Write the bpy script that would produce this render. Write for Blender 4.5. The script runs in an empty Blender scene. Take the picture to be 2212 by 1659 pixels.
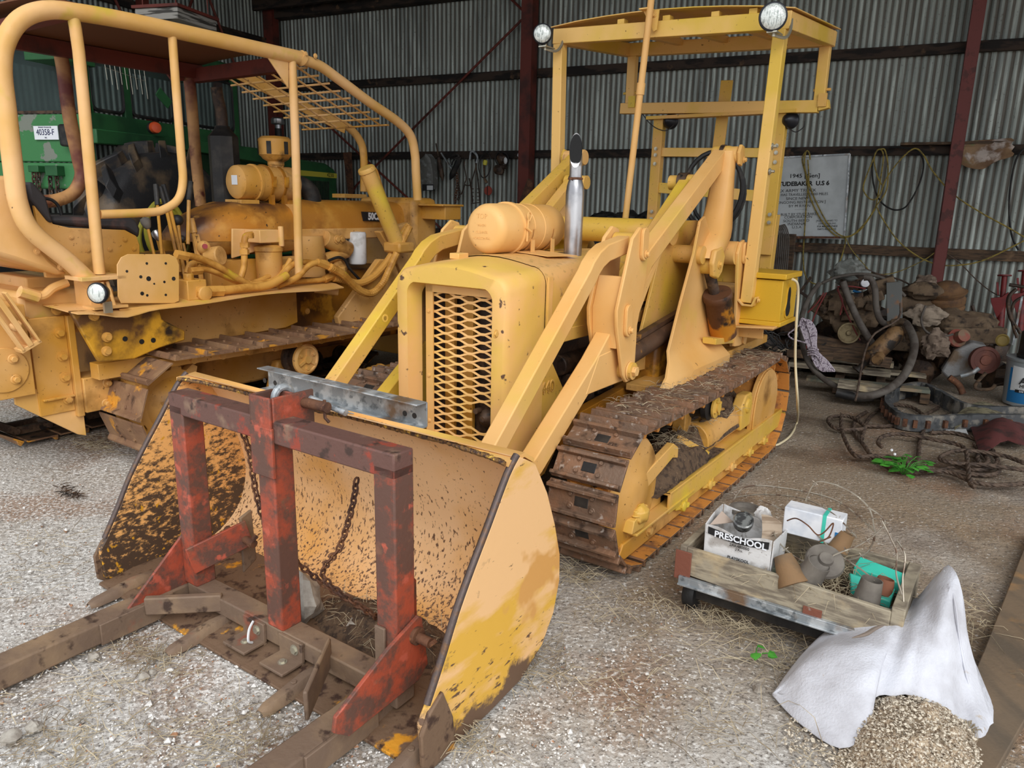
import bpy, bmesh, math, random
from mathutils import Vector, Matrix, noise
from math import sin, cos, pi, radians, atan, atan2, sqrt, hypot
SC = bpy.context.scene
COL = SC.collection
R_ = random.Random(7)
# ------------------------------------------------------------------ camera (fitted to the photograph, 2212x1659)
IW, IH, F = 2212.0, 1659.0, 1600.0
CAMH = 1.7
_th = atan((IH/2-440.0)/F); _ro = radians(1.25)
_f = Vector((0, cos(_th), -sin(_th))); _r0 = Vector((1, 0, 0)); _u0 = _r0.cross(_f)
C_R = cos(_ro)*_r0+sin(_ro)*_u0; C_U = -sin(_ro)*_r0+cos(_ro)*_u0; C_F = _f
CAMP = Vector((0, 0, CAMH))
cd = bpy.data.cameras.new('camera'); cam = bpy.data.objects.new('camera', cd); COL.objects.link(cam)
cd.sensor_width = 36; cd.sensor_fit = 'HORIZONTAL'; cd.lens = F/IW*36; cd.clip_start = .02; cd.clip_end = 200
m = Matrix.Identity(4)
for i, a in enumerate((C_R, C_U, -C_F)):
    for j in range(3): m[j][i] = a[j]
m.translation = CAMP; cam.matrix_world = m; SC.camera = cam
# ------------------------------------------------------------------ world, light, exposure
SC.view_settings.view_transform = 'Standard'; SC.view_settings.look = 'None'
SC.view_settings.gamma = 1; SC.view_settings.use_curve_mapping = False
SC.view_settings.exposure = 0.5
wd = bpy.data.worlds.new('world'); SC.world = wd; wd.use_nodes = True
bg = wd.node_tree.nodes['Background']; bg.inputs[0].default_value = (.93, .96, 1.0, 1); bg.inputs[1].default_value = 1.0
sl = bpy.data.lights.new('overcast_sun', 'SUN'); sl.energy = 1.5; sl.angle = radians(45); sl.color = (1, .98, .95)
so = bpy.data.objects.new('overcast_sun', sl); COL.objects.link(so)
so.rotation_euler = Vector((.15, -.75, .62)).to_track_quat('Z', 'Y').to_euler()
SC.cycles.max_bounces = 6; SC.cycles.diffuse_bounces = 4
# ------------------------------------------------------------------ frames
def ray(x, y): return (x-IW/2)/F*C_R-(y-IH/2)/F*C_U+C_F
def pl(x, y, p0, n):
    d = ray(x, y); return CAMP+d*((Vector(p0)-CAMP).dot(n)/d.dot(n))
class Frame:
    """plan axes: u along azimuth az, v to its right, z up; u(), v(), z() give the point of a plane seen at a pixel"""
    def __init__(s, o, az):
        a = radians(az); s.o = Vector(o); s.l = Vector((sin(a), cos(a), 0)); s.r = Vector((cos(a), -sin(a), 0))
    def w(s, p): return s.o+s.l*p[0]+s.r*p[1]+Vector((0, 0, p[2]))
    def loc(s, q): d = Vector(q)-s.o; return (d.dot(s.l), d.dot(s.r), d.z)
    def u(s, x, y, k): return s.loc(pl(x, y, s.w((k, 0, 0)), s.l))
    def v(s, x, y, k): return s.loc(pl(x, y, s.w((0, k, 0)), s.r))
    def z(s, x, y, k=0): return s.loc(pl(x, y, (0, 0, k), Vector((0, 0, 1))))
A = Frame((-1.018, 2.495, 0), 34.6)          # both crawlers, cart, sack
_w = radians(25.8)
WF = Frame((5.9148, 8.7424, 0), 25.8)        # back wall: u into the wall (wall face at u=0), v along it to the right
# ------------------------------------------------------------------ mesh builder
ORG = {}
def sm(pts, n=6, closed=False):
    """catmull-rom"""
    P = [Vector(p) for p in pts]
    if len(P) < 3: return P
    out = []; N = len(P)
    rng = range(N) if closed else range(N-1)
    for i in rng:
        if closed: a, b, c, d = P[(i-1) % N], P[i], P[(i+1) % N], P[(i+2) % N]
        else: a, b, c, d = P[max(i-1, 0)], P[i], P[i+1], P[min(i+2, N-1)]
        for k in range(n):
            t = k/n
            out.append(.5*((2*b)+(c-a)*t+(2*a-5*b+4*c-d)*t*t+(3*b-a-3*c+d)*t**3))
    if not closed: out.append(P[-1])
    return out
class MB:
    def __init__(s, fr=A): s.V = []; s.Fc = []; s.fr = fr
    def add(s, vs, fs, raw=False):
        b = len(s.V)
        s.V += [Vector(p) if raw else s.fr.w(p) for p in vs]
        s.Fc += [tuple(b+i for i in f) for f in fs]; return s
    def box(s, u0, u1, v0, v1, z0, z1):
        return s.add([(u0, v0, z0), (u1, v0, z0), (u1, v1, z0), (u0, v1, z0), (u0, v0, z1), (u1, v0, z1), (u1, v1, z1), (u0, v1, z1)],
                     [(0, 1, 2, 3), (4, 5, 6, 7), (0, 1, 5, 4), (1, 2, 6, 5), (2, 3, 7, 6), (3, 0, 4, 7)])
    def prism(s, pts, a, b, ax='v'):
        n = len(pts)
        def mk(p, k):
            return {'v': (p[0], k, p[1]), 'u': (k, p[0], p[1]), 'z': (p[0], p[1], k)}[ax]
        vs = [mk(p, a) for p in pts]+[mk(p, b) for p in pts]
        return s.add(vs, [tuple(range(n)), tuple(range(2*n-1, n-1, -1))]+[(i, (i+1) % n, n+(i+1) % n, n+i) for i in range(n)])
    def sheet(s, rows, t=None, closed=False):
        """rows: list of point lists -> quad grid; t: thickness vector (frame coords)"""
        n = len(rows); k = len(rows[0])
        vs = [p for r in rows for p in r]
        fs = [(i*k+j, i*k+j+1, (i+1)*k+j+1, (i+1)*k+j) for i in range(n-1) for j in range(k-1)]
        if closed: fs += [(i*k+k-1, i*k, (i+1)*k, (i+1)*k+k-1) for i in range(n-1)]
        if t is not None:
            N = len(vs); t = Vector(t)
            vs = vs+[tuple(Vector(p)+t) for p in vs]
            fs2 = [tuple(N+i for i in reversed(f)) for f in fs]
            e = [(j, j+1) for j in range(k-1)]+[((n-1)*k+j+1, (n-1)*k+j) for j in range(k-1)]
            e += [((i+1)*k, i*k) for i in range(n-1)]+[(i*k+k-1, (i+1)*k+k-1) for i in range(n-1)]
            fs = fs+fs2+[(a, b, N+b, N+a) for a, b in e]
        return s.add(vs, fs)
    def bar(s, p, q, w, h, up=(0, 0, 1)):
        p = Vector(p); q = Vector(q); d = (q-p).normalized(); up = Vector(up)
        a = d.cross(up)
        if a.length < 1e-4: a = d.cross(Vector((1, 0, 0)))
        a.normalize(); b = a.cross(d).normalized()
        c = [(-w/2, -h/2), (w/2, -h/2), (w/2, h/2), (-w/2, h/2)]
        vs = [tuple(e+a*x+b*y) for e in (p, q) for x, y in c]
        return s.add(vs, [(0, 1, 2, 3), (7, 6, 5, 4), (0, 1, 5, 4), (1, 2, 6, 5), (2, 3, 7, 6), (3, 0, 4, 7)])
    def ribbon(s, pts, w, h, up=(0, 1, 0)):
        """rect section swept along pts, mitred; w across 'up x dir', h along up"""
        P = [Vector(p) for p in pts]; up = Vector(up); vs = []; n = len(P)
        for i, p in enumerate(P):
            d = ((P[i]-P[i-1]).normalized() if i else Vector())+((P[i+1]-P[i]).normalized() if i < n-1 else Vector())
            d.normalize(); a = d.cross(up).normalized()
            k = 1
            if 0 < i < n-1: k = 1/max(.4, a.dot((P[i+1]-P[i]).normalized().cross(up).normalized()))
            for x, y in ((-1, -1), (1, -1), (1, 1), (-1, 1)): vs.append(tuple(p+a*(x*w/2*k)+up.normalized()*(y*h/2)))
        fs = [(0, 1, 2, 3), tuple(reversed(range(4*n-4, 4*n)))]
        for i in range(n-1):
            for j in range(4): fs.append((4*i+j, 4*i+(j+1) % 4, 4*i+4+(j+1) % 4, 4*i+4+j))
        return s.add(vs, fs)
    def tube(s, pts, r, n=8, closed=False, caps=True):
        P = [Vector(p) for p in pts]; N = len(P); vs = []; fs = []
        rr = r if isinstance(r, (list, tuple)) else [r]*N
        a = None
        for i, p in enumerate(P):
            if closed: d = P[(i+1) % N]-P[i-1]
            else: d = P[min(i+1, N-1)]-P[max(i-1, 0)]
            if d.length < 1e-9: d = Vector((0, 0, 1))
            d.normalize()
            if a is None:
                a = d.cross(Vector((0, 0, 1)))
                if a.length < .1: a = d.cross(Vector((1, 0, 0)))
            a = (a-d*a.dot(d)).normalized(); b = d.cross(a)
            for k in range(n):
                t = 2*pi*k/n; vs.append(tuple(p+a*cos(t)*rr[i]+b*sin(t)*rr[i]))
        for i in range(N if closed else N-1):
            i2 = (i+1) % N
            for k in range(n): fs.append((i*n+k, i*n+(k+1) % n, i2*n+(k+1) % n, i2*n+k))
        if not closed and caps: fs += [tuple(range(n)), tuple(reversed(range((N-1)*n, N*n)))]
        return s.add(vs, fs)
    def cyl(s, p, q, r, r2=None, n=16): return s.tube([p, q], [r, r if r2 is None else r2], n)
    def lathe(s, c, ax, prof, n=24):
        """prof: list of (r, h) along ax from c"""
        c = Vector(c); ax = Vector(ax).normalized()
        a = ax.cross(Vector((0, 0, 1)))
        if a.length < .1: a = ax.cross(Vector((1, 0, 0)))
        a.normalize(); b = ax.cross(a); vs = []; fs = []
        for r, h in prof:
            for k in range(n):
                t = 2*pi*k/n; vs.append(tuple(c+ax*h+a*cos(t)*r+b*sin(t)*r))
        for i in range(len(prof)-1):
            for k in range(n): fs.append((i*n+k, i*n+(k+1) % n, (i+1)*n+(k+1) % n, (i+1)*n+k))
        fs += [tuple(range(n)), tuple(reversed(range((len(prof)-1)*n, len(prof)*n)))]
        return s.add(vs, fs)
    def ball(s, c, r, n=12, k=8, nz=0, seed=0):
        c = Vector(c); r = (r, r, r) if not isinstance(r, (tuple, list)) else r; vs = []; fs = []
        for i in range(k+1):
            ph = pi*i/k
            for j in range(n):
                t = 2*pi*j/n; d = Vector((sin(ph)*cos(t), sin(ph)*sin(t), cos(ph)))
                e = 1+nz*(noise.noise(d*1.6+Vector((seed*3.1, seed, 0)))+.4*noise.noise(d*4.5+Vector((seed*1.1, 0, seed)))) if nz else 1
                vs.append((c.x+d.x*r[0]*e, c.y+d.y*r[1]*e, c.z+d.z*r[2]*e))
        for i in range(k):
            for j in range(n): fs.append((i*n+j, i*n+(j+1) % n, (i+1)*n+(j+1) % n, (i+1)*n+j))
        return s.add(vs, fs)
    def bolt(s, p, ax, r=.014, h=.012, washer=True):
        p = Vector(p); ax = Vector(ax).normalized()
        if washer: s.cyl(p, p+ax*h*.3, r*1.5, n=12)
        s.tube([p, p+ax*h], r, n=6); return s
    def build(s, name, mat, parent=None, bevel=0, smooth=35, loc=None):
        if parent is not None: o0 = ORG[parent.name]
        elif loc is not None: o0 = Vector(loc)
        else:
            n = len(s.V); o0 = Vector((sum(p.x for p in s.V)/n, sum(p.y for p in s.V)/n, min(p.z for p in s.V)))
        me = bpy.data.meshes.new(name); me.from_pydata([p-o0 for p in s.V], [], s.Fc)
        bm = bmesh.new(); bm.from_mesh(me)
        bmesh.ops.remove_doubles(bm, verts=bm.verts, dist=1e-5)
        bmesh.ops.recalc_face_normals(bm, faces=bm.faces)
        bm.to_mesh(me); bm.free()
        for p in me.polygons: p.use_smooth = True
        me.set_sharp_from_angle(angle=radians(smooth))
        for mm in (mat if isinstance(mat, (list, tuple)) else [mat]): me.materials.append(mm)
        o = bpy.data.objects.new(name, me); COL.objects.link(o)
        if parent is not None: o.parent = parent
        else: o.location = o0
        ORG[o.name] = o0
        if bevel:
            b = o.modifiers.new('bevel', 'BEVEL'); b.width = bevel; b.segments = 2; b.limit_method = 'ANGLE'; b.angle_limit = radians(40)
        return o
def thing(name, p, label, cat, group=None, fr=A):
    o = bpy.data.objects.new(name, None); COL.objects.link(o); o.location = fr.w(p); o.empty_display_size = .1
    ORG[o.name] = Vector(o.location); tag(o, label, cat, group); return o
def tag(o, label, cat=None, group=None, kind=None):
    o['label'] = label
    if cat: o['category'] = cat
    if group: o['group'] = group
    if kind: o['kind'] = kind
    return o
def struct(o): o['kind'] = 'structure'; return o
def copy_to(o, parent, mw):
    c = o.copy(); COL.objects.link(c); c.parent = parent; c.matrix_parent_inverse = Matrix.Identity(4)
    c.matrix_basis = Matrix.Translation(-ORG[parent.name]) @ mw
    ORG[c.name] = ORG[parent.name]; return c
def text(txt, size, M, mat, parent, name='lettering', ext=.0008, align='CENTER', sx=1.0, bold=0):
    """text as a mesh; M: matrix from text plane (x right, y up) to world"""
    cu = bpy.data.curves.new(name, 'FONT'); cu.body = txt; cu.size = size; cu.extrude = ext; cu.align_x = align; cu.align_y = 'CENTER'; cu.resolution_u = 3
    cu.offset = bold
    t = bpy.data.objects.new(name, cu); COL.objects.link(t)
    dg = bpy.context.evaluated_depsgraph_get(); dg.update()
    me = bpy.data.meshes.new_from_object(t.evaluated_get(dg))
    COL.objects.unlink(t); bpy.data.objects.remove(t)
    o0 = ORG[parent.name] if parent is not None else Vector((0, 0, 0))
    me.transform(Matrix.Translation(-o0) @ M @ Matrix.Diagonal((sx, 1, 1, 1)))
    me.materials.clear(); me.materials.append(mat)
    o = bpy.data.objects.new(name, me); COL.objects.link(o)
    if parent is not None: o.parent = parent
    ORG[o.name] = o0; return o
def basis(o, x, y):
    x = Vector(x).normalized(); z = x.cross(Vector(y)).normalized(); y = z.cross(x)
    m = Matrix.Identity(4)
    for i, a in enumerate((x, y, z)):
        for j in range(3): m[j][i] = a[j]
    m.translation = Vector(o); return m
# ------------------------------------------------------------------ materials
def lin(c): return tuple(((x/255)/12.92 if x <= 10 else (((x/255)+.055)/1.055)**2.4) for x in c)+(1,)
def mat(name, col, rough=.6, metal=0., layers=(), bump=0., bscale=60., spec=.4, trans=0, alpha=1):
    """layers: dicts(col, scale, thr, soft, detail, stretch, z=(z0,z1,amt), rough, seed)"""
    M = bpy.data.materials.new(name); M.use_nodes = True; nt = M.node_tree; N = nt.nodes; L = nt.links
    b = N['Principled BSDF']; b.inputs['Metallic'].default_value = metal
    b.inputs['Specular IOR Level'].default_value = spec
    if trans: b.inputs['Transmission Weight'].default_value = trans; b.inputs['IOR'].default_value = 1.45
    if alpha < 1: b.inputs['Alpha'].default_value = alpha
    geo = N.new('ShaderNodeNewGeometry'); pos = geo.outputs['Position']
    c = None; rv = None
    def rgb(x):
        n = N.new('ShaderNodeRGB'); n.outputs[0].default_value = lin(x); return n.outputs[0]
    def val(x):
        n = N.new('ShaderNodeValue'); n.outputs[0].default_value = x; return n.outputs[0]
    def noi(scale, detail, seed, st, rough=.55):
        mp = N.new('ShaderNodeMapping'); L.new(pos, mp.inputs[0]); mp.inputs['Location'].default_value = (seed*7.3, seed*3.7, seed*1.9)
        mp.inputs['Scale'].default_value = st
        n = N.new('ShaderNodeTexNoise'); n.inputs['Scale'].default_value = scale; n.inputs['Detail'].default_value = detail; n.inputs['Roughness'].default_value = rough
        L.new(mp.outputs[0], n.inputs['Vector']); return n.outputs['Fac']
    c = rgb(col); rv = val(rough)
    for i, y in enumerate(layers):
        f = noi(y.get('scale', 5), y.get('detail', 4), y.get('seed', i+1), y.get('stretch', (1, 1, 1)), y.get('nr', .55))
        if 'z' in y:
            z0, z1, am = y['z']
            sx = N.new('ShaderNodeSeparateXYZ'); L.new(pos, sx.inputs[0])
            mr = N.new('ShaderNodeMapRange'); mr.inputs[1].default_value = z0; mr.inputs[2].default_value = z1; mr.inputs[3].default_value = am; mr.inputs[4].default_value = 0
            L.new(sx.outputs[2], mr.inputs[0])
            ad = N.new('ShaderNodeMath'); ad.operation = 'ADD'; L.new(f, ad.inputs[0]); L.new(mr.outputs[0], ad.inputs[1]); f = ad.outputs[0]
        if 'lin' in y:
            vx, c0, c1, am = y['lin']
            dp = N.new('ShaderNodeVectorMath'); dp.operation = 'DOT_PRODUCT'; L.new(pos, dp.inputs[0]); dp.inputs[1].default_value = vx
            mr = N.new('ShaderNodeMapRange'); mr.inputs[1].default_value = c0; mr.inputs[2].default_value = c1; mr.inputs[3].default_value = am; mr.inputs[4].default_value = 0
            L.new(dp.outputs['Value'], mr.inputs[0])
            ad = N.new('ShaderNodeMath'); ad.operation = 'ADD'; L.new(f, ad.inputs[0]); L.new(mr.outputs[0], ad.inputs[1]); f = ad.outputs[0]
        if 'up' in y:
            sx = N.new('ShaderNodeSeparateXYZ'); L.new(geo.outputs['Normal'], sx.inputs[0])
            mm = N.new('ShaderNodeMath'); mm.operation = 'MULTIPLY_ADD'; L.new(sx.outputs[2], mm.inputs[0]); mm.inputs[1].default_value = y['up']; L.new(f, mm.inputs[2]); f = mm.outputs[0]
        if 'edge' in y:
            pt = geo.outputs['Pointiness']
            mm = N.new('ShaderNodeMath'); mm.operation = 'MULTIPLY_ADD'; L.new(pt, mm.inputs[0]); mm.inputs[1].default_value = y['edge']; 
            m2 = N.new('ShaderNodeMath'); m2.operation = 'SUBTRACT'; L.new(f, m2.inputs[0]); m2.inputs[1].default_value = .5*y['edge']; L.new(m2.outputs[0], mm.inputs[2]); f = mm.outputs[0]
        mr = N.new('ShaderNodeMapRange'); t = y.get('thr', .5); s_ = y.get('soft', .05)
        mr.inputs[1].default_value = t-s_; mr.inputs[2].default_value = t+s_; mr.inputs[4].default_value = y.get('amt', 1); L.new(f, mr.inputs[0])
        mx = N.new('ShaderNodeMix'); mx.data_type = 'RGBA'; L.new(mr.outputs[0], mx.inputs[0]); L.new(c, mx.inputs[6]); L.new(rgb(y['col']), mx.inputs[7]); c = mx.outputs[2]
        if 'rough' in y:
            mf = N.new('ShaderNodeMix'); L.new(mr.outputs[0], mf.inputs[0]); L.new(rv, mf.inputs[2]); mf.inputs[3].default_value = y['rough']; rv = mf.outputs[0]
    L.new(c, b.inputs['Base Color']); L.new(rv, b.inputs['Roughness'])
    if bump:
        bp = N.new('ShaderNodeBump'); bp.inputs['Strength'].default_value = min(1, bump); bp.inputs['Distance'].default_value = .004*max(1, bump)
        L.new(noi(bscale, 5, 9, (1, 1, 1)), bp.inputs['Height']); L.new(bp.outputs[0], b.inputs['Normal'])
    return M
PEACH = (224, 176, 110); YEL = (208, 168, 68); GOLD = (196, 142, 54); RUST = (88, 58, 40)
M_peach = mat('paint_peach', PEACH, .5, layers=[dict(col=(218, 164, 92), scale=2.2, thr=.53, soft=.12), dict(col=(212, 174, 84), scale=1.6, thr=.60, soft=.08, seed=4), dict(col=(120, 84, 50), scale=38, thr=.72, soft=.03), dict(col=RUST, scale=14, thr=.74, soft=.02, detail=8)], bump=.25, bscale=30)
M_yel = mat('paint_yellow', YEL, .5, layers=[dict(col=(216, 168, 96), scale=2.3, thr=.50, soft=.10), dict(col=(216, 186, 62), scale=1.5, thr=.62, soft=.06, seed=5), dict(col=(96, 68, 44), scale=11, thr=.72, soft=.02, detail=8), dict(col=(150, 120, 60), scale=50, thr=.68, soft=.04)], bump=.25, bscale=30)
M_cowl = mat('paint_cowl', (218, 178, 86), .5, layers=[dict(col=(226, 176, 112), scale=2.6, thr=.47, soft=.10, seed=2), dict(col=(92, 66, 50), scale=13, thr=.665, soft=.015, detail=9, seed=3)], bump=.3, bscale=25)
M_hood = mat('paint_hood', (208, 168, 74), .5, layers=[dict(col=(216, 170, 108), scale=1.8, thr=.68, soft=.12, up=.24), dict(col=(120, 86, 50), scale=16, thr=.71, soft=.02, detail=8, seed=3), dict(col=(188, 150, 92), scale=30, thr=.64, soft=.05, up=.05)], bump=.3, bscale=25)
M_canopy = mat('paint_canopy', (228, 184, 108), .5, layers=[dict(col=(212, 176, 66), scale=1.7, thr=.57, soft=.08), dict(col=(110, 80, 40), scale=40, thr=.71, soft=.03)], bump=.2, bscale=30)
M_box = mat('paint_box_yellow', (206, 162, 40), .45, layers=[dict(col=(150, 150, 150), scale=9, thr=.79, soft=.01), dict(col=(140, 106, 40), scale=40, thr=.7, soft=.03)], bump=.2)
M_gold = mat('paint_dozer', GOLD, .5, layers=[dict(col=(216, 170, 110), scale=1.5, thr=.54, soft=.14, seed=3), dict(col=(132, 92, 42), scale=2.8, thr=.62, soft=.07, detail=6), dict(col=(60, 42, 26), scale=3.3, thr=.70, soft=.04, detail=8, seed=6), dict(col=(110, 74, 34), scale=40, thr=.69, soft=.03)], bump=.3, bscale=30)
M_goldlt = mat('paint_dozer_pale', (228, 182, 126), .5, layers=[dict(col=(212, 164, 90), scale=2, thr=.50, soft=.12), dict(col=(96, 66, 44), scale=18, thr=.72, soft=.02, detail=8), dict(col=(200, 170, 70), scale=3, thr=.66, soft=.05, seed=8)], bump=.25, bscale=30)
M_tank = mat('tank_stained', (186, 124, 44), .4, layers=[dict(col=(78, 50, 36), scale=1.7, thr=.68, soft=.10, detail=8, up=.24), dict(col=(204, 148, 66), scale=5, thr=.62, soft=.07, seed=4), dict(col=(70, 48, 34), scale=30, thr=.68, soft=.03, seed=7)], bump=.4, bscale=30)
M_bracket = mat('bracket_stained', (204, 150, 42), .45, layers=[dict(col=(96, 64, 34), scale=2.6, thr=.53, soft=.06, detail=8, seed=12), dict(col=(46, 34, 26), scale=3.2, thr=.60, soft=.04, detail=9, seed=15)], bump=.4)
M_grime = mat('paint_dozer_grimy', (176, 116, 30), .45, layers=[dict(col=(84, 56, 34), scale=1.5, thr=.49, soft=.10, detail=6), dict(col=(196, 140, 44), scale=6, thr=.60, soft=.05, seed=4), dict(col=(40, 30, 22), scale=5, thr=.67, soft=.05, detail=8, seed=7)], bump=.5, bscale=35)
M_track = mat('track_steel', (116, 94, 78), .5, .3, layers=[dict(col=(138, 104, 80), scale=7, thr=.52, soft=.1), dict(col=(72, 56, 46), scale=16, thr=.62, soft=.06), dict(col=(170, 158, 148), scale=26, thr=.655, soft=.05, rough=.3), dict(col=(188, 126, 40), scale=9, thr=.73, soft=.02, seed=8)], bump=1, bscale=45)
M_track2 = mat('track_rusty_painted', (128, 96, 72), .75, .15, layers=[dict(col=(146, 114, 84), scale=6, thr=.52, soft=.1), dict(col=(82, 60, 46), scale=12, thr=.62, soft=.06), dict(col=(208, 146, 50), scale=5.5, thr=.61, soft=.03, detail=9, seed=8)], bump=1.2, bscale=40)
M_padin = mat('track_shoe_orange', (198, 134, 62), .7, 0, layers=[dict(col=(136, 92, 58), scale=10, thr=.60, soft=.08), dict(col=(60, 44, 34), scale=24, thr=.66, soft=.03)], bump=.6, bscale=40)
M_bucketin = mat('bucket_inside', (234, 190, 142), .5, layers=[dict(col=(222, 162, 84), scale=1.6, thr=.60, soft=.12, seed=3, z=(.0, .5, .10)), dict(col=(104, 72, 52), scale=64, thr=.68, soft=.03, detail=5, stretch=(1.3, 1.3, .6), z=(.0, .8, .13)), dict(col=(112, 80, 56), scale=16, thr=.74, soft=.03, detail=8, z=(.0, .35, .12), seed=4)], bump=.3, bscale=25)
M_bucketout = mat('bucket_outside', (230, 184, 130), .5, layers=[dict(col=(216, 168, 66), scale=3.4, thr=.60, soft=.05, detail=7, z=(.0, .45, .26), stretch=(.6, .6, 1.8)), dict(col=(100, 74, 54), scale=34, thr=.71, soft=.03, stretch=(.5, .5, 1.6), z=(.0, .38, .16)), dict(col=(104, 80, 62), scale=5, thr=.66, soft=.04, detail=9, z=(-.02, .24, .30), seed=6, nr=.65), dict(col=(206, 152, 84), scale=2.6, thr=.60, soft=.02, seed=8)], bump=.2, bscale=25)
M_lipworn = mat('bucket_worn_floor', (116, 92, 72), .65, .2, layers=[dict(col=(214, 150, 44), scale=5, thr=.62, soft=.02, detail=10, stretch=(1, 1, 1)), dict(col=(70, 50, 40), scale=20, thr=.6, soft=.05)], bump=.8, bscale=40)
M_wornedge = mat('worn_steel', (92, 80, 76), .5, .6, layers=[dict(col=(110, 84, 64), scale=30, thr=.58, soft=.06)], bump=.5)
M_weld = mat('flame_cut_edge', (134, 100, 60), .55, .3, layers=[dict(col=(80, 60, 50), scale=70, thr=.52, soft=.03), dict(col=(222, 180, 80), scale=30, thr=.63, soft=.03)], bump=2, bscale=90)
M_leftplate = mat('bucket_side_scratched', (228, 172, 104), .5, layers=[dict(col=(76, 60, 48), scale=24, thr=.565, soft=.05, detail=10, stretch=(1.0, 1.0, 1.9), nr=.72, z=(-.25, .62, .27)), dict(col=(206, 150, 40), scale=18, thr=.68, soft=.02, detail=8, seed=6, z=(0, .4, .1))], bump=.3)
M_red = mat('paint_red_worn', (160, 74, 52), .55, layers=[dict(col=(96, 68, 58), scale=5.5, thr=.475, soft=.06, detail=10, nr=.72), dict(col=(120, 84, 66), scale=12, thr=.66, soft=.04, detail=6, seed=5), dict(col=(178, 88, 68), scale=12, thr=.64, soft=.03, seed=7, detail=8)], bump=.5, bscale=40)
M_redrust = mat('fork_rusty', (116, 96, 80), .65, .1, layers=[dict(col=(140, 76, 58), scale=5, thr=.64, soft=.04, detail=8), dict(col=(144, 120, 94), scale=4, thr=.54, soft=.1, seed=5), dict(col=(66, 50, 42), scale=14, thr=.64, soft=.05, seed=7)], bump=.6, bscale=40)
M_redbrown = mat('beam_brown_red', (104, 74, 66), .6, .1, layers=[dict(col=(150, 68, 52), scale=6, thr=.60, soft=.03, detail=10, nr=.7), dict(col=(134, 108, 90), scale=9, thr=.62, soft=.06, seed=5), dict(col=(70, 52, 46), scale=18, thr=.62, soft=.05, seed=7)], bump=.5)
M_primer = mat('red_oxide', (104, 44, 34), .6, layers=[dict(col=(70, 34, 28), scale=4, thr=.55, soft=.08)], bump=.2)
M_postred = mat('post_red', (112, 56, 52), .6, layers=[dict(col=(84, 46, 42), scale=9, thr=.58, soft=.04, detail=8)], bump=.3)
M_rust = mat('rust', (104, 70, 50), .8, .1, layers=[dict(col=(74, 50, 40), scale=12, thr=.53, soft=.07), dict(col=(140, 94, 62), scale=26, thr=.64, soft=.04)], bump=.9, bscale=60)
M_rustcyl = mat('rusty_cylinder', (92, 60, 40), .6, .1, layers=[dict(col=(190, 126, 36), scale=4, thr=.58, soft=.03, detail=7), dict(col=(48, 36, 30), scale=8, thr=.60, soft=.05, seed=4)], bump=.5)
M_oilcyl = mat('burnt_cylinder', (86, 62, 46), .5, .1, layers=[dict(col=(186, 128, 50), scale=5, thr=.66, soft=.03, detail=7), dict(col=(48, 36, 30), scale=5, thr=.58, soft=.08, seed=4)], bump=.4)
M_oily = mat('oily_iron', (58, 44, 36), .55, .1, layers=[dict(col=(86, 66, 50), scale=10, thr=.54, soft=.06), dict(col=(30, 25, 22), scale=18, thr=.6, soft=.05)], bump=1, bscale=50)
M_engine = mat('dusty_iron', (88, 72, 56), .85, 0, layers=[dict(col=(112, 94, 74), scale=7, thr=.52, soft=.1), dict(col=(46, 37, 30), scale=12, thr=.60, soft=.06)], bump=1.2, bscale=45)
M_dark = mat('black_metal', (34, 33, 33), .5, .2, layers=[dict(col=(58, 54, 50), scale=8, thr=.56, soft=.1)], bump=.3)
M_black = mat('black_rubber', (30, 30, 31), .55, layers=[dict(col=(62, 58, 54), scale=9, thr=.60, soft=.1)], bump=.4)
M_tyre = mat('tyre_rubber', (44, 44, 46), .5, layers=[dict(col=(104, 88, 70), scale=3.5, thr=.56, soft=.08)], bump=.6)
M_vinyl = mat('seat_vinyl', (52, 50, 52), .65, layers=[dict(col=(88, 66, 62), scale=5, thr=.64, soft=.05)], bump=.3)
M_chrome = mat('aluminised_pipe', (190, 190, 192), .33, .9, layers=[dict(col=(150, 150, 154), scale=6, thr=.55, soft=.1)], bump=.1)
M_galv = mat('galvanised', (146, 152, 156), .45, .45, layers=[dict(col=(190, 194, 196), scale=14, thr=.54, soft=.05, detail=8), dict(col=(128, 106, 86), scale=6, thr=.60, soft=.06, seed=5), dict(col=(104, 110, 114), scale=24, thr=.62, soft=.05, seed=3)], bump=.4)
M_zinc = mat('zinc_bolt', (180, 176, 160), .35, .7)
M_glass = mat('lamp_glass', (222, 228, 224), .12, .25, layers=[dict(col=(164, 172, 168), scale=40, thr=.55, soft=.05, stretch=(3, 3, .6))], spec=.8, bump=.6, bscale=90)
M_lampback = mat('lamp_shell', (40, 42, 48), .35, .3)
M_cabglass = mat('cab_glass', (116, 136, 136), .06, 0, spec=.7, trans=.85)
M_green = mat('paint_green', (40, 92, 52), .5, layers=[dict(col=(28, 70, 42), scale=3, thr=.55, soft=.1)], bump=.15)
M_greenpeel = mat('paint_green_peeling', (62, 122, 74), .5, layers=[dict(col=(122, 128, 118), scale=4.5, thr=.59, soft=.01, detail=7), dict(col=(214, 222, 214), scale=9, thr=.70, soft=.01, detail=8, seed=5)], bump=.3)
M_stripe = mat('yellow_stripe', (206, 196, 70), .5)
M_white = mat('white_paint', (214, 216, 218), .5, layers=[dict(col=(186, 186, 184), scale=12, thr=.58, soft=.08)], bump=.1)
M_plate = mat('plate_white', (226, 230, 236), .4)
M_navy = mat('navy_ink', (28, 32, 80), .5)
M_ink = mat('black_ink', (26, 26, 28), .6)
M_cream = mat('cream_cord', (222, 208, 172), .5)
M_amber = mat('amber_lens', (196, 78, 40), .3, spec=.6)
M_redlens = mat('red_lens', (150, 30, 34), .3, spec=.6)
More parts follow.
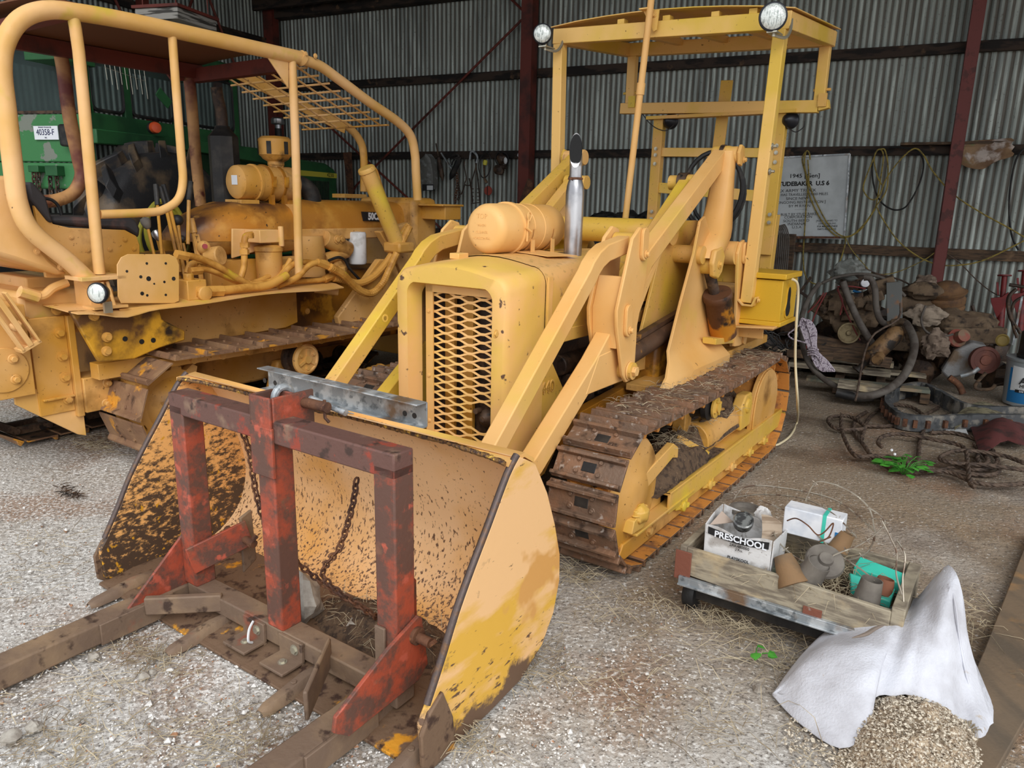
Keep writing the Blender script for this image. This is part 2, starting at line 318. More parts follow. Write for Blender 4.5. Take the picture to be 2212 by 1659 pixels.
M_wood = mat('grey_timber', (156, 146, 126), .8, layers=[dict(col=(116, 106, 92), scale=9, thr=.50, soft=.08, stretch=(1, 1, 7), detail=6), dict(col=(176, 158, 126), scale=5, thr=.62, soft=.06, seed=3)], bump=.6, bscale=50)
M_woodold = mat('brown_timber', (96, 76, 58), .85, layers=[dict(col=(66, 54, 44), scale=7, thr=.52, soft=.08, stretch=(1, 1, 6)), dict(col=(122, 98, 74), scale=6, thr=.64, soft=.05, seed=4)], bump=.6)
M_girt = mat('girt_timber', (58, 46, 38), .85, layers=[dict(col=(30, 26, 24), scale=3, thr=.50, soft=.05, stretch=(1, 1, 4)), dict(col=(92, 70, 52), scale=5, thr=.66, soft=.04)], bump=.5)
M_plank = mat('foreground_plank', (118, 100, 80), .85, layers=[dict(col=(96, 84, 70), scale=3, thr=.5, soft=.1, stretch=(3, .6, 1)), dict(col=(150, 116, 78), scale=4, thr=.64, soft=.05)], bump=.5)
M_rope = mat('wire_rope', (98, 82, 70), .7, .2, layers=[dict(col=(70, 58, 50), scale=20, thr=.52, soft=.06)], bump=.8, bscale=120)
M_ylw_rope = mat('yellow_rope', (150, 132, 64), .8, layers=[dict(col=(106, 94, 56), scale=30, thr=.54, soft=.06)])
M_sack = mat('sack_white', (204, 206, 214), .7, layers=[dict(col=(180, 180, 186), scale=6, thr=.52, soft=.12), dict(col=(176, 160, 140), scale=14, thr=.70, soft=.03)], bump=.7, bscale=110)
M_grain = mat('grain', (188, 168, 142), .8, layers=[dict(col=(128, 108, 88), scale=110, thr=.53, soft=.05, detail=2), dict(col=(232, 222, 204), scale=130, thr=.58, soft=.04, seed=5, detail=2)], bump=3, bscale=120)
M_card = mat('worn_carton', (206, 206, 206), .8, layers=[dict(col=(164, 160, 156), scale=9, thr=.56, soft=.05, detail=8), dict(col=(120, 112, 104), scale=30, thr=.68, soft=.03)], bump=.4)
M_teal = mat('teal_plastic', (66, 190, 168), .4)
M_clay = mat('earthenware', (128, 100, 70), .8, layers=[dict(col=(100, 84, 66), scale=8, thr=.55, soft=.1)], bump=.3)
M_greypot = mat('grey_plastic', (112, 106, 98), .7, layers=[dict(col=(90, 84, 78), scale=10, thr=.55, soft=.1)], bump=.3)
M_rag = mat('dirty_rag', (128, 112, 98), .9, layers=[dict(col=(84, 70, 60), scale=14, thr=.54, soft=.08)], bump=.8)
M_leaf = mat('leaf_green', (74, 148, 52), .5, layers=[dict(col=(50, 116, 40), scale=30, thr=.55, soft=.1)])
M_straw = mat('straw', (186, 172, 144), .8, layers=[dict(col=(132, 116, 92), scale=6, thr=.52, soft=.1)])
M_dirtpile = mat('litter_dirt', (98, 78, 60), .9, layers=[dict(col=(66, 52, 42), scale=30, thr=.54, soft=.06), dict(col=(124, 100, 74), scale=60, thr=.66, soft=.04)], bump=3, bscale=70)
M_hose = mat('hose_painted', (204, 150, 70), .55, layers=[dict(col=(170, 116, 44), scale=8, thr=.56, soft=.08), dict(col=(200, 168, 50), scale=6, thr=.66, soft=.04, seed=4)], bump=.3)
M_stone = mat('stone_grey', (166, 160, 150), .85, layers=[dict(col=(136, 128, 118), scale=16, thr=.53, soft=.08)], bump=.8)
M_redpaint = mat('red_jack', (118, 34, 34), .45, layers=[dict(col=(88, 26, 28), scale=10, thr=.58, soft=.06)], bump=.2)
M_greyhose = mat('grey_pipe', (92, 86, 80), .7, layers=[dict(col=(70, 62, 56), scale=9, thr=.55, soft=.08)], bump=.4)
M_blue = mat('label_blue', (30, 104, 158), .5)
M_label = mat('label_white', (204, 208, 210), .55, layers=[dict(col=(176, 176, 174), scale=12, thr=.6, soft=.05)])
# ------------------------------------------------------------------ setting: ground, corrugated shed, posts, girts
M_ground = mat('dirt_floor', (150, 132, 110), .95, layers=[
    dict(col=(130, 112, 92), scale=1.2, thr=.52, soft=.12, detail=6),
    dict(col=(160, 138, 112), scale=5, thr=.58, soft=.08, seed=2, detail=8),
    dict(col=(192, 188, 182), scale=1.0, thr=.66, soft=.14, detail=8, seed=3, lin=((.8, .6, 0), 1.0, 2.7, .42)),
    dict(col=(150, 136, 118), scale=1.3, thr=.60, soft=.14, detail=8, seed=13, amt=.75, lin=((0, -1, 0), -6.0, -3.0, .22)),
    dict(col=(146, 116, 92), scale=1.5, thr=.60, soft=.06, detail=10, seed=11, amt=.8),
    dict(col=(84, 62, 44), scale=1.3, thr=.60, soft=.08, detail=6, seed=5, lin=((.95, -.3, 0), -1.2, .3, -.3), amt=.85),
    dict(col=(232, 230, 226), scale=60, thr=.66, soft=.05, detail=3, seed=6, amt=.75, lin=((.8, .6, 0), 1.0, 2.8, .12)),
    dict(col=(96, 88, 80), scale=75, thr=.60, soft=.05, detail=3, seed=7, amt=.75)], bump=4, bscale=42)
def corr(p0, d, nrm, s0, s1, z0, z1, pitch=.076, amp=.010, seg=8, name='wall_back', mt=None):
    n = int((s1-s0)/pitch*seg); vs = []; fs = []
    d = Vector(d); nrm = Vector(nrm)
    for i in range(n+1):
        s_ = s0+(s1-s0)*i/n; q = s_/pitch*2*pi; o = amp*sin(q)
        sh = int(s_//.95); o += .004*((sh*7919) % 3)
        p = Vector(p0)+d*s_+nrm*o
        vs += [(p.x, p.y, z0), (p.x, p.y, z1)]
    fs = [(2*i, 2*i+2, 2*i+3, 2*i+1) for i in range(n)]
    return struct(MB().add(vs, fs, raw=True).build(name, mt, smooth=80))
def corr_mat(name, d, nrm, p0, pitch=.076, dirt=(84, 74, 64)):
    M = mat(name, (164, 172, 166), .55, .15, layers=[
        dict(col=(138, 146, 142), scale=1.6, thr=.52, soft=.1, stretch=(1, 1, .2)),
        dict(col=(188, 198, 192), scale=9, thr=.56, soft=.06, stretch=(2, 2, .12), seed=3),
        dict(col=(92, 88, 80), scale=40, thr=.66, soft=.04, detail=4, seed=5, amt=.6)], bump=.3, bscale=30)
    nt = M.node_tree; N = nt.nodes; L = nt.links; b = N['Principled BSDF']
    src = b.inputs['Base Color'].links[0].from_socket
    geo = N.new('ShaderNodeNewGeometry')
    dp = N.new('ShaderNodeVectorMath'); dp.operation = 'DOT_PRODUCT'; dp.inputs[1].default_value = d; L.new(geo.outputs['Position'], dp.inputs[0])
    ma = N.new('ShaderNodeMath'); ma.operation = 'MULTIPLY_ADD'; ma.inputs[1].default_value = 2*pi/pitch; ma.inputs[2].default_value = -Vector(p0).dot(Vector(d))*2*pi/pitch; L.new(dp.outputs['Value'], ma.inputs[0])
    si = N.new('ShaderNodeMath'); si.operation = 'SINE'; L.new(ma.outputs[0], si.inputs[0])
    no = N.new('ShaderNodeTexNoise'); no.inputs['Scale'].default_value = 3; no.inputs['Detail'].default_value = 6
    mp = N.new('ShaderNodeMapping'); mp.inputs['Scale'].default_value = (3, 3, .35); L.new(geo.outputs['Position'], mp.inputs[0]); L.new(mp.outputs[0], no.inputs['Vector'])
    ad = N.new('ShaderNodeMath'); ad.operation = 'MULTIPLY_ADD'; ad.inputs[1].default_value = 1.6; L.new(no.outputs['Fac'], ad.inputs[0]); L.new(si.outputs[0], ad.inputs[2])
    mr = N.new('ShaderNodeMapRange'); mr.inputs[1].default_value = .75; mr.inputs[2].default_value = 1.45; mr.inputs[4].default_value = .85; L.new(ad.outputs[0], mr.inputs[0])  # brown tone mixed in along each corrugation valley, by position
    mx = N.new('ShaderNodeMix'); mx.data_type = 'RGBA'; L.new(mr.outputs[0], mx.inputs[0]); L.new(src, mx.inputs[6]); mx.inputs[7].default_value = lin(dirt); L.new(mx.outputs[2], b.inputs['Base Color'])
    return M
# floor with shallow unevenness (finer near the machines)
def floor_h(x, y):
    h = .012*noise.noise(Vector((x*1.3, y*1.3, 0)))+.006*noise.noise(Vector((x*6, y*6, 3)))
    return h-.012
vs = []; fs = []; nx = 170; ny = 150
for j in range(ny+1):
    yy = -4+22*(j/ny)
    for i in range(nx+1):
        xx = -12+24*(i/nx); vs.append((xx, yy, floor_h(xx, yy)))
fs = [(j*(nx+1)+i, j*(nx+1)+i+1, (j+1)*(nx+1)+i+1, (j+1)*(nx+1)+i) for j in range(ny) for i in range(nx)]
b = MB().add(vs, fs, raw=True)
b.add([(-60, -60, -.05), (60, -60, -.05), (60, 60, -.05), (-60, 60, -.05)], [(0, 1, 2, 3)], raw=True)
struct(b.build('floor', M_ground, smooth=80))
wd_ = WF.r; wn = -WF.l                      # along the wall to the right / out of the wall toward the camera
CORN = WF.w((0, -11.25, 0))
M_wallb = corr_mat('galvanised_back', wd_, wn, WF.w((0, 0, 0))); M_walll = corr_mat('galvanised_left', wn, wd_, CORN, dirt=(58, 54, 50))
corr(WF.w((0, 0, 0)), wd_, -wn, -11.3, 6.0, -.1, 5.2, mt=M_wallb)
corr(CORN, wn, -wd_, 0, 10.2, -.1, 6.0, name='wall_left', mt=M_walll)
# roof sheet on purlins
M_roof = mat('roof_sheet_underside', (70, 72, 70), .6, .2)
b = MB(WF)
b.add([(.3, -11.6, 4.86), (.3, 6.3, 4.86), (-8.6, 6.3, 5.62), (-8.6, -11.6, 5.62), (.3, -11.6, 4.9), (.3, 6.3, 4.9), (-8.6, 6.3, 5.66), (-8.6, -11.6, 5.66)], [(0, 1, 2, 3), (4, 5, 6, 7), (0, 1, 5, 4), (1, 2, 6, 5), (2, 3, 7, 6), (3, 0, 4, 7)])
struct(b.build('ceiling', M_roof))
k = 1
def trim(b, m, bevel=0):
    global k
    o = b.build('trim_%d' % k, m, bevel=bevel); k += 1; return struct(o)
for i, uu in enumerate((-.4, -1.9, -3.4, -4.9, -6.4, -7.9)):
    trim(MB(WF).box(uu-.04, uu+.04, -11.3, 6, 4.86-.085*uu-.2, 4.86-.085*uu-.02), M_girt)
trim(MB(WF).box(-.2, -.02, -11.25, 6, 4.6, 4.86), M_girt)                              # eave beam
def wavy(u0, z, h=.1, v0=-11.2, v1=6, seed=1, d=.06):
    rows = []
    b = MB(WF); n = 60; vs = []
    for i in range(n+1):
        v = v0+(v1-v0)*i/n; e = .012*noise.noise(Vector((v*.8, seed, 0)))
        vs += [(-u0, v, z+e), (-u0-d, v, z+e), (-u0-d, v, z+h+e*.4), (-u0, v, z+h+e*.4)]
    fs = [(4*i+j, 4*i+(j+1) % 4, 4*i+4+(j+1) % 4, 4*i+4+j) for i in range(n) for j in range(4)]+[(0, 1, 2, 3), (4*n+3, 4*n+2, 4*n+1, 4*n)]
    return b.add(vs, fs)
trim(wavy(.02, 3.47, .12, seed=1), M_girt, .004); trim(wavy(.02, 2.36, .11, seed=2), M_girt, .004)
trim(wavy(.02, 1.17, .12, v0=-3.0, seed=3), M_woodold, .004); trim(wavy(.02, 1.17, .12, v0=-11.2, v1=-6.4, seed=4), M_girt, .004)
# posts (channel sections)
def post(v, m, z1=4.8, w=.1, d=.12):
    b = MB(WF); u1 = -.10
    b.box(u1-d, u1, v-w/2, v-w/2+.012, 0, z1); b.box(u1-d, u1-d+.012, v-w/2, v+w/2, 0, z1); b.box(u1-d, u1, v+w/2-.012, v+w/2, 0, z1)
    return trim(b, m, .002)
post(-6.32, M_primer, w=.17, d=.2); post(-.86, M_postred, w=.13, d=.14); post(-11.1, M_primer, w=.2, d=.15)
post(4.6, M_postred)
# diagonal rod bracing and the tie between post heads, left bay
def wp(x, y, off=-.12): return WF.u(x, y, off)
for p, q in (((1140, 30), (770, 400)), ((620, 190), (960, 500)), ((1150, 42), (1085, -20)), ((770, 400), (752, 430)), ((960, 490), (1010, 530))):
    trim(MB(WF).cyl(wp(*p), wp(*q), .018, n=8), M_primer)
# lattice on the left wall
LF = Frame(tuple(CORN), degrees_az := 180+25.8)
b = MB(LF)
for zz in (4.2, 3.5, 2.36, 1.17): trim(MB(LF).box(0, 10, -.1, -.03, zz, zz+.1), M_girt)
for uu in (1.6, 3.4, 5.2, 7.0):
    trim(MB(LF).cyl((uu-.7, -.15, 3.5), (uu, -.15, 4.9), .02, n=6), M_primer); trim(MB(LF).cyl((uu+.7, -.15, 3.5), (uu, -.15, 4.9), .02, n=6), M_primer)
for uu in (2.6, 5.6): trim(MB(LF).box(uu, uu+.12, -.22, -.1, 0, 5), M_primer)
# ------------------------------------------------------------------ crawler loader (u to the rear, v to the photo's right, z up)
LD = thing('crawler_loader', (2.4, 0, 0), 'yellow crawler loader with wide front bucket, mesh grille and open canopy frame, in the middle', 'loader')
def P(x, y, v): return A.v(x, y, v)
def PU(x, y, u): return A.u(x, y, u)
def uz(pts, v): return [(lambda q: (q[0], q[2]))(A.v(x, y, v)) for x, y in pts]
def stadium(u0, u1, zc, r, n_arc=14, sag=.0, top=True):
    """closed loop of (u, z) starting at the front top, going rearwards"""
    pts = []
    for i in range(31):
        t = i/30; pts.append((u0+(u1-u0)*t, zc+r-sag*sin(pi*t)))
    for i in range(1, n_arc): a = pi/2-pi*i/n_arc; pts.append((u1+r*cos(a), zc+r*sin(a)))
    for i in range(31): pts.append((u1-(u1-u0)*i/30, zc-r))
    for i in range(1, n_arc): a = -pi/2-pi*i/n_arc; pts.append((u0+r*cos(a), zc+r*sin(a)))
    return pts
def along(loop, step=None, n=None):
    L = [0.]
    N = len(loop)
    for i in range(N): a, b_ = loop[i], loop[(i+1) % N]; L.append(L[-1]+hypot(b_[0]-a[0], b_[1]-a[1]))
    T = L[-1]; n = n or round(T/step); out = []; j = 0
    for k_ in range(n):
        s_ = T*k_/n
        while L[j+1] < s_: j += 1
        a, b_ = loop[j % N], loop[(j+1) % N]; t = (s_-L[j])/max(1e-9, L[j+1]-L[j])
        d = (b_[0]-a[0], b_[1]-a[1]); q = hypot(*d); out.append((a[0]+d[0]*t, a[1]+d[1]*t, d[0]/q, d[1]/q))
    return out
def shoe_mesh(w, L, kind):
    """track shoe in its own frame (u along travel, z outward), centred"""
    b = MB(Frame((0, 0, 0), 0))
    b.prism([(-L/2, 0), (L/2-.01, 0), (L/2, .006), (L/2-.01, .014), (-L/2, .014)], -w/2, w/2)
    if kind == 3:
        for c, h in ((-L*.40, .030), (L*.34, .030)):
            b.prism([(c-.014, .012), (c-.008, .012+h), (c+.008, .012+h), (c+.014, .012)], -w/2, w/2)
        b.box(-L*.16, L*.14, -.035, .035, .012, .016)
    else:
        b.prism([(-L*.5, .012), (-L*.5+.006, .038), (-L*.5+.022, .038), (-L*.5+.045, .012)], -w/2, w/2)
    for s1 in (-1, 1):
        for s2 in (-1, 1): b.bolt((s1*L*.19, s2*w*.16, .012), (0, 0, 1), .011, .014)
    return b
def shoe_mw(fr, u, v, z, du, dz):
    x = fr.l*du+Vector((0, 0, dz)); y = fr.r; zz = -fr.l*dz*(-1)*(-1)+Vector((0, 0, du))
    zz = fr.l*(-dz)+Vector((0, 0, du))
    m_ = Matrix.Identity(4)
    # shoe frame: Frame((0,0,0),0): u -> +Y world, v -> +X world, z -> +Z
    cols = (y, x, zz)
    for i, a in enumerate(cols):
        for j in range(3): m_[j][i] = a[j]
    m_.translation = fr.w((u, v, z)); return m_
def track(parent, fr, loop, vc, w, pitchn, kind, m_, mtin, lv, half=.065):
    pl_ = along(loop, n=pitchn); N = len(loop)
    per = sum(hypot(loop[i][0]-loop[i-1][0], loop[i][1]-loop[i-1][1]) for i in range(N)); L = per/pitchn
    o0 = ORG[parent.name]; ORG['_t'] = o0
    b = shoe_mesh(w, L*.97, kind)
    first = None
    for (u, z, du, dz) in pl_:
        if first is None:
            f = MB(fr); mw = shoe_mw(fr, u, vc, z, du, dz)
            me = bpy.data.meshes.new('track_shoe'); me.from_pydata(b.V, [], b.Fc)
            bm = bmesh.new(); bm.from_mesh(me); bmesh.ops.recalc_face_normals(bm, faces=bm.faces); bm.to_mesh(me); bm.free()
            me.materials.append(m_); me.materials.append(mtin); me.materials.append(M_dark)
            for p in me.polygons:
                if p.normal.z < -.9: p.material_index = 1
                if kind == 3 and 19 <= p.index < 25: p.material_index = 2
            first = bpy.data.objects.new('track_shoe', me); COL.objects.link(first); first.parent = parent
            bv = first.modifiers.new('bevel', 'BEVEL'); bv.width = .004; bv.segments = 1; bv.limit_method = 'ANGLE'
            first.matrix_basis = Matrix.Translation(-o0) @ mw; ORG[first.name] = o0
        else: copy_to(first, parent, shoe_mw(fr, u, vc, z, du, dz))
    c = MB(fr)
    for i, (u, z, du, dz) in enumerate(pl_):
        for s_ in (-1, 1):
            o = Vector((u-(-dz)*(-0)+0, 0, 0))
            cu, cz = u+dz*.04, z-du*.04
            a = (cu-du*L*.46, vc+s_*half, cz-dz*L*.46); e = (cu+du*L*.46, vc+s_*half, cz+dz*L*.46)
            c.bar(a, e, .035, .05, up=(-dz, 0, du))
        cu, cz = u+dz*.045, z-du*.045
        c.cyl((cu+du*L*.5, vc-half-.04, cz+dz*L*.5), (cu+du*L*.5, vc+half+.04, cz+dz*L*.5), .022, n=8)
    c.build('track_chain', lv, parent)
LOOP = stadium(1.60, 3.70, .362, .325, sag=.018)
for s_ in (1, -1): track(LD, A, LOOP, s_*.755, .35, 40, 3, M_track, M_padin, M_padin)
for s_ in (1, -1):
    a, b_ = s_*.56, s_*.60
    # idler and sprocket
    f = MB().lathe((1.60, s_*.66, .362), (0, s_, 0), [(.02, 0), (.27, 0), (.28, .01), (.28, .03), (.24, .05), (.24, .14), (.28, .16), (.28, .18), (.27, .19), (.14, .20), (.10, .225), (.02, .225)], 32)
    f.build('idler_wheel', M_gold, LD)
    MB().lathe((3.70, s_*.66, .362), (0, s_, 0), [(.02, 0), (.27, 0), (.29, .02), (.29, .15), (.27, .17), (.20, .19), (.1, .22), (.02, .22)], 28).build('sprocket', M_padin, LD)
    # sprocket guard: a rounded plate with a rim
    pts = [(3.35, .24), (3.35, .35)]+[(3.62+.26*cos(t), .40+.24*sin(t)) for t in [radians(x) for x in range(170, -40, -15)]]+[(3.85, .24)]
    MB().prism(pts, s_*.845, s_*.875).prism([(p[0]*.98+.072, p[1]*.97+.01) for p in pts], s_*.875, s_*.888).build('sprocket_guard', M_gold, LD, bevel=.004)
    # outer frame: channel rail, lower roller guard and its flange
    vo = s_*.90; vi = s_*.80
    r = MB()
    r.prism([(1.95, .15), (1.95, .262), (4.12, .272), (4.12, .155)], s_*.885, vo)
    r.box(1.95, 4.10, vi, vo, .245, .262); r.box(1.95, 4.10, vi, vo, .145, .16)
    r.prism([(1.48, .20), (1.50, .30), (2.0, .265), (2.0, .14), (1.56, .14)], vi-.0*s_, s_*.83)
    r.box(1.56, 2.3, s_*.83, s_*.905, .165, .18)
    r.build('track_frame_rail', M_yel, LD, bevel=.004)
    MB().prism([(1.50, .14), (1.46, .09), (1.52, .05), (4.0, .055), (4.06, .11), (4.06, .15)], s_*.835, s_*.865).build('roller_guard', M_gold, LD, bevel=.006)
    for uu in (2.15, 2.55, 2.93, 3.28, 3.6):
        q = MB(); q.lathe((uu, s_*.865, .125), (0, s_, 0), [(.02, 0), (.03, .01), (.03, .045), (.015, .05)], 10)
        q.bar((uu-.06, s_*.87, .128), (uu+.05, s_*.905, .122), .03, .028); q.bar((uu-.01, s_*.87, .15), (uu+.055, s_*.895, .145), .02, .02)
        q.build('roller_bolt_lug', M_yel, LD, bevel=.003)
    q = MB(); q.bolt((1.78, s_*.865, .11), (0, s_, 0), .02, .02); q.build('guard_bolt', M_yel, LD)
    # inner frame beam and bottom rollers
    MB().box(1.75, 3.6, s_*.66, s_*.80, .17, .33).build('track_frame_beam', M_gold, LD, bevel=.01)
    for uu in (1.98, 2.32, 2.66, 3.0, 3.34): MB().lathe((uu, s_*.68, .145), (0, s_, 0), [(.03, 0), (.09, 0), (.09, .03), (.075, .04), (.075, .11), (.09, .12), (.09, .14), (.03, .15)], 16).build('track_roller', M_oily, LD)
    # carrier roller on its bracket
    q = MB(); q.lathe((2.62, s_*.74, .575), (0, s_, 0), [(.03, -.06), (.07, -.05), (.085, -.03), (.085, .0), (.07, .02), (.07, .06), (.085, .07), (.085, .10), (.05, .115), (.03, .12)], 20); q.build('carrier_roller', M_dark, LD)
    q = MB(); q.lathe((2.62, s_*.865, .575), (0, s_, 0), [(.02, 0), (.065, 0), (.065, .012), (.03, .02), (.03, .03)], 16)
    for i in range(4): a_ = i*pi/2+.5; q.bolt((2.62+.045*cos(a_), s_*.88, .575+.045*sin(a_)), (0, s_, 0), .01, .01, False)
    q.build('roller_cap', M_yel, LD)
    MB().box(2.50, 2.60, s_*.66, s_*.74, .30, .56).build('roller_bracket', M_gold, LD, bevel=.006)
    # recoil cylinder, spring housing and yoke
    MB().cyl((2.6, s_*.74, .35), (3.2, s_*.74, .37), .115, n=24).build('recoil_housing', M_gold, LD, bevel=.006)
    MB().cyl((1.95, s_*.72, .33), (2.6, s_*.74, .35), .05, n=16).build('recoil_rod', M_gold, LD)
    q = MB(); q.prism([(3.15, .30), (3.13, .46), (3.20, .53), (3.32, .53), (3.36, .44), (3.34, .30)], s_*.80, s_*.87); q.lathe((3.25, s_*.86, .45), (0, s_, 0), [(.02, 0), (.05, 0), (.05, .02), (.02, .025)], 16); q.build('frame_clamp', M_yel, LD, bevel=.012)
    q = MB(); q.prism([(1.60, .36), (1.66, .42), (2.05, .50), (2.12, .46), (2.12, .40), (2.05, .42), (1.72, .34), (1.70, .28)], s_*.82, s_*.86)
    q.lathe((1.60, s_*.83, .34), (0, s_, 0), [(.02, 0), (.085, 0), (.085, .03), (.05, .05), (.02, .05)], 20)
    q.ball((1.60, s_*.90, .27), (.05, .035, .05), nz=.3); q.prism([(1.50, .20), (1.52, .26), (1.66, .30), (1.70, .24), (1.62, .19)], s_*.85, s_*.905)
    q.bolt((1.56, s_*.89, .27), (0, 0, 1), .016, .03)
    q.build('idler_yoke', M_yel, LD, bevel=.006)
    q = MB(); q.prism([(2.25, .30), (2.28, .36), (2.50, .30), (2.48, .26)], s_*.80, s_*.83); q.bar((2.30, s_*.78, .44), (2.62, s_*.845, .27), .02, .06); q.build('frame_stiffener', M_yel, LD, bevel=.004)
# litter caught on the track frame
def heap(fr, c, ru, rv, h, seed, n=26, m_=None, name='litter', amp=.5):
    vs = []
    for j in range(n+1):
        for i in range(n+1):
            a, b_ = 2*i/n-1, 2*j/n-1; d = max(0, 1-(a*a+b_*b_))
            vs.append((c[0]+a*ru, c[1]+b_*rv, c[2]+h*d**.7*(1+amp*noise.noise(Vector((a*3+seed, b_*3, seed))))+.012*noise.noise(Vector((a*14, b_*14, seed)))))
    fs = [(j*(n+1)+i, j*(n+1)+i+1, (j+1)*(n+1)+i+1, (j+1)*(n+1)+i) for j in range(n) for i in range(n)]
    return MB(fr).add(vs, fs)
# --- hood: arched section swept rearwards
def arch(w, zt, zb, crown=.03, r=.07, n=6):
    """half-open section points (v, z) from lower left over the top to lower right"""
    p = [(-w, zb), (-w, zt-r)]
    p += [(-w+r-r*cos(pi/2*i/n), zt-r+r*sin(pi/2*i/n)) for i in range(1, n+1)]
    p += [(-w+r+(2*w-2*r)*i/8, zt+crown*sin(pi*i/8)) for i in range(1, 8)]
    p += [(w-r+r*sin(pi/2*i/n), zt-r+r*cos(pi/2*i/n)) for i in range(0, n+1)]
    p += [(w, zb)]
    return p
# radiator cowl: outer shell, flared front rim, recessed opening
b = MB(); W_ = .335; VC = 0.0
outl = [(1.25, .335, 1.375), (1.27, .345, 1.385), (1.45, .35, 1.40), (1.56, .345, 1.405)]
rows = [[(u, v+VC, z) for v, z in arch(w, zt, .40 if u < 1.5 else .36, .035, .08)] for u, w, zt in outl]
b.sheet(rows)
sec0 = arch(.335, 1.375, .40, .035, .08)
inn = [(max(-.262, min(.262, v*.80)) , .47 if z < .5 else min(1.318, z-.055)) for v, z in sec0]
rim = [(1.238, v*.97, z-.008 if z > 1 else z) for v, z in sec0]
b.sheet([[(1.25, v, z) for v, z in sec0], rim, [(1.24, v, z) for v, z in inn], [(1.33, v*.93, (z-.02 if z > 1 else z+.01)) for v, z in inn]])
b.box(1.245, 1.56, -.335, .335, .36, .47)
b.build('radiator_cowl', M_cowl, LD, smooth=50)
# lower side cheeks of the cowl (right and left)
for s_ in (1, -1):
    q = MB(); q.prism([(1.27, .40), (1.27, .80), (1.45, .98), (1.60, 1.0), (1.78, .76), (1.80, .52), (1.62, .34), (1.42, .30)], s_*.325, s_*.338)
    q.bolt((1.62, s_*.338, .52), (0, s_, 0), .02, .02); q.bolt((1.52, s_*.338, .60), (0, s_, 0), .012, .01)
    q.bolt(P(1075, 722, .35)[:1]+(s_*.338,)+P(1075, 722, .35)[2:], (0, s_, 0), .014, .01)
    q.build('side_panel', M_yel, LD, bevel=.004)
text('440', .085, basis(A.w((1.618, .340, .80)), A.l, (0, 0, 1)), M_cowl, LD, ext=.003, bold=.002)
text('440', .078, basis(A.w((1.620, .3405, .80)), A.l, (0, 0, 1)), mat('number_shadow', (170, 130, 50), .6), LD, ext=.0034)
b = MB(); rows = [[(u, v, z) for v, z in arch(w, zt, zb, cr, .09)] for u, w, zt, zb, cr in
    [(1.555, .352, 1.41, .95, .035), (1.60, .355, 1.412, 1.0, .035), (2.0, .36, 1.415, 1.10, .03), (2.45, .37, 1.415, 1.14, .03), (2.95, .38, 1.40, 1.16, .03)]]
b.sheet(rows); b.build('hood', M_hood, LD, smooth=50)
for s_ in (1, -1): MB().prism([(1.565, .96), (1.565, 1.36), (1.60, 1.36), (1.60, .96)], s_*.352, s_*.362).build('hood_edge_strip', M_cowl, LD)
q = MB(); q.sheet([[(1.80, .0, 1.452), (1.80, .2, 1.438)], [(2.0, .02, 1.452), (2.02, .25, 1.434)]], (0, 0, .004)); q.build('hood_patch', M_peach, LD)
q = MB(); q.lathe((2.05, .06, 1.436), (0, 0, 1), [(.0, 0), (.08, 0), (.08, .006), (.0, .006)], 20); q.build('hood_opening', M_dark, LD)
q = MB(); q.box(1.42, 1.50, -.14, -.08, 1.425, 1.455); q.build('hood_catch', M_peach, LD, bevel=.004)
# grille: inner frame and expanded metal strands
b = MB(); g0, g1, z0, z1 = -.205, .262, .50, 1.312
b.prism([(g0, z0), (g1, z0), (g1, z1), (g0, z1)], 1.345, 1.352) if False else None
for v0, v1, za, zb in ((g0, g0+.045, z0, z1), (g1-.045, g1, z0, z1), (g0, g1, z1-.045, z1), (g0, g1, z0, z0+.045)): b.box(1.315, 1.325, v0, v1, za, zb)
for v_, z_ in ((g0+.02, 1.17), (g1-.02, 1.13), (g0+.02, .84), (g1-.02, .80), (g0+.02, .60)): b.bolt((1.315, v_, z_), (-1, 0, 0), .008, .006)
b.build('grille_frame', M_peach, LD, bevel=.002)
b = MB(); v0, v1, za, zb = g0+.04, g1-.04, z0+.035, z1-.04; nc = 5; cw = (v1-v0)/nc; dz = .0208; n = int((zb-za)/dz)
for i in range(n+1):
    zz = za+i*dz; pts = []
    for j in range(nc+1):
        up = ((i+j) % 2 == 0); z_ = zz+(dz*.42 if up else -dz*.42); v_ = v0+j*cw
        pts += [(1.328, v_-cw*.17, z_), (1.332, v_+cw*.17, z_)]
    seg = []
    for p in pts:                       # broken hole near the bottom right
        if abs(p[1]-.135) < .052 and abs(p[2]-.66) < .062:
            if len(seg) > 1: b.ribbon(seg, .0100, .007, (-1, 0, .30))
            seg = []
        else: seg.append(p)
    if len(seg) > 1: b.ribbon(seg, .0100, .007, (-1, 0, .30))
b.build('grille_mesh', M_peach, LD)
MB().box(1.44, 1.53, -.30, .30, .42, 1.30).build('radiator_core', M_oily, LD)
q = MB(); q.lathe((1.42, .14, .66), (-1, 0, 0), [(.02, 0), (.055, 0), (.055, .03), (.042, .06), (.03, .07), (.02, .08)], 16); q.lathe((1.36, .14, .66), (-1, 0, 0), [(.02, 0), (.03, .01), (.015, .025)], 10)
q.cyl((1.40, .11, .70), (1.32, .11, .70), .014); q.build('crank_boss', M_oily, LD)
for c in (-.12, .0): MB().box(1.40, 1.42, c-.03, c+.03, .5, 1.25).build('radiator_brace', M_gold, LD)
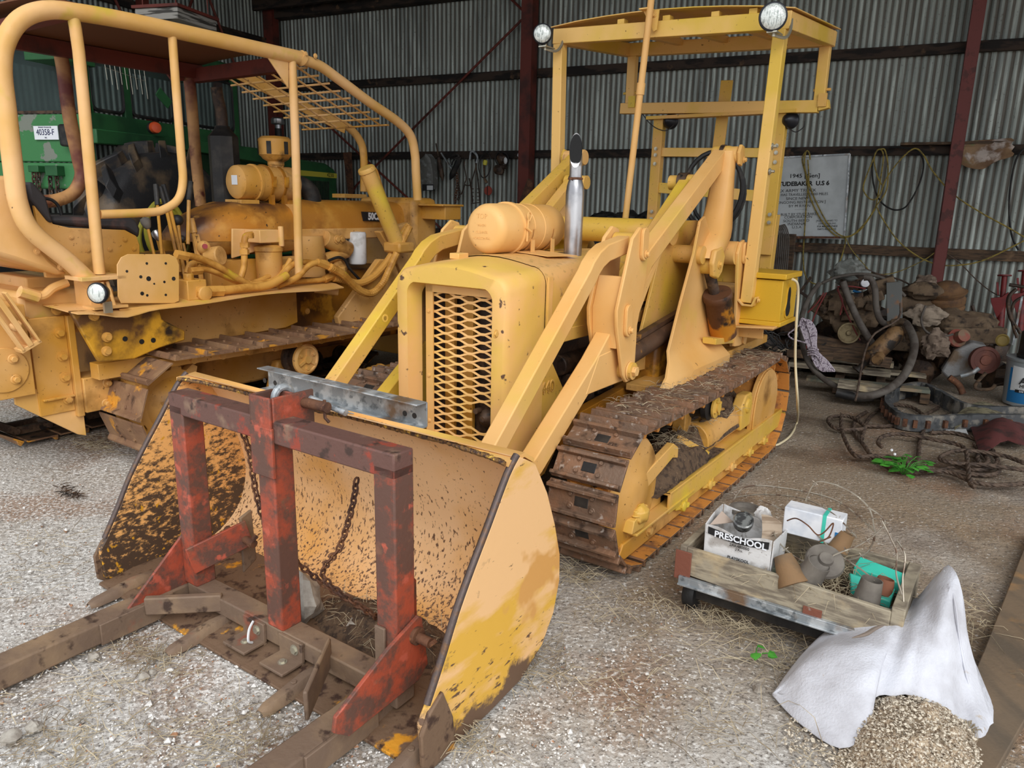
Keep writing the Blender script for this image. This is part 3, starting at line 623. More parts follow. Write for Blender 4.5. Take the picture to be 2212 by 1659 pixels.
# engine block and belly under the hood
b = MB(); b.box(1.8, 2.7, -.22, .22, .45, 1.1); b.cyl((1.9, .22, .85), (2.6, .22, .85), .06); b.box(1.95, 2.2, .2, .30, .6, .8); b.ball((2.35, .24, .68), .08, nz=.5); b.cyl((2.0, .1, .5), (2.5, .1, .5), .18)
b.build('engine_block', M_oily, LD, bevel=.02)
MB().box(1.70, 2.9, .30, .36, 1.02, 1.09).box(1.70, 2.9, -.36, -.30, 1.02, 1.09).build('hood_rail', M_yel, LD, bevel=.006)
MB().prism([(1.75, .28), (1.75, .62), (2.9, .70), (2.9, .30)], .34, .40).prism([(1.75, .28), (1.75, .62), (2.9, .70), (2.9, .30)], -.40, -.34).bolt((2.08, .40, .6), (0, 1, 0), .025, .02).bolt((2.25, .40, .62), (0, 1, 0), .018, .02).build('main_frame_rail', M_grime, LD, bevel=.01)
MB().box(2.6, 4.2, -.5, .5, .35, .95).build('transmission_case', M_grime, LD, bevel=.03)
# air cleaner lying on the hood
b = MB(); cz = 1.572; cv = -.065
b.lathe((1.60, cv, cz), (1, 0, 0), [(.0, .0), (.085, .0), (.10, .004), (.118, .018), (.127, .04), (.129, .20)], 40)
b.build('air_cleaner_cap', M_peach, LD, smooth=40)
b = MB(); b.lathe((1.80, cv, cz), (1, 0, 0), [(.12, .0), (.127, .0), (.127, .09), (.130, .092), (.130, .1), (.127, .102), (.127, .19), (.130, .192), (.130, .2), (.127, .202), (.127, .38), (.118, .41), (.06, .42)], 40)
b.build('air_cleaner_body', M_peach, LD, smooth=40)
b = MB(); b.lathe((1.785, cv, cz), (1, 0, 0), [(.129, 0), (.138, .002), (.138, .03), (.129, .032)], 40)
b.build('clamp_band', M_peach, LD)
def onb(a, u, r=.14): return (u, cv+r*sin(a), cz+r*cos(a))
q = MB(); q.tube(sm([onb(1.25, 1.80, .148), onb(1.1, 1.795, .158), onb(1.0, 1.815, .16), onb(1.1, 1.83, .158), onb(1.3, 1.805, .148)], 5), .0045, 6, closed=False)
q.cyl(onb(1.25, 1.80, .148), onb(2.0, 1.80, .148), .006); q.tube([onb(1.5, 1.78, .14), onb(1.65, 1.81, .155), onb(1.8, 1.82, .145)], .006, 6); q.build('clamp_latch', M_peach, LD)
for uu in (1.87, 2.07):
    q = MB(); q.sheet([[onb(a, uu+d, .131) for a in [radians(x) for x in range(90, 271, 15)]] for d in (0, .028)]); q.sheet([[onb(a, uu+d, .134) for a in [radians(x) for x in range(90, 271, 15)]] for d in (0, .028)])
    q.prism([(uu, 1.43), (uu+.03, 1.43), (uu+.03, 1.52), (uu, 1.52)], cv+.112, cv+.120); q.box(uu, uu+.03, cv+.09, cv+.15, 1.428, 1.440); q.build('cleaner_bracket', M_peach, LD)
for t, s_, z_ in (('TOP', .035, 1.635), ('WHEN', .018, 1.59), ('CLEANER', .018, 1.555), ('HORIZONTAL', .018, 1.525)):
    text(t, s_, basis(A.w((1.5995, cv-.01, z_)), A.r, (0, 0, 1)), M_peach, LD, ext=.0012)
# exhaust
ex = (2.14, .15); b = MB()
b.lathe((ex[0], ex[1], 1.40), (0, 0, 1), [(.02, 0), (.050, 0), (.050, .36), (.046, .40), (.036, .435)], 28); b.build('muffler', M_chrome, LD, smooth=50)
b = MB(); rings = []; NR = 24
for i, (du, dv, z_, sl) in enumerate(((0, 0, 1.83, 0), (0, 0, 1.90, 0), (-.003, .0, 1.935, .3), (-.008, .002, 1.955, 1.0), (-.014, .004, 1.975, 1.9), (-.018, .005, 1.985, 2.7))):
    rings.append([(ex[0]+du+.034*cos(2*pi*k_/NR), ex[1]+dv+.034*sin(2*pi*k_/NR), z_+sl*.034*(.86*cos(2*pi*k_/NR)-.5*sin(2*pi*k_/NR))) for k_ in range(NR)])
b.sheet(rings, closed=True); b.build('tail_pipe', M_chrome, LD, smooth=60)
b = MB(); b.add([(p[0]*.94+(ex[0]-.02)*.06, p[1]*.94+(ex[1]+.005)*.06, p[2]*.94+1.985*.06) for p in rings[-1]], [tuple(range(NR))]); b.build('pipe_mouth', mat('mouth_black', (14, 14, 15), .8), LD)  # flat black disc across the open end of the pipe
b = MB(); b.lathe((ex[0], ex[1], 1.832), (0, 0, 1), [(.034, 0), (.040, .002), (.040, .01), (.034, .014)], 24); b.bolt((ex[0]-.04, ex[1], 1.837), (-1, 0, 0), .005, .012); b.build('exhaust_clamp', M_rust, LD)
# crossover tube between the lift arms
b = MB(); b.cyl((2.78, -.60, 1.553), (2.78, .47, 1.553), .075, n=32); b.build('crossover_tube', M_yel, LD, smooth=50)
# --- bucket linkage, both sides
def rib(pts, w, h, v): return MB().ribbon([(u, v, z) for u, z in pts], w, h, (0, 1, 0))
for s_ in (1, -1):
    V = lambda v: s_*v
    vc = .53
    # dog-leg tilt link: bucket top to bellcrank
    path = uz([(1050, 985), (1258, 590)], vc); dog = [(.86, .66)]+[(1.655, 1.395), (1.70, 1.445), (1.76, 1.48), (2.03, 1.525)]
    rib([( .80, .63), (1.63, 1.375), (1.66, 1.41), (1.71, 1.448), (1.78, 1.478), (2.02, 1.515)], .085, .075, V(vc)).build('tilt_link', M_peach if s_ > 0 else M_yel, LD, bevel=.006)
    q = MB(); q.lathe((2.03, V(.47), 1.515), (0, s_, 0), [(.02, 0), (.055, 0), (.055, .11), (.02, .11)], 20); q.build('link_boss', M_yel, LD)
    # lift arm
    rib([(.77, .37), (1.20, .555), (1.72, .92), (2.02, 1.17), (2.13, 1.28), (2.25, 1.42), (3.31, 2.02)], .10, .085, V(.525)).build('lift_arm', M_peach if s_ > 0 else M_yel, LD, bevel=.006)
    q = MB(); q.prism([(1.95, 1.02), (2.10, 1.17), (2.60, 1.62), (2.40, 1.40), (2.12, 1.04)], V(.50), V(.55)); q.build('arm_gusset', M_peach, LD, bevel=.004)
    q = MB(); q.prism([(1.60, .80), (1.72, .98), (2.02, 1.0), (2.08, .86), (2.0, .80)], V(.485), V(.57)); q.build('arm_bracket', M_peach, LD, bevel=.006)
    rib([(2.16, 1.22), (2.30, 1.32), (3.06, 1.845)], .085, .07, V(.41)).build('tilt_rod', M_yel, LD, bevel=.006)
    # bellcrank: two plates, web and pins
    prof = [(1.92, 1.545), (2.0, 1.60), (2.07, 1.585), (2.11, 1.50), (2.10, 1.35), (2.03, 1.10), (2.03, .86), (2.0, .815), (1.94, .81), (1.89, .86), (1.80, 1.12), (1.79, 1.20), (1.82, 1.28)]
    for va, vb in ((.445, .465), (.60, .62)):
        MB().prism(prof, V(va), V(vb)).build('bellcrank_plate', M_peach, LD, bevel=.005)
    q = MB(); q.prism([(1.835, 1.0), (1.815, 1.20), (1.87, 1.36), (1.89, 1.36), (1.84, 1.20), (1.86, 1.0)], V(.465), V(.60)); q.build('bellcrank_web', M_peach, LD, bevel=.003)
    q = MB(); q.cyl((1.965, V(.44), .87), (1.965, V(.645), .87), .045, n=20); q.build('bellcrank_tube', M_yel, LD)
    for (pu, pz, a) in ((2.035, 1.515, 0), (1.90, 1.14, 0)):
        q = MB(); 
        sh = [(pu+.033*cos(t)*1, pz+.05+.033*sin(t)) for t in [radians(x) for x in range(0, 181, 30)]]+[(pu+.033*cos(t), pz-.05+.033*sin(t)) for t in [radians(x) for x in range(180, 361, 30)]]
        q.prism(sh, V(.62), V(.638)); q.bolt((pu+.006, V(.638), pz-.05), (0, s_, 0), .015, .02); q.build('pin_keeper', M_peach, LD, bevel=.004)
    q = MB(); q.lathe((1.965, V(.622), .87), (0, s_, 0), [(.02, 0), (.05, 0), (.05, .006), (.02, .008)], 24); q.bolt((1.965, V(.63), .87), (0, s_, 0), .027, .035); q.build('pivot_bolt', M_peach, LD, bevel=.002)
    # rusty lift cylinder
    q = MB(); q.cyl((2.02, V(.50), .89), (3.3, V(.45), 1.02), .066, n=24); q.bar((2.05, V(.52), .97), (3.1, V(.47), 1.08), .04, .025); q.lathe((2.0, V(.51), .888), (1, 0, .1), [(.03, 0), (.08, .01), (.08, .09), (.07, .1)], 20); q.build('lift_cylinder', M_oilcyl, LD, smooth=50)
    # tower: inner plate, outer swept plate
    inner = [(2.98, .80), (3.25, 1.42), (3.30, 1.50), (3.42, 1.50), (3.42, .55), (2.80, .55)]
    MB().prism([(2.42, .75), (2.80, 1.62), (3.3, 1.62), (3.3, .7)], V(.40), V(.42)).build('tower_inner_plate', M_yel, LD, bevel=.004)
    foot = uz([(1409, 830), (1420, 800), (1437, 775), (1447, 755), (1470, 640), (1495, 545), (1503, 490), (1515, 482)], .60)
    foot = [(2.30, .70), (2.38, .76), (2.47, .83), (2.50, .89), (2.66, 1.17), (2.80, 1.43), (2.86, 1.62), (2.93, 1.65)]
    fl_ = lambda z, a, b: V(a+(b-a)*max(0, min(1, (.93-z)/.17))**1.3)
    q = MB(); q.sheet([[(u, fl_(z, .60, .66), z) for u, z in foot], [(u+.06, fl_(z, .578, .68), z) for u, z in foot], [(u+.30, fl_(z, .56, .70), min(z, 1.46)) for u, z in foot], [(max(u+.4, 3.32), fl_(z, .55, .70), min(z, 1.36)) for u, z in foot]], (0, V(-.018), 0)); q.build('tower_outer_plate', M_peach, LD, bevel=.003, smooth=50)
    MB().box(2.35, 3.5, V(.42), V(.66), .66, .70).build('tower_foot', M_gold, LD, bevel=.004)
    MB().cyl((2.95, V(.18), 1.42), (2.95, V(.60), 1.42), .055, n=24).build('tower_cross_tube', M_yel, LD, smooth=50)
    # cast tilt lever and its clevis
    q = MB()
    lev = [(3.31, 2.05, .05, .06), (3.29, 1.90, .055, .065), (3.27, 1.72, .075, .075), (3.24, 1.58, .10, .088), (3.19, 1.52, .125, .095), (3.12, 1.46, .12, .10), (3.07, 1.40, .10, .09)]
    vs = []; fs = []
    for i, (u, z, hu, hv) in enumerate(lev):
        for k_ in range(12):
            t = 2*pi*k_/12; cx = abs(cos(t))**.5*(1 if cos(t) > 0 else -1); sy = abs(sin(t))**.5*(1 if sin(t) > 0 else -1)
            vs.append((u+hu*cx, V(.56)+hv*sy, z))
    fs = [(i*12+k_, i*12+(k_+1) % 12, (i+1)*12+(k_+1) % 12, (i+1)*12+k_) for i in range(len(lev)-1) for k_ in range(12)]+[tuple(range(12)), tuple(reversed(range(72, 84)))]
    q.add(vs, fs); q.build('tilt_lever', M_peach, LD, smooth=60)
    for vv in (.49, .62):
        q = MB(); q.prism([(2.99, 1.45), (3.10, 1.47), (3.16, 1.41), (3.13, 1.31), (3.07, 1.27), (2.99, 1.29), (2.96, 1.37)], V(vv+.01), V(vv+.045)); q.build('clevis_lug', M_yel, LD, bevel=.01)
    q = MB(); q.cyl((3.05, V(.51), 1.35), (3.05, V(.65), 1.35), .052, n=20); q.bolt((3.06, V(.665), 1.36), (0, s_, 0), .018, .02); q.build('clevis_pin', M_yel, LD)
    q = MB(); q.cyl((3.06, V(.60), 1.33), (3.14, V(.63), 1.15), .035, n=20); q.build('piston_rod', M_oily, LD)
    q = MB(); a_ = Vector((3.12, V(.645), 1.18)); b2 = Vector((3.33, V(.66), .80)); d_ = (b2-a_).normalized()
    q.lathe(a_, d_, [(.03, 0), (.088, 0), (.093, .01), (.093, .04), (.085, .05), (.085, .33), (.04, .35)], 32); q.build('tilt_cylinder', M_rustcyl, LD, smooth=50)
    # heads of the pins at lever top and rod end
    q = MB(); q.lathe((3.33, V(.47), 2.03), (0, s_, 0), [(.02, 0), (.05, 0), (.055, .01), (.055, .10), (.05, .12), (.05, .16), (.02, .165)], 24); q.build('lever_head', M_yel if s_ > 0 else M_peach, LD)
    q = MB(); q.lathe((3.325, V(.47), 2.032), (0, s_, 0), [(.02, .055), (.060, .055), (.060, .08), (.02, .08)], 24); q.build('pin_grease_ring', M_oily, LD)
    q = MB(); q.prism([(3.31, 1.97), (3.29, 2.04), (3.32, 2.09), (3.37, 2.08), (3.39, 2.02), (3.35, 1.96)], V(.635), V(.655)); q.bolt((3.37, V(.655), 2.0), (0, s_, 0), .015, .02); q.build('pin_keeper', M_yel, LD, bevel=.005)
    q = MB(); q.lathe((3.07, V(.30), 1.85), (0, s_, 0), [(.02, 0), (.045, 0), (.045, .05), (.05, .06), (.05, .16), (.02, .165)], 20); q.build('rod_end_pin', M_yel, LD)
    q = MB(); q.lathe((3.07, V(.36), 1.855), (0, s_, 0), [(.02, 0), (.056, 0), (.056, .06), (.02, .06)], 20); q.build('rod_grease_ring', M_oily, LD)
    # outer upright plate with pins
    q = MB(); q.prism([(3.30, 1.42), (3.34, 1.49), (3.40, 1.505), (3.46, 1.44), (3.49, 1.35), (3.52, 1.0), (3.60, .93), (3.62, .80), (3.50, .79), (3.40, .80), (3.36, 1.1)], V(.68), V(.70)); q.build('upright_plate', M_peach, LD, bevel=.004)
    q = MB(); q.cyl((3.33, V(.60), 1.42), (3.33, V(.68), 1.42), .075, n=24); q.build('lever_pivot', M_peach, LD)
    for pu, pz in ((3.40, 1.42), (3.57, .86)):
        sh = [(pu+.03*cos(t), pz+.04+.03*sin(t)) for t in [radians(x) for x in range(0, 181, 30)]]+[(pu+.03*cos(t), pz-.04+.03*sin(t)) for t in [radians(x) for x in range(180, 361, 30)]]
        q = MB(); q.prism(sh, V(.70), V(.716)); q.bolt((pu+.005, V(.716), pz-.03 if pz > 1 else pz+.03), (0, s_, 0), .016, .025); q.build('pin_keeper', M_peach, LD, bevel=.003)
    MB().prism([(3.05, .86), (3.05, .90), (3.42, .86), (3.42, .82)], V(.60), V(.69)).build('step_bracket', M_yel, LD, bevel=.003)
# cross member joining the towers behind
MB().box(3.42, 3.50, -.66, .66, 1.22, 1.34).build('rear_cross_beam', M_yel, LD, bevel=.006)
# --- canopy on four legs
FU, RU = 3.40, 4.50
def cz_(x, y, u): return PU(x, y, u)
fl = PU(1170, 66, FU); fr_ = PU(1712, 20, FU)
tl = PU(1168, 42, FU); tr = PU(1714, -8, FU)
h_ = .088
ZL, ZR = 2.815, 2.745                 # underside of the front beam at the left and right ends (canopy sits slightly twisted)
LV, RV = -.80, .86
def cp(u, v):                          # underside height of the canopy frame
    t = (v-LV)/(RV-LV); return ZL+(ZR-ZL)*t+(u-FU)*.085
CC = MB()
def cbar(name, u0, v0, u1, v1, h=.10, w=.06, up=.05, m_=M_canopy):
    return MB().bar((u0, v0, cp(u0, v0)+up), (u1, v1, cp(u1, v1)+up), w, h).build(name, m_, LD, bevel=.004)
cbar('canopy_front_beam', FU, LV, FU, RV); cbar('canopy_rear_beam', RU, LV, RU, RV)
cbar('canopy_side_beam', FU, LV+.03, RU, LV+.03); cbar('canopy_side_beam', FU, RV-.03, RU, RV-.03)
for uu in (.30, .52, .74): v_ = LV+(RV-LV)*uu; cbar('canopy_rafter', FU+.02, v_, RU-.02, v_, .05, .05, .085)
q = MB(); rows = []
for i in range(9):
    t = i/8; v_ = LV-.02+(RV-LV+.04)*t; e = .055*sin(pi*t)**.8
    rows.append([(u, v_, cp(u, v_)+.112+e+(.0 if u < 4.4 else -.0)) for u in (FU-.03, 3.8, 4.2, RU+.05)])
q.sheet(rows, (0, 0, .006)); q.build('canopy_roof_sheet', M_canopy, LD, smooth=50)
for v_ in (-.28, .05, .38, .62):
    q = MB(); q.box(FU-.0, FU+.06, v_-.025, v_+.025, cp(FU, v_)+.10, cp(FU, v_)+.135); q.build('roof_spacer', M_canopy, LD)
# front legs (lean slightly), rear legs, rear frame
q = MB(); a = PU(1692, 75, FU); a = (FU, .80, cp(FU, .80)); c = (3.43, .745, 1.10)
q.bar(a, c, .075, .075, (1, 0, 0)); q.build('canopy_front_leg', M_canopy, LD, bevel=.005)
q = MB(); q.ribbon([(3.40, .70, 1.12), (3.42, .73, 1.085), (3.42, .79, 1.085), (3.42, .81, 1.14)], .012, .085, (1, 0, 0)); q.bolt((3.42, .815, 1.12), (0, 1, 0), .012, .015); q.build('leg_bracket', M_peach, LD, bevel=.003)
q = MB(); q.bar((FU, -.755, cp(FU, -.755)), (3.43, -.745, 1.10), .075, .075, (1, 0, 0)); q.build('canopy_front_leg', M_canopy, LD, bevel=.005)
for zz in (2.08, 1.93): q = MB(); q.cyl((3.40, .80, zz), (3.40, .845, zz), .009); q.bolt((3.40, .815, zz), (0, 1, 0), .014, .012); q.build('leg_bolt', M_zinc, LD)
lz, rz = PU(1348, 222, RU), PU(1770, 218, RU)
for s_, v_ in ((-1, -.72), (1, .80)):
    zb = 2.50 if s_ < 0 else 2.43
    q = MB(); q.bar((RU, v_, cp(RU, v_)), (RU, v_, zb), .075, .06, (1, 0, 0)); q.build('canopy_rear_stub', M_canopy, LD, bevel=.005)
    q = MB(); q.box(RU-.05, RU-.035, v_-.0, v_+.06, zb-.0, zb+.09); q.cyl((RU, v_-.05*s_, zb+.12), (RU, v_+.07*s_, zb+.12), .01); q.build('stub_plate', M_yel, LD)
q = MB(); q.bar((RU, -.80, 2.50), (RU, .80, 2.435), .07, .085); q.add([], []); q.build('rear_upper_beam', M_canopy, LD, bevel=.004)
q = MB(); q.bar((RU, .80, 2.435), (RU-.0, .87, 2.45), .065, .06); q.build('beam_nose', M_canopy, LD)
q = MB(); q.box(RU-.045, RU+.045, -.55, .65, 2.40, 2.425); q.build('beam_cap_angle', M_yel, LD)
for v_ in (-.46, .53):
    q = MB(); q.bar((RU+.04, v_, 2.41), (RU+.06, v_-.02, 1.35), .085, .075, (1, 0, 0)); q.build('rops_leg', M_yel, LD, bevel=.005)
    for zz in (2.17, 2.12, 2.05, 1.66, 1.60): q = MB(); q.bolt((RU+.0, v_-.005, zz), (-1, 0, 0), .010, .012); q.build('leg_bolt', M_zinc, LD)
q = MB(); q.bar((RU+.1, .52, 1.66), (RU+.12, .50, 1.0), .09, .10, (1, 0, 0)); q.build('rops_foot', M_yel, LD, bevel=.004)
q = MB(); q.bar((RU+.1, -.47, 1.66), (RU+.12, -.47, 1.0), .09, .10, (1, 0, 0)); q.build('rops_foot', M_yel, LD, bevel=.004)
q = MB(); q.bar((RU+.05, -.46, 2.145), (RU+.05, .53, 2.12), .04, .07); q.build('rops_upper_rail', M_canopy, LD, bevel=.003)
q = MB(); q.bar((RU+.05, -.46, 1.86), (RU+.05, .53, 1.79), .04, .085); q.build('rops_lower_rail', M_canopy, LD, bevel=.003)
q = MB(); q.bar((RU+.10, .06, 2.68), (RU+.10, .02, 1.9), .02, .095, (0, 1, 0)); q.build('seat_back_plate', M_yel, LD, bevel=.003)
# mast hung from the front beam
q = MB(); m0 = PU(1409, -20, FU-.10); m1 = PU(1350, 480, FU-.10); mm = PU(1392, 190, FU-.10)
q.cyl(m0, m1, .022, n=16); q.cyl(Vector(m0)+(Vector(m1)-Vector(m0))*.38, Vector(m0)+(Vector(m1)-Vector(m0))*.43, .028, n=16); q.build('vertical_pipe', M_peach, LD, smooth=50)
q = MB(); c_ = PU(1405, 30, FU-.06)
q.prism([(c_[1]-.05, c_[2]+.02), (c_[1]+.06, c_[2]+.02), (c_[1]+.05, c_[2]-.10), (c_[1]+.03, c_[2]-.11)], FU-.06, FU-.05, 'u'); q.box(FU-.12, FU-.04, c_[1]-.055, c_[1]+.02, c_[2]+.02, c_[2]+.028); q.bolt((FU-.06, c_[1]+.03, c_[2]-.01), (-1, 0, 0), .01, .015); q.build('pipe_bracket', M_canopy, LD)
def lamp(parent, c, ax, r, name='work_lamp', rear=False, up=(0, 0, 1)):
    ax = Vector(ax).normalized(); c = Vector(c)
    q = MB(); q.lathe(c, -ax, [(r*.97, -.012), (r*1.06, -.008), (r*1.08, .004), (r*1.05, .016), (r*.95, .03), (r*.7, .055), (r*.3, .075), (.01, .08)], 32)
    sh = q.build(name, M_lampback, parent, smooth=50)
    q = MB(); q.lathe(c, ax, [(r*.96, .008), (r*.9, .014), (r*.5, .02), (.005, .022)], 32); q.build('lens', M_glass, sh, smooth=60)
    return sh
q1 = lamp(LD, PU(1172, 73, 3.20), (-.85, .45, -.05), .063)
q2 = lamp(LD, PU(1670, 36, 3.20), (-.85, .35, -.08), .075)
for x, y in ((1172, 73), (1670, 36)):
    c_ = PU(x, y, 3.20); q = MB(); q.cyl((3.24, c_[1]+.0, c_[2]-.06), (3.24, c_[1], c_[2]-.10), .01); q.tube(sm([(3.24, c_[1], c_[2]-.09), (3.30, c_[1]+.05, c_[2]-.10), (3.36, c_[1]+.06, c_[2]-.05), (3.40, c_[1]+.05, c_[2]+.02)], 4), .010, 6); q.box(3.2, 3.32, c_[1]-.03, c_[1]+.03, c_[2]-.083, c_[2]-.075)
    q.build('lamp_bracket', M_zinc, LD)
lamp(LD, PU(1450, 262, RU+.05), (1, .2, 0), .06, 'rear_lamp'); lamp(LD, PU(1708, 260, RU+.05), (1, .2, 0), .06, 'rear_lamp')
q = MB(); q.tube(sm([PU(1387, 245, RU), PU(1402, 265, RU), PU(1420, 278, RU), PU(1440, 282, RU), PU(1455, 270, RU)], 5), .004, 5); q.tube(sm([PU(1700, 275, RU), PU(1718, 285, RU), PU(1735, 275, RU), PU(1738, 262, RU)], 5), .004, 5); q.build('lamp_cable', M_black, LD)
# operator seat and controls between the towers
b = MB(); b.box(3.55, 3.95, -.25, .2, 1.0, 1.15); b.box(3.92, 4.05, -.25, .2, 1.05, 1.50); b.build('operator_seat', M_vinyl, LD, bevel=.04)
q = MB(); pts = [(3.30+.02*cos(t), .40+.0, 0) for t in (0,)]; q.tube([(3.75+.19*cos(t)*.3, .33+.19*cos(t), 1.82+.26*sin(t)) for t in [2*pi*i/28 for i in range(28)]], .017, 8, closed=True); q.tube([(3.78+.19*cos(t)*.3, .36+.17*cos(t), 1.80+.23*sin(t)) for t in [2*pi*i/28 for i in range(28)]], .014, 8, closed=True); q.build('hanging_hose_loop', M_black, LD)
q = MB(); q.lathe((3.4, .48, 1.53), (1, 0, 0), [(.02, 0), (.09, .01), (.11, .04), (.11, .08), (.02, .1)], 24); q.build('breather', M_black, LD)
b = MB(); 
for i, (x, y, r) in enumerate(((1483, 505, .03), (1468, 500, .022), (1492, 490, .025), (1486, 520, .02), (1498, 512, .018))):
    c_ = P(x, y, .30); b.ball(c_, r, 8, 6)
b.build('valve_fittings', M_yel, LD)
MB().box(2.98, 3.25, .12, .36, 1.45, 1.62).build('valve_block', M_oily, LD, bevel=.02)
# tool box on the right rear with shelf, lid and keyhole opening
b = MB(); b.box(3.45, 3.80, .66, .96, .985, 1.255); tb = b.build('side_box', M_box, LD, bevel=.004)
b = MB(); b.box(3.43, 3.82, .64, .98, 1.262, 1.298); b.build('box_lid', M_box, tb, bevel=.005)
b = MB(); b.box(3.44, 3.81, .65, .97, .955, .985); b.build('box_plinth', M_box, tb, bevel=.004)
kh = [(3.60+.035*cos(t), 1.15+.055*sin(t)) for t in [radians(x) for x in range(-20, 201, 20)]]+[(3.565, 1.10), (3.545, 1.06)]+[(3.60+.05*cos(t), 1.05+.04*sin(t)) for t in [radians(x) for x in range(200, 341, 20)]]+[(3.655, 1.06), (3.635, 1.10)]
b = MB(); b.prism([(3.60+(u-3.60)*1.25, 1.09+(z-1.09)*1.18) for u, z in kh], .96, .966); b.build('opening_rim', M_box, tb)
b = MB(); b.prism(kh, .9605, .967); b.build('box_opening', mat('box_interior', (30, 27, 24), .9), tb)
q = MB(); q.ribbon([(3.5, .66, .93), (3.5, .70, .94), (3.52, .95, .955)], .012, .30, (1, 0, 0)); q.box(3.46, 3.80, .66, .92, .925, .94); q.box(3.46, 3.475, .66, .86, .86, .93); q.build('box_shelf', M_gold, LD, bevel=.003)
q = MB(); q.bar((3.7, .55, .93), (3.62, .62, .62), .05, .08); q.bar((3.9, .5, .9), (3.8, .52, .60), .05, .08); q.build('shelf_leg', M_gold, LD)
MB().box(2.95, 4.3, -.66, .66, .70, .76).build('operator_platform', M_gold, LD, bevel=.006)
MB().box(3.9, 4.3, -.55, .55, .76, 1.15).build('rear_tank', M_gold, LD, bevel=.05)
# --- bucket
outer = [(-.02, .03), (-.034, .165), (.0, .21), (.07, .33), (.14, .46), (.22, .58), (.30, .69), (.40, .835), (.455, .888), (.555, .835), (.64, .70), (.70, .56), (.745, .42), (.75, .31), (.715, .19), (.64, .09), (.50, .02), (.30, .0), (.10, .0), (.06, -.005)]
b = MB().prism(outer, .935, .96); b.build('bucket_side_plate', M_bucketout, LD, bevel=.004)
b = MB().prism(outer, -.96, -.935); b.build('bucket_side_plate', M_leftplate, LD, bevel=.004)
for s_ in (1, -1):
    e_ = [(-.03, s_*.948, .17), (0, s_*.948, .215), (.07, s_*.948, .335), (.14, s_*.948, .465), (.22, s_*.948, .585), (.30, s_*.948, .695), (.40, s_*.948, .838), (.455, s_*.948, .89)]
    MB().tube(sm(e_[1:], 3), .013, 8).build('side_edge_bead', M_wornedge if s_ > 0 else M_wornedge, LD, smooth=60)
    q = MB().prism([(-.045, .03), (-.05, .14), (-.01, .20), (.05, .24), (.10, .12), (.11, -.005), (.0, -.005)], s_*.955, s_*.972); q.build('side_cutter', M_lipworn, LD, bevel=.005)
back = [(.455, .885), (.56, .83), (.64, .70), (.695, .56), (.735, .42), (.74, .31), (.705, .19), (.63, .095), (.50, .03), (.30, .012), (.12, .008)]
bs = sm([(u, 0, z) for u, z in back], 4)
q = MB(); q.sheet([[(p.x, v, p.z) for v in [-.935+1.87*i/10 for i in range(11)]] for p in bs if p.z > .05 or p.x > .45], (-.012, 0, 0)); q.build('bucket_shell', M_bucketin, LD, smooth=60)
q = MB(); q.sheet([[(u, v, z) for v in (-.935, .935)] for u, z in ((.56, .032), (.30, .015), (.0, .010), (-.03, .004))], (0, 0, .012)); q.build('bucket_floor', M_lipworn, LD)
n = 40; top = []; fr2 = []; 
def lipf(v):
    t = (v+.95)/1.9
    sag = .0-.035*sin(pi*min(1, t*1.15))**2+.010*noise.noise(Vector((v*3, 1, 0)))
    fu = .405+.02*sin(pi*t)+.010*noise.noise(Vector((v*7, 5, 0)))-.05*(1 if False else 0)
    return fu+.075*sin(pi*t)**.7, .868+sag*.5-.006
rows = [[(.56, v, .835) for v in [-.95+1.9*i/n for i in range(n+1)]], [(.50, v, .872-.006*sin(pi*i/n)) for i, v in enumerate([-.95+1.9*i/n for i in range(n+1)])], [(lipf(v)[0], v, lipf(v)[1]) for v in [-.95+1.9*i/n for i in range(n+1)]]]
q = MB(); q.sheet(rows, (0, 0, .016)); q.build('bucket_top_lip', M_peach, LD, smooth=40)
q = MB(); q.tube([(lipf(v)[0]-.002, v, lipf(v)[1]+.008+.002*noise.noise(Vector((v*40, 2, 0)))) for v in [-.94+1.88*i/160 for i in range(161)]], [.0095+.003*noise.noise(Vector((i*.9, 7, 0))) for i in range(161)], 6); q.build('ragged_lip_edge', M_weld, LD)
q = MB(); q.ribbon([(.60, -.93, .775), (.60, .93, .775)], .004, .012, (0, 0, 1)); q.build('weld_seam', M_gold, LD)
# cutting edge plate and the teeth that stick out under the fork frame
q = MB(); q.prism([(-.045, .0), (-.045, .012), (.10, .034), (.24, .034), (.24, .012), (.06, .0)], -.955, .955); q.build('cutting_edge', M_lipworn, LD, bevel=.003)
for v_ in (-.80, -.22, .345, .90):
    q = MB(); q.sheet([[(u, v_-w, z), (u, v_-w*.5, z+h), (u, v_+w*.5, z+h), (u, v_+w, z)] for u, w, z, h in ((-.165, .020, .006, .014), (-.14, .03, .006, .024), (-.06, .034, .01, .03), (.03, .034, .02, .034), (.12, .03, .03, .02), (.14, .01, .034, .004))], (0, 0, -.006)); q.bolt((-.02, v_, .045), (0, 0, 1), .012, .006, False); q.build('bucket_tooth', M_redrust, LD, bevel=.002, smooth=60)
heap(A, (2.32, .74, .27), .50, .145, .17, 3).build('trapped_litter', M_dirtpile, LD)['kind'] = 'stuff'
heap(A, (3.0, .70, .33), .60, .16, .20, 8).build('trapped_litter', M_dirtpile, LD)['kind'] = 'stuff'
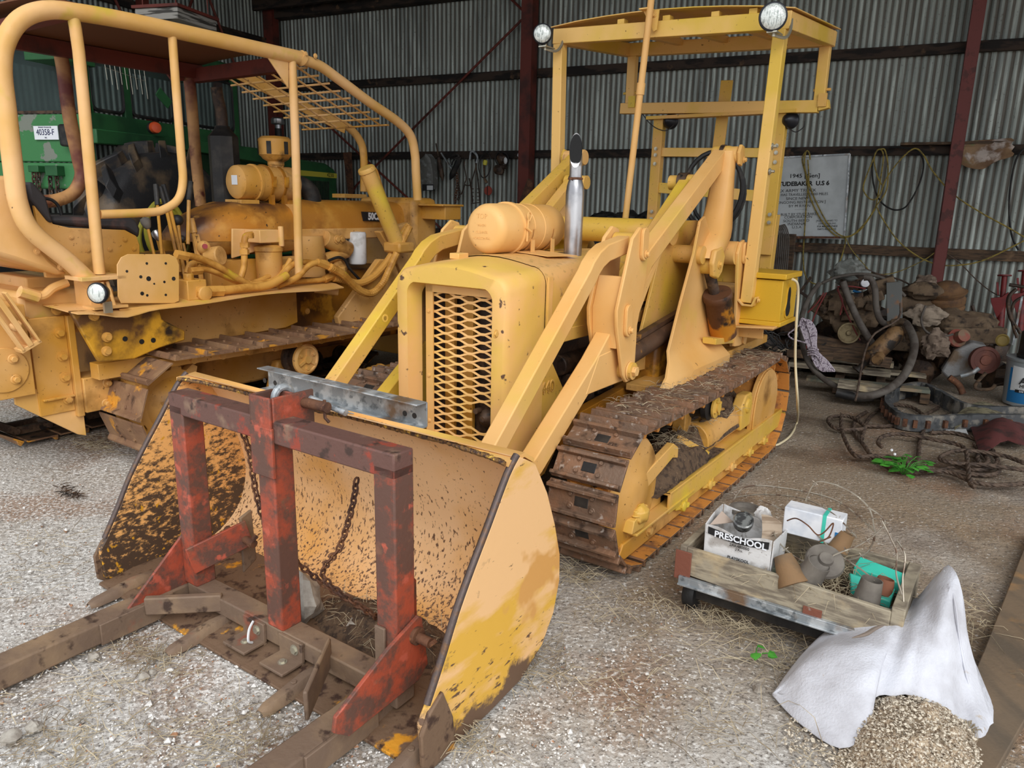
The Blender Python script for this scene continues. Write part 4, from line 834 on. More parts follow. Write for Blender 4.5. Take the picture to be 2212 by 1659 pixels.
# ------------------------------------------------------------------ red pallet-fork frame standing in the bucket mouth
FK = thing('pallet_fork_frame', (.12, .1, .03), 'worn red and rusty pallet fork frame with three uprights, standing on the bucket edge', 'fork frame')
U0, U1 = .085, .175
def rbox(name, c0, c1, w, h, m_, up=(0, 0, 1), bv=.006, par=FK): return MB().bar(c0, c1, w, h, up).build(name, m_, par, bevel=bv)
ZB, ZT = .075, .945
um = (U0+U1)/2
uprights = [(-.435, .12, .90), (.115, .12, .90), (.70, .12, .90)]
for v_, z0, z1 in uprights: rbox('upright', (um, v_, z0), (um, v_, z1), .09, .09, M_red, (1, 0, 0))
rbox('top_beam', (um, -.48, .905), (um, .745, .905), .09, .085, M_redbrown)
rbox('bottom_beam', (um, -.46, .085), (um, .74, .085), .09, .075, M_redrust)
q = MB(); q.box(U0-.012, U0, .06, .17, .80, 1.03); q.box(U1-.0, U1+.012, .06, .17, .93, 1.03); q.box(U0, U1+.09, .165, .177, .90, 1.03); q.box(U0-.012, U1+.0, .058, .07, .78, 1.03)
q.build('top_bracket', M_red, FK, bevel=.004)
q = MB(); q.box(U0-.013, U0, .055, .175, .735, .92); q.build('sleeve_plate', M_red, FK, bevel=.003)
# top pin with linkage ball joint and cotter
q = MB(); q.cyl((.22, .0, .985), (.22, .30, .99), .019, n=16); q.tube([(.22, .285, 1.015), (.22, .285, .95), (.225, .30, .935)], .006, 6); q.build('top_pin', M_rust, FK)
q = MB(); q.cyl((.25, .15, 1.0), (.25, .36, .975), .012, n=12); q.build('spacer_rod', M_galv, FK)
q = MB(); q.tube([(.18+.037*cos(t), .11, 1.005+.037*sin(t)) for t in [2*pi*i/24 for i in range(24)]], .014, 10, closed=True); q.build('ball_joint_ring', M_galv, FK)
# tines along the machine axis, sloping gusset plates and corner braces
for v_, sgn in ((-.52, 1), (.66, -1)):
    q = MB(); q.bar((.15, v_, .062), (-1.25, v_, .045), .10, .09); q.build('fork_tine', M_redrust, FK, bevel=.008)
    q = MB(); q.prism([(-.28, .012), (-.28, .10), (.02, .105), (.02, .012)], v_+.05, v_+.062); q.build('tine_wear_plate', M_redrust, FK, bevel=.003)
gp_ = lambda x, y: (lambda p: (p[0], p[2]))(A.v(x, y, .765)); q = MB(); q.prism([gp_(722, 1585), gp_(726, 1551), gp_(838, 1405), gp_(905, 1331), gp_(912, 1333), gp_(925, 1433), gp_(905, 1470), gp_(755, 1591)], .750, .765); q.build('gusset_plate', M_red, FK, bevel=.003)
q = MB(); q.prism([(-.16, .10), (.13, .36), (.17, .36), (.17, .10)], -.495, -.482); q.build('gusset_plate', M_red, FK, bevel=.003)
rbox('corner_brace', (-.10, -.46, .10), (.10, -.24, .10), .03, .075, M_redrust, (0, 0, 1))
rbox('corner_brace', (-.14, .555, .115), (.10, .40, .13), .016, .11, M_redrust, (0, 0, 1))
# lower pin lugs
for v_, u_, z_ in ((-.37, .175, .30), (.70, .25, .36)):
    if v_ < 0:
        q = MB(); q.bar((.06, v_-.015, z_-.05), (.30, v_+.05, z_+.01), .014, .12); q.build('pin_lug', M_red, FK, bevel=.003)
        q = MB(); q.prism([(.30, .10), (.30, .36), (.36, .38), (.37, .14)], v_-.02, v_-.005); q.build('pin_lug', M_redrust, FK, bevel=.006)
        q = MB(); q.cyl((.28, v_-.08, z_-.005), (.28, v_+.11, z_-.02), .017, n=12); q.bar((.265, v_+.09, z_-.03), (.30, v_+.10, z_+.01), .02, .012); q.build('lower_pin', M_rust, FK)
    else:
        q = MB(); q.prism([(.22, .12), (.22, .36), (.29, .42), (.33, .38), (.33, .14)], .60, .612); q.build('pin_lug', M_red, FK, bevel=.004)
        pc = A.v(900, 1373, .77); q = MB(); q.cyl((pc[0], .62, pc[2]), (pc[0], .83, pc[2]-.005), .017, n=12); q.cyl((pc[0], .765, pc[2]), (pc[0], .78, pc[2]), .03, n=16); q.bar((pc[0], .83, pc[2]-.01), (pc[0], .85, pc[2]+.01), .014, .014); q.build('lower_pin', M_rust, FK)
q = MB(); q.prism([(.555-.0, .12), (.60, .12), (.60, .30), (.555, .30)], .08, .084, 'u') if 0 else q.box(U0-.012, U0-.001, .655, .70, .10, .34); q.build('upright_patch', M_redrust, FK, bevel=.003)
# feet bolted to the cutting edge
for v_ in (-.0, .22):
    q = MB(); q.prism([(.035, .04), (.035, .115), (.05, .13), (.08, .13), (.08, .04)], v_-.01, v_) if 0 else q.box(U0-.014, U0, v_-.07, v_+.06, .03, .12)
    q.box(-.02, U0, v_-.07, v_+.06, .036, .048); q.build('foot_angle', M_redrust, FK, bevel=.003)
    q = MB(); q.bolt((U0-.014, v_+.02, .085), (-1, 0, 0), .014, .01); q.bolt((.03, v_+.0, .048), (0, 0, 1), .012, .009); q.build('foot_bolt', M_zinc, FK)
q = MB(); q.tube(sm([(.06, .015, .125), (.03, .03, .11), (.02, .035, .07), (.04, .03, .05)], 4), .005, 6); q.build('tie_wire', M_white, FK)
# chain hung from the top beam, links alternate
def chain_links(b, pts, r=.0045, L=.034, w=.011):
    P_ = [Vector(p) for p in pts]; ds = [0]
    for a, c in zip(P_, P_[1:]): ds.append(ds[-1]+(c-a).length)
    s_ = 0; k_ = 0; j = 0
    while s_ < ds[-1]-L*.5:
        while j < len(P_)-2 and ds[j+1] < s_: j += 1
        d = (P_[j+1]-P_[j]).normalized(); c = P_[j]+d*(s_-ds[j])
        a = d.cross(Vector((0, 0, 1)) if abs(d.z) < .9 else Vector((1, 0, 0))).normalized(); e = d.cross(a)
        side = a if k_ % 2 else e
        b.tube([tuple(c+d*(cos(t)*L*.5)+side*(sin(t)*w)) for t in [2*pi*i/10 for i in range(10)]], r, 5, closed=True)
        s_ += L*.74; k_ += 1
    return b
cpl = [A.u(*p, .16) for p in ((527, 940), (540, 985), (552, 1060), (572, 1130))]; cpl += [(.20, .02, .38), (.32, .14, .20), (.40, .24, .11)]
cpr = [(.40, .24, .11), (.36, .36, .13)]+[A.u(*p, .22) for p in ((700, 1248), (735, 1180), (762, 1090), (772, 1020))]
CH = chain_links(MB(), sm(cpl[:-1]+cpr, 8)).build('steel_chain', M_rust); tag(CH, 'rusty steel chain looping from the red fork frame down into the bucket', 'chain')
# galvanised channel lying along the bucket lip
b = MB(); c0 = Vector((.53, -.50, .925)); c1 = Vector((.50, .47, .905)); d = (c1-c0).normalized()
def chan(b, c0, c1, w, h, t, up):
    c0 = Vector(c0); c1 = Vector(c1); d = (c1-c0).normalized(); a = d.cross(Vector(up)).normalized(); u_ = a.cross(d)
    b.bar(c0+a*w/2, c1+a*w/2, t, h, up); b.bar(c0+u_*(h/2)-a*0, c1+u_*(h/2), w, t, up); b.bar(c0-u_*(h/2), c1-u_*(h/2), w, t, up); return b
cf = A.u(556, 822, .50); cf2 = A.u(900, 918, .50)
chan(b, (.53, cf[1], .925), (.53, cf2[1], .918), .06, .095, .006, (0, 0, 1))
CHN = b.build('steel_channel', M_galv, bevel=.002); tag(CHN, 'blotchy galvanised steel channel bar lying on the bucket top lip in front of the grille', 'channel bar')
for v_ in (cf[1]+.05, cf[1]+.12, cf2[1]-.06, cf2[1]-.012):
    MB().lathe((.502, v_, .925), (-1, 0, 0), [(.0, 0), (.011, 0), (.011, .0015), (.0, .0015)], 14).build('bolt_hole', M_dark, CHN)
# rubbish in the bucket
def rock(fr, c, r, seed, m_, name='stone', n=14):
    return MB(fr).ball(c, r, n, max(6, n*2//3), nz=.45, seed=seed).build(name, m_, smooth=28)
tag(rock(A, (.30, .02, .12), (.06, .10, .095), 3, M_stone, 'stone_block', 10), 'pale grey stone block in the bucket behind the middle red upright', 'stone')
q = MB(); q.sheet([[(.30, .25, .06), (.33, .40, .055)], [(.40, .22, .09), (.44, .36, .075)], [(.46, .26, .06), (.48, .36, .05)]], (0, 0, -.02)); tag(q.build('stone_slab', M_stone, bevel=.004), 'flat broken stone slab in the litter on the bucket floor', 'stone')
heap(A, (.42, .35, .02), .17, .38, .07, 5, name='litter').build('bucket_litter', M_dirtpile)
o = bpy.data.objects['bucket_litter']; tag(o, 'dry grass and dirt litter piled on the bucket floor', 'litter', kind='stuff')
def blades(fr, n, region, L=(.03, .12), r=.0012, z=lambda u, v: 0, seed=1, flat=.25):
    rr = random.Random(seed); b = MB(fr)
    for _ in range(n):
        u, v = region(rr); a = rr.uniform(0, 2*pi); l = rr.uniform(*L); zz = z(u, v)+rr.uniform(0, .006)
        k1 = rr.uniform(-.4, .4); e = rr.uniform(0, flat)*l
        p = [(u, v, zz), (u+cos(a)*l*.5, v+sin(a)*l*.5, zz+e*.8+.002), (u+cos(a+k1)*l, v+sin(a+k1)*l, zz+e*rr.uniform(.2, 1.2)*.8)]
        b.tube(p, [r, r, r*.5], 3, caps=False)
    return b
o = blades(A, 260, lambda r: (.42+r.gauss(0, .07), .33+r.gauss(0, .16)), z=lambda u, v: .05, seed=4, flat=.6).build('bucket_straw', M_straw); tag(o, 'loose straw stalks over the litter inside the bucket', 'straw', kind='stuff')
# ------------------------------------------------------------------ yellow dozer on the left (same heading as the loader)
DZ = thing('crawler_dozer', (2.2, -2.9, 0), 'golden yellow crawler dozer with tubular roll cage and mesh sweeps, at the left', 'dozer')
D = A.v
# tracks
LD2 = [(u, z) for u, z in stadium(1.13, 4.15, .37, .335, sag=.02)]
track(DZ, A, LD2, -2.26, .50, 38, 1, M_track2, M_gold, M_gold, .08)
track(DZ, A, [(u-.42, z) for u, z in LD2], -3.50, .48, 38, 1, M_track2, M_oily, M_oily, .08)
for vv, s_ in ((-2.26, 1), (-3.56, -1)):
    # toothed sprocket
    b = MB(); n = 13; pts = []
    for i in range(n):
        a = 2*pi*i/n
        for da, r in ((-.17, .235), (-.07, .29), (.07, .29), (.17, .235)): pts.append((1.13+r*cos(a+da), .37+r*sin(a+da)))
    b.prism(pts, vv-.03, vv+.03); b.lathe((1.13, vv-.05, .37), (0, s_, 0), [(.02, 0), (.19, .0), (.21, .02), (.21, .06), (.15, .12), (.09, .18), (.02, .2)], 28)
    for i in range(5):
        a = 2*pi*i/5+.3; b.bolt((1.13+.12*cos(a), vv+.08*s_, .37+.12*sin(a)), (0, s_, 0), .015, .015)
    b.build('sprocket', M_gold, DZ, bevel=.006)
    MB().lathe((4.15, vv-.05, .37), (0, 1, 0), [(.02, 0), (.26, 0), (.28, .02), (.28, .08), (.26, .1), (.1, .12), (.02, .12)], 28).build('idler_wheel', M_gold, DZ)
    MB().box(1.45, 3.9, vv-.12, vv+.06, .13, .27).build('track_frame', M_gold, DZ, bevel=.015)
    for uu in (1.6, 1.95, 2.3, 2.65, 3.0, 3.35, 3.7): MB().lathe((uu, vv-.1, .14), (0, 1, 0), [(.02, 0), (.1, 0), (.1, .04), (.08, .05), (.08, .15), (.1, .16), (.1, .2), (.02, .2)], 16).build('track_roller', M_oily, DZ)
b = MB(); c = D(672, 778, -2.1); b.lathe((c[0], -2.30, c[2]), (0, 1, 0), [(.03, 0), (.12, .0), (.13, .01), (.13, .035), (.10, .045), (.10, .09), (.115, .10), (.115, .13), (.02, .135)], 28); b.build('carrier_roller', M_oily, DZ, smooth=40)
b = MB(); b.lathe((c[0], -2.17, c[2]), (0, 1, 0), [(.02, 0), (.118, 0), (.118, .02), (.10, .035), (.09, .035), (.085, .025), (.03, .025), (.03, .045), (.01, .045)], 28)
for i in range(3):
    a = 2*pi*i/3+.5; b.bolt((c[0]+.07*cos(a), -2.145, c[2]+.07*sin(a)), (0, 1, 0), .014, .014); b.bar((c[0], -2.14, c[2]), (c[0]+.085*cos(a+1), -2.14, c[2]+.085*sin(a+1)), .02, .015, (0, 1, 0))
b.build('roller_cap', M_goldlt, DZ)
MB().prism([(c[0]-.25, .12), (c[0]-.12, .50), (c[0]+.0, .50), (c[0]-.05, .12)], -2.42, -2.34).build('roller_bracket', M_gold, DZ, bevel=.02)
b = MB(); 
sp0 = Vector((2.20, -2.14, .20)); sp1 = Vector((3.0, -2.16, .26)); n = 16*13
d = (sp1-sp0)/n; b.tube([tuple(sp0+d*i+Vector((0, .082*cos(2*pi*i/16), .082*sin(2*pi*i/16)))) for i in range(n)], .021, 6)
b.cyl(sp0-Vector((.25, 0, 0.02)), sp1, .055, n=16); b.build('recoil_spring', M_gold, DZ, smooth=60)
# main side plate, bolts, grimy bracket
b = MB(); b.prism([(1.0, .68), (1.0, 1.02), (2.42, 1.02), (2.42, .73), (2.30, .70)], -2.58, -2.55); b.build('side_plate', M_gold, DZ, bevel=.006)
for x, y in ((527, 702), (549, 702), (664, 672), (516, 765)): 
    q = D(x, y, -2.55); MB().bolt(q, (0, 1, 0), .016, .014).build('side_plate_bolt', M_gold, DZ)
b = MB(); pp = [(152, 673), (345, 664), (350, 690), (400, 715), (400, 735), (345, 752), (290, 776), (215, 782)]; b.prism(uz(pp, -2.2), -2.24, -2.2)
gb = b.build('support_bracket', M_bracket, DZ, bevel=.008)
for x, y in ((230, 728), (229, 758), (202, 682)): q = D(x, y, -2.2); MB().lathe(q, (0, 1, 0), [(.02, 0), (.03, .0), (.03, .012), (.018, .014), (.018, .03), (.0, .03)], 12).build('bracket_bolt', M_gold, gb)
for x, y in ((270, 732), (331, 735), (306, 738)): q = D(x, y, -2.2); MB().lathe(q, (0, 1, 0), [(.0, 0), (.016, 0), (.016, .002), (.0, .002)], 12).build('bracket_hole', M_dark, gb)
# wavy fender sheet
rows = []; 
for i in range(31):
    u = .54+(2.62-.54)*i/30; e = 0
    z = 1.03-.035*math.exp(-((u-.80)/.13)**2)+.012*sin(u*4.2)
    z2 = 1.05
    dn = .0 if u < 2.3 else 0
    vo = -2.13-.02*noise.noise(Vector((u*2, 0, 0)))-(.08*max(0, (u-2.3)/.3) if u > 2.3 else 0)
    rows.append([(u, -2.62, z2), (u, -2.4, z2-.004), (u, (vo-2.4)/2, z2-.01), (u, vo, z)])
b = MB(); b.sheet(rows, (0, 0, .007)); b.build('fender_sheet', M_goldlt, DZ, smooth=50)
cc = D(735, 628, -2.3); b = MB(); b.tube([(cc[0]-.16, cc[1]-.12, cc[2]+.02), (cc[0]-.02, cc[1], cc[2]-.005)], .033, 16, caps=False); b.build('fender_curl', M_goldlt, DZ)
# final drive / transmission and belly
MB().box(.95, 2.4, -3.2, -2.60, .30, 1.02).build('transmission_case', M_gold, DZ, bevel=.02)
MB().box(2.4, 3.9, -3.15, -2.68, .45, 1.10).build('engine_block', M_grime, DZ, bevel=.02)
# rear housing pieces at the picture's left edge
b = MB(); b.prism(uz([(0, 655), (130, 668), (140, 695), (120, 700)], -2.6)[:1]+[(.34, 1.13), (.70, 1.11), (.72, .93), (.70, .86), (.34, .86)], -3.2, -2.62) if 0 else b.box(.42, .98, -3.3, -2.55, .86, 1.135)
b.build('rear_case', M_goldlt, DZ, bevel=.03)
MB().box(.55, 1.05, -3.2, -2.75, 1.13, 1.20).build('seat_plinth', M_goldlt, DZ, bevel=.01)
rp = MB(); rp.box(.38, .44, -3.35, -2.49, .50, 1.0); rp.build('ripper_plate', M_gold, DZ, bevel=.008)
rp = MB(); rp.box(.42, .62, -2.50, -2.47, .40, .99); rp.box(.62, .66, -2.52, -2.44, .36, .99); rp.box(.44, .62, -2.52, -2.45, .49, .505); rp.build('ripper_side', M_gold, DZ, bevel=.004)
MB().prism([(.30, .50), (.30, .62), (.62, .49), (.67, .49), (.67, .22), (.62, .24)], -2.50, -2.48).build('ripper_skirt', M_goldlt, DZ, bevel=.004)
for x, y in ((93, 672), (103, 722), (105, 774), (115, 819), (118, 868)): q = D(x, y, -2.47); MB().bolt((.58, -2.47, q[2]), (0, 1, 0), .02, .03).build('housing_bolt', M_gold, DZ)
MB().box(.20, .40, -3.1, -2.44, .55, 1.08).lathe((.25, -2.44, .72), (0, 1, 0), [(.0, 0), (.13, 0), (.13, .01), (.0, .012)], 24).bolt((.30, -2.43, .78), (0, 1, 0), .02, .03).bolt((.30, -2.43, .66), (0, 1, 0), .02, .03).build('ripper_beam', M_gold, DZ, bevel=.01)
b = MB(); p0 = Vector(D(-15, 640, -2.36)); p1 = Vector(D(60, 745, -2.36)); b.bar(p0, p1, .03, .10, (0, 1, 0)); dd = (p1-p0).normalized(); sd = dd.cross(Vector((0, 1, 0)))
b.bar(p0+sd*.048+Vector((0, .03, 0)), p1+sd*.048+Vector((0, .03, 0)), .014, .05, (0, 1, 0)); b.bar(p0-sd*.048+Vector((0, .03, 0)), p1-sd*.048+Vector((0, .03, 0)), .014, .05, (0, 1, 0)); b.bar(p1-dd*.01, p1+dd*.015, .12, .09, (0, 1, 0)); b.ball(p1-dd*.13+Vector((0, .03, 0)), (.035, .015, .03), nz=.3)
b.build('pedal_arm', M_goldlt, DZ, bevel=.004)
MB().box(.70, 1.30, -2.40, -2.30, .60, .70).bolt((1.20, -2.30, .67), (0, 1, 0), .02, .02).build('cross_bar', M_gold, DZ, bevel=.01)
MB().box(.66, .95, -2.62, -2.42, .38, .60).bolt((.80, -2.42, .55), (0, 1, 0), .02, .04).bolt((.78, -2.42, .42), (0, 1, 0), .02, .04).build('final_drive', M_gold, DZ, bevel=.01)
MB().box(.78, 1.1, -2.50, -2.35, .72, .92).build('drive_flange', M_grime, DZ, bevel=.015)
# hose on the rear case
q = MB(); q.tube(sm([D(x, y, -2.5) for x, y in ((45, 632), (75, 640), (95, 638), (115, 622), (145, 610))], 6), .026, 10); q.cyl(D(42, 630, -2.5), D(82, 642, -2.5), .036, n=8); q.build('rear_hose', M_goldlt, DZ)
q = MB(); q.box(.70, .76, -2.48, -2.30, 1.02, 1.22); q.box(.76, .84, -2.40, -2.38, 1.02, 1.2); q.build('cage_foot', M_goldlt, DZ, bevel=.004)
q = MB(); a = D(165, 602, -2.28); c = D(238, 606, -2.28); q.box(a[0]-.01, c[0]+.06, -2.40, -2.20, a[2]-.012, a[2]+.012); q.build('cage_base_plate', M_goldlt, DZ, bevel=.003)
q = MB(); q.box(.66, .86, -2.32, -2.18, 1.045, 1.06); q.cyl((.74, -2.22, 1.05), (.74, -2.22, 1.2), .01); q.cyl((.80, -2.22, 1.05), (.78, -2.24, 1.2), .01); q.build('fender_pad', M_goldlt, DZ)
hl = lamp(DZ, D(211, 633, -2.06), (-.88, .48, .03), .056, 'head_lamp'); 
q = MB(); c = D(232, 665, -2.10); q.box(c[0]-.02, c[0]+.025, c[1]-.01, c[1]+.01, 1.035, 1.10); q.build('lamp_bracket', M_zinc, DZ)
# perforated plate
q = MB(); pl4 = uz([(253, 572), (262, 556), (276, 549), (366, 549), (381, 556), (387, 572), (387, 650), (376, 655), (262, 655), (255, 640)], -2.2); q.prism(pl4, -2.207, -2.2); q.box(pl4[-1][0], pl4[6][0], -2.26, -2.2, 1.025, 1.035); pn = q.build('perforated_plate', M_goldlt, DZ, bevel=.002)
for x, y, r in ((274, 586, .008), (317, 569, .008), (358, 569, .008), (304, 598, .010), (321, 602, .015), (333, 613, .006), (355, 609, .008), (375, 602, .013), (307, 634, .012), (318, 638, .008), (358, 637, .008)):
    q = D(x, y, -2.2); MB().lathe((q[0], -2.2, q[2]), (0, 1, 0), [(.0, 0), (r, 0), (r, .0012), (.0, .0012)], 14).build('drilled_hole', M_dark, pn)
# roll cage, near side at v=-2.3, far side at v=-3.5
VN, VF = -2.3, -3.5; VN2 = VN
def cage(pts, v, r, name, m_, n=6): return MB().tube(sm([D(x, y, v) for x, y in pts], n), r, 16).build(name, m_, DZ, smooth=70)
near = [(215, 628), (150, 566), (70, 500), (40, 440), (28, 360), (14, 240), (4, 150), (12, 90), (45, 42), (100, 22), (170, 27), (300, 50), (450, 82), (560, 106), (648, 125)]
cage(near, VN, .048, 'cage_main_tube', M_goldlt)
cage([(158, 36), (170, 110), (190, 320), (215, 592)], VN, .032, 'cage_upright', M_goldlt, 2)
cage([(372, 78), (381, 200), (391, 330), (395, 390), (385, 430), (355, 452), (320, 459), (216, 463)], VN, .026, 'window_bar', M_goldlt)
cage([(630, 122), (638, 300), (646, 596)], VN, .031, 'cage_front_post', M_goldlt, 2)
cage([(650, 128), (690, 142), (730, 170), (800, 222), (858, 262), (886, 292), (896, 330), (899, 380), (902, 432)], VN-.0, .038, 'front_sweep', M_goldlt)
b = MB(); b.cyl(D(646, 122, VN), D(655, 130, VN), .053, n=16); b.bolt(Vector(D(650, 118, VN))+Vector((0, .05, 0)), (0, 1, 0), .012, .01); b.bolt(Vector(D(672, 122, VN))+Vector((0, .045, 0)), (0, 1, 0), .012, .01); b.build('sweep_coupling', M_goldlt, DZ)
b = MB(); b.prism(uz([(571, 114), (622, 122), (622, 190)], VN), VN-.006, VN+.006); b.build('corner_gusset', M_goldlt, DZ, bevel=.002)
M_pinkred = mat('cage_red_overspray', (104, 50, 44), .55, layers=[dict(col=(188, 140, 88), scale=2.6, thr=.50, soft=.10), dict(col=(96, 46, 38), scale=6, thr=.62, soft=.06, seed=4)])
cage([(118, 70), (128, 105), (137, 150), (150, 250), (170, 345), (176, 380), (160, 415), (125, 432), (80, 436)], VF, .045, 'cage_rear_loop', M_pinkred)
cage([(400, 110), (412, 200), (422, 330), (434, 445)], VF, .045, 'cage_far_post', M_pinkred, 2)
b = MB(); b.tube(sm([(D(x, y, VF)) for x, y in ((490, 150), (560, 180), (700, 250), (752, 275), (778, 305), (786, 340), (786, 414))], 6), .038, 14); b.build('front_sweep', M_gold, DZ, smooth=70)
b = MB(); b.bar(D(500, 152, VF+.1), D(745, 278, VF+.1), .012, .09); b.build('sweep_angle', M_gold, DZ)
MB().bar((.72, VN, 2.66), (.72, VF, 2.66), .07, .07).build('cage_rear_header', M_primer, DZ)
MB().bar((2.27, VN, 2.64), (2.27, VF, 2.64), .07, .10).build('cage_front_header', M_primer, DZ)
MB().bar((.72, VF+.06, 2.665), (2.3, VF+.06, 2.665), .05, .10).build('cage_side_header', M_primer, DZ)
b = MB(); b.sheet([[(u, v, 2.715+.03*sin(pi*(v-VF)/(VN-VF))) for v in (VF-.05, -3.2, -2.9, -2.6, VN+.02)] for u in (.62, 1.4, 2.3)], (0, 0, .01)); b.build('cage_roof', mat('roof_shade_paint', (108, 66, 38), .6), DZ)  # roof colour darkened to paint in the shade of its underside
b = MB(); b.prism(uz([(338, 130), (395, 145), (395, 175), (370, 175)], VF), VF-.004, VF+.02); b.build('far_gusset', M_primer, DZ)
# mesh between the front sweeps
def swp(t, s_):
    a = Vector(D(655, 140, VN-.05)); c = Vector(D(838, 270, VN-.05)); e = Vector((a.x, VF+.08, a.z)); f = Vector((c.x, VF+.08, c.z))
    return (a.lerp(c, t)).lerp(e.lerp(f, t), s_)
b = MB()
for i in range(9): b.cyl(swp(.04+i*.12, 0), swp(.04+i*.12, 1), .008, n=6)
for j in range(6): b.cyl(swp(.0, .08+j*.165), swp(1., .08+j*.165), .008, n=6)
b.build('sweep_mesh', M_goldlt, DZ)
MB().bar(swp(1, 0), swp(1, 1), .03, .012).build('mesh_end_angle', M_gold, DZ)
# rear fuel tank (pale) behind the cage tube, seat side panels, cushions
b = MB(); rows = []
tp = [(-.3, 1.80), (.34, 1.79), (.44, 1.72), (.50, 1.62), (.56, 1.54), (.64, 1.47), (.76, 1.40), (.90, 1.22), (.70, 1.20), (.45, 1.30), (.30, 1.40), (-.3, 1.5)]
b.prism(uz([(-60, 378), (26, 380), (34, 430), (60, 495), (110, 560), (150, 592), (125, 594), (90, 582), (30, 562), (-60, 535)], -2.42), -3.3, -2.42); b.build('fuel_tank', M_goldlt, DZ, bevel=.03)
for x, y in ((80, 543), (131, 577)): MB().bolt(D(x, y, -2.40), (0, 1, 0), .013, .012).build('tank_bolt', M_goldlt, DZ)
b = MB(); sp_ = uz([(70, 420), (88, 450), (115, 484), (150, 492), (270, 497), (295, 510), (302, 530), (302, 600), (100, 600)], -2.52); b.prism(sp_, -2.55, -2.52); b.build('seat_side_panel', M_gold, DZ, bevel=.004)
for x, y in ((154, 512), (270, 517), (237, 538), (190, 540), (290, 537)): MB().bolt(D(x, y, -2.515), (0, 1, 0), .010, .006).build('panel_screw', M_gold, DZ)
b = MB(); b.prism(uz([(113, 468), (113, 484), (190, 492), (275, 496), (302, 515), (304, 495), (298, 478), (285, 471)], -2.56), -3.2, -2.56); b.build('seat_cushion', M_vinyl, DZ, bevel=.02)
b = MB(); b.prism(uz([(60, 395), (66, 430), (106, 480), (116, 482), (100, 425), (70, 392)], -2.50), -3.2, -2.50); b.build('seat_back', M_vinyl, DZ, bevel=.02)
b = MB(); b.tube(sm([D(x, y, -2.75) for x, y in ((92, 428), (112, 432), (126, 445), (133, 465))], 5), .010, 8); b.build('seat_cable', M_black, DZ)
# control levers
for (x0, y0, x1, y1, r, knob, m2) in ((402, 480, 408, 430, .013, 'grip', M_black), (342, 560, 320, 495, .010, 'knob', M_greypot), (362, 545, 347, 520, .010, 'knob', M_chrome), (385, 540, 358, 445, .012, 'grip', M_black), (395, 540, 365, 440, .012, 'grip', M_black), (393, 545, 385, 485, .011, 'ball', M_black), (412, 570, 396, 525, .009, 'ball', M_black), (432, 560, 418, 500, .018, 'flat', M_gold), (345, 500, 340, 440, .010, 'grip', M_black)):
    p0 = Vector(D(x0, y0, -2.62)); p1 = Vector(D(x1, y1, -2.66)); L = MB().cyl(p0-Vector((0, 0, .15)), p1, r, n=8).build('control_lever', M_gold, DZ)
    d = (p1-p0).normalized()
    if knob == 'grip': MB().cyl(p1-d*.01, p1+d*.13, .017, n=10).build('lever_grip', m2, L)
    elif knob == 'ball': MB().ball(p1+d*.03, .038 if y1 < 500 else .025, 14, 10).build('lever_knob', m2, L)
    elif knob == 'knob': MB().lathe(p1, d, [(.01, 0), (.022, .01), (.034, .05), (.03, .07), (.01, .08)], 16).build('lever_knob', m2, L)
    else:
        MB().cyl(p1-d*.01, p1+d*.09, .026, n=12).build('lever_sleeve', m2, L)
        MB().bar(p1-d*.18+Vector((0, .016, 0)), p1-d*.02+Vector((0, .016, 0)), .05, .006, (0, 1, 0)).build('lever_plate', m2, L)
        for i_, ch in enumerate('TILT'): q_ = p1-d*(.045+.036*i_)+Vector((0, .021, 0)); text(ch, .034, basis(A.w(q_), A.l, (0, 0, 1)), M_oily, L, ext=.001)
b = MB(); c = Vector(D(355, 500, -3.1)); b.tube([tuple(c+Vector((.20*cos(t), 0, .22*sin(t)-.06))) for t in [2*pi*i/30 for i in range(30)]], .018, 8, closed=True); b.tube([tuple(c+Vector((.15*cos(t), .02, .22*sin(t)))) for t in [2*pi*i/30 for i in range(30)]], .02, 8, closed=True); b.build('dash_ring', mat('olive_paint', (140, 134, 40), .6), DZ)
MB().box(1.35, 1.75, -3.2, -2.7, 1.0, 1.30).build('dash_base', M_grime, DZ, bevel=.02)
# hood: long rounded tank, bonnet, nose
def shell(us, v0, v1, fn, name, m_, par=DZ, n=10):
    rows = []
    for u in us:
        zt, zb, k_ = fn(u); vm = (v0+v1)/2; hw = (v1-v0)/2*k_; r = []
        for i in range(n*2+1):
            a = pi*i/(n*2); cx = -cos(a); r.append((u, vm+hw*(abs(cx)**.55)*(1 if cx > 0 else -1), zb+(zt-zb)*(sin(a)**.6)))
        rows.append(r)
    q = MB(); q.sheet(rows); a0 = len(q.V); q.Fc.append(tuple(range(a0-(2*n+1), a0))); q.Fc.append(tuple(range(2*n+1))); return q.build(name, m_, par, smooth=60)
hv0, hv1 = -3.2, -2.62
t0 = D(418, 470, -2.62)[0]; t1 = D(640, 430, -2.62)[0]; t2 = D(880, 440, -2.62)[0]; t3 = D(925, 440, -2.62)[0]
zt_ = lambda x, y: D(x, y, -2.8)[2]
ztp = zt_(560, 437); 
shell([t0, t0+.02, t0+.06, t0+.12, t0+.2, t0+.3, t0+.42, t1-.1, t1], hv0, hv1, lambda u: (1.40+(ztp-1.40)*min(1, ((u-t0)/.42+.02))**.5, 1.385, .45+.55*min(1, (u-t0)/.35+.02)**.6), 'tank_top', M_tank)
b = MB(); b.sheet([[(u, v, z) for v, z in ((hv0+.02, 1.39), (hv0+.05, 1.30), (-3.0, 1.27), (-2.8, 1.27), (hv1-.05, 1.30), (hv1-.01, 1.385))] for u in (t0+.03, t1)]); b.build('tank_belly', M_gold, DZ, smooth=60)
zb2 = D(760, 493, -2.62)[2]
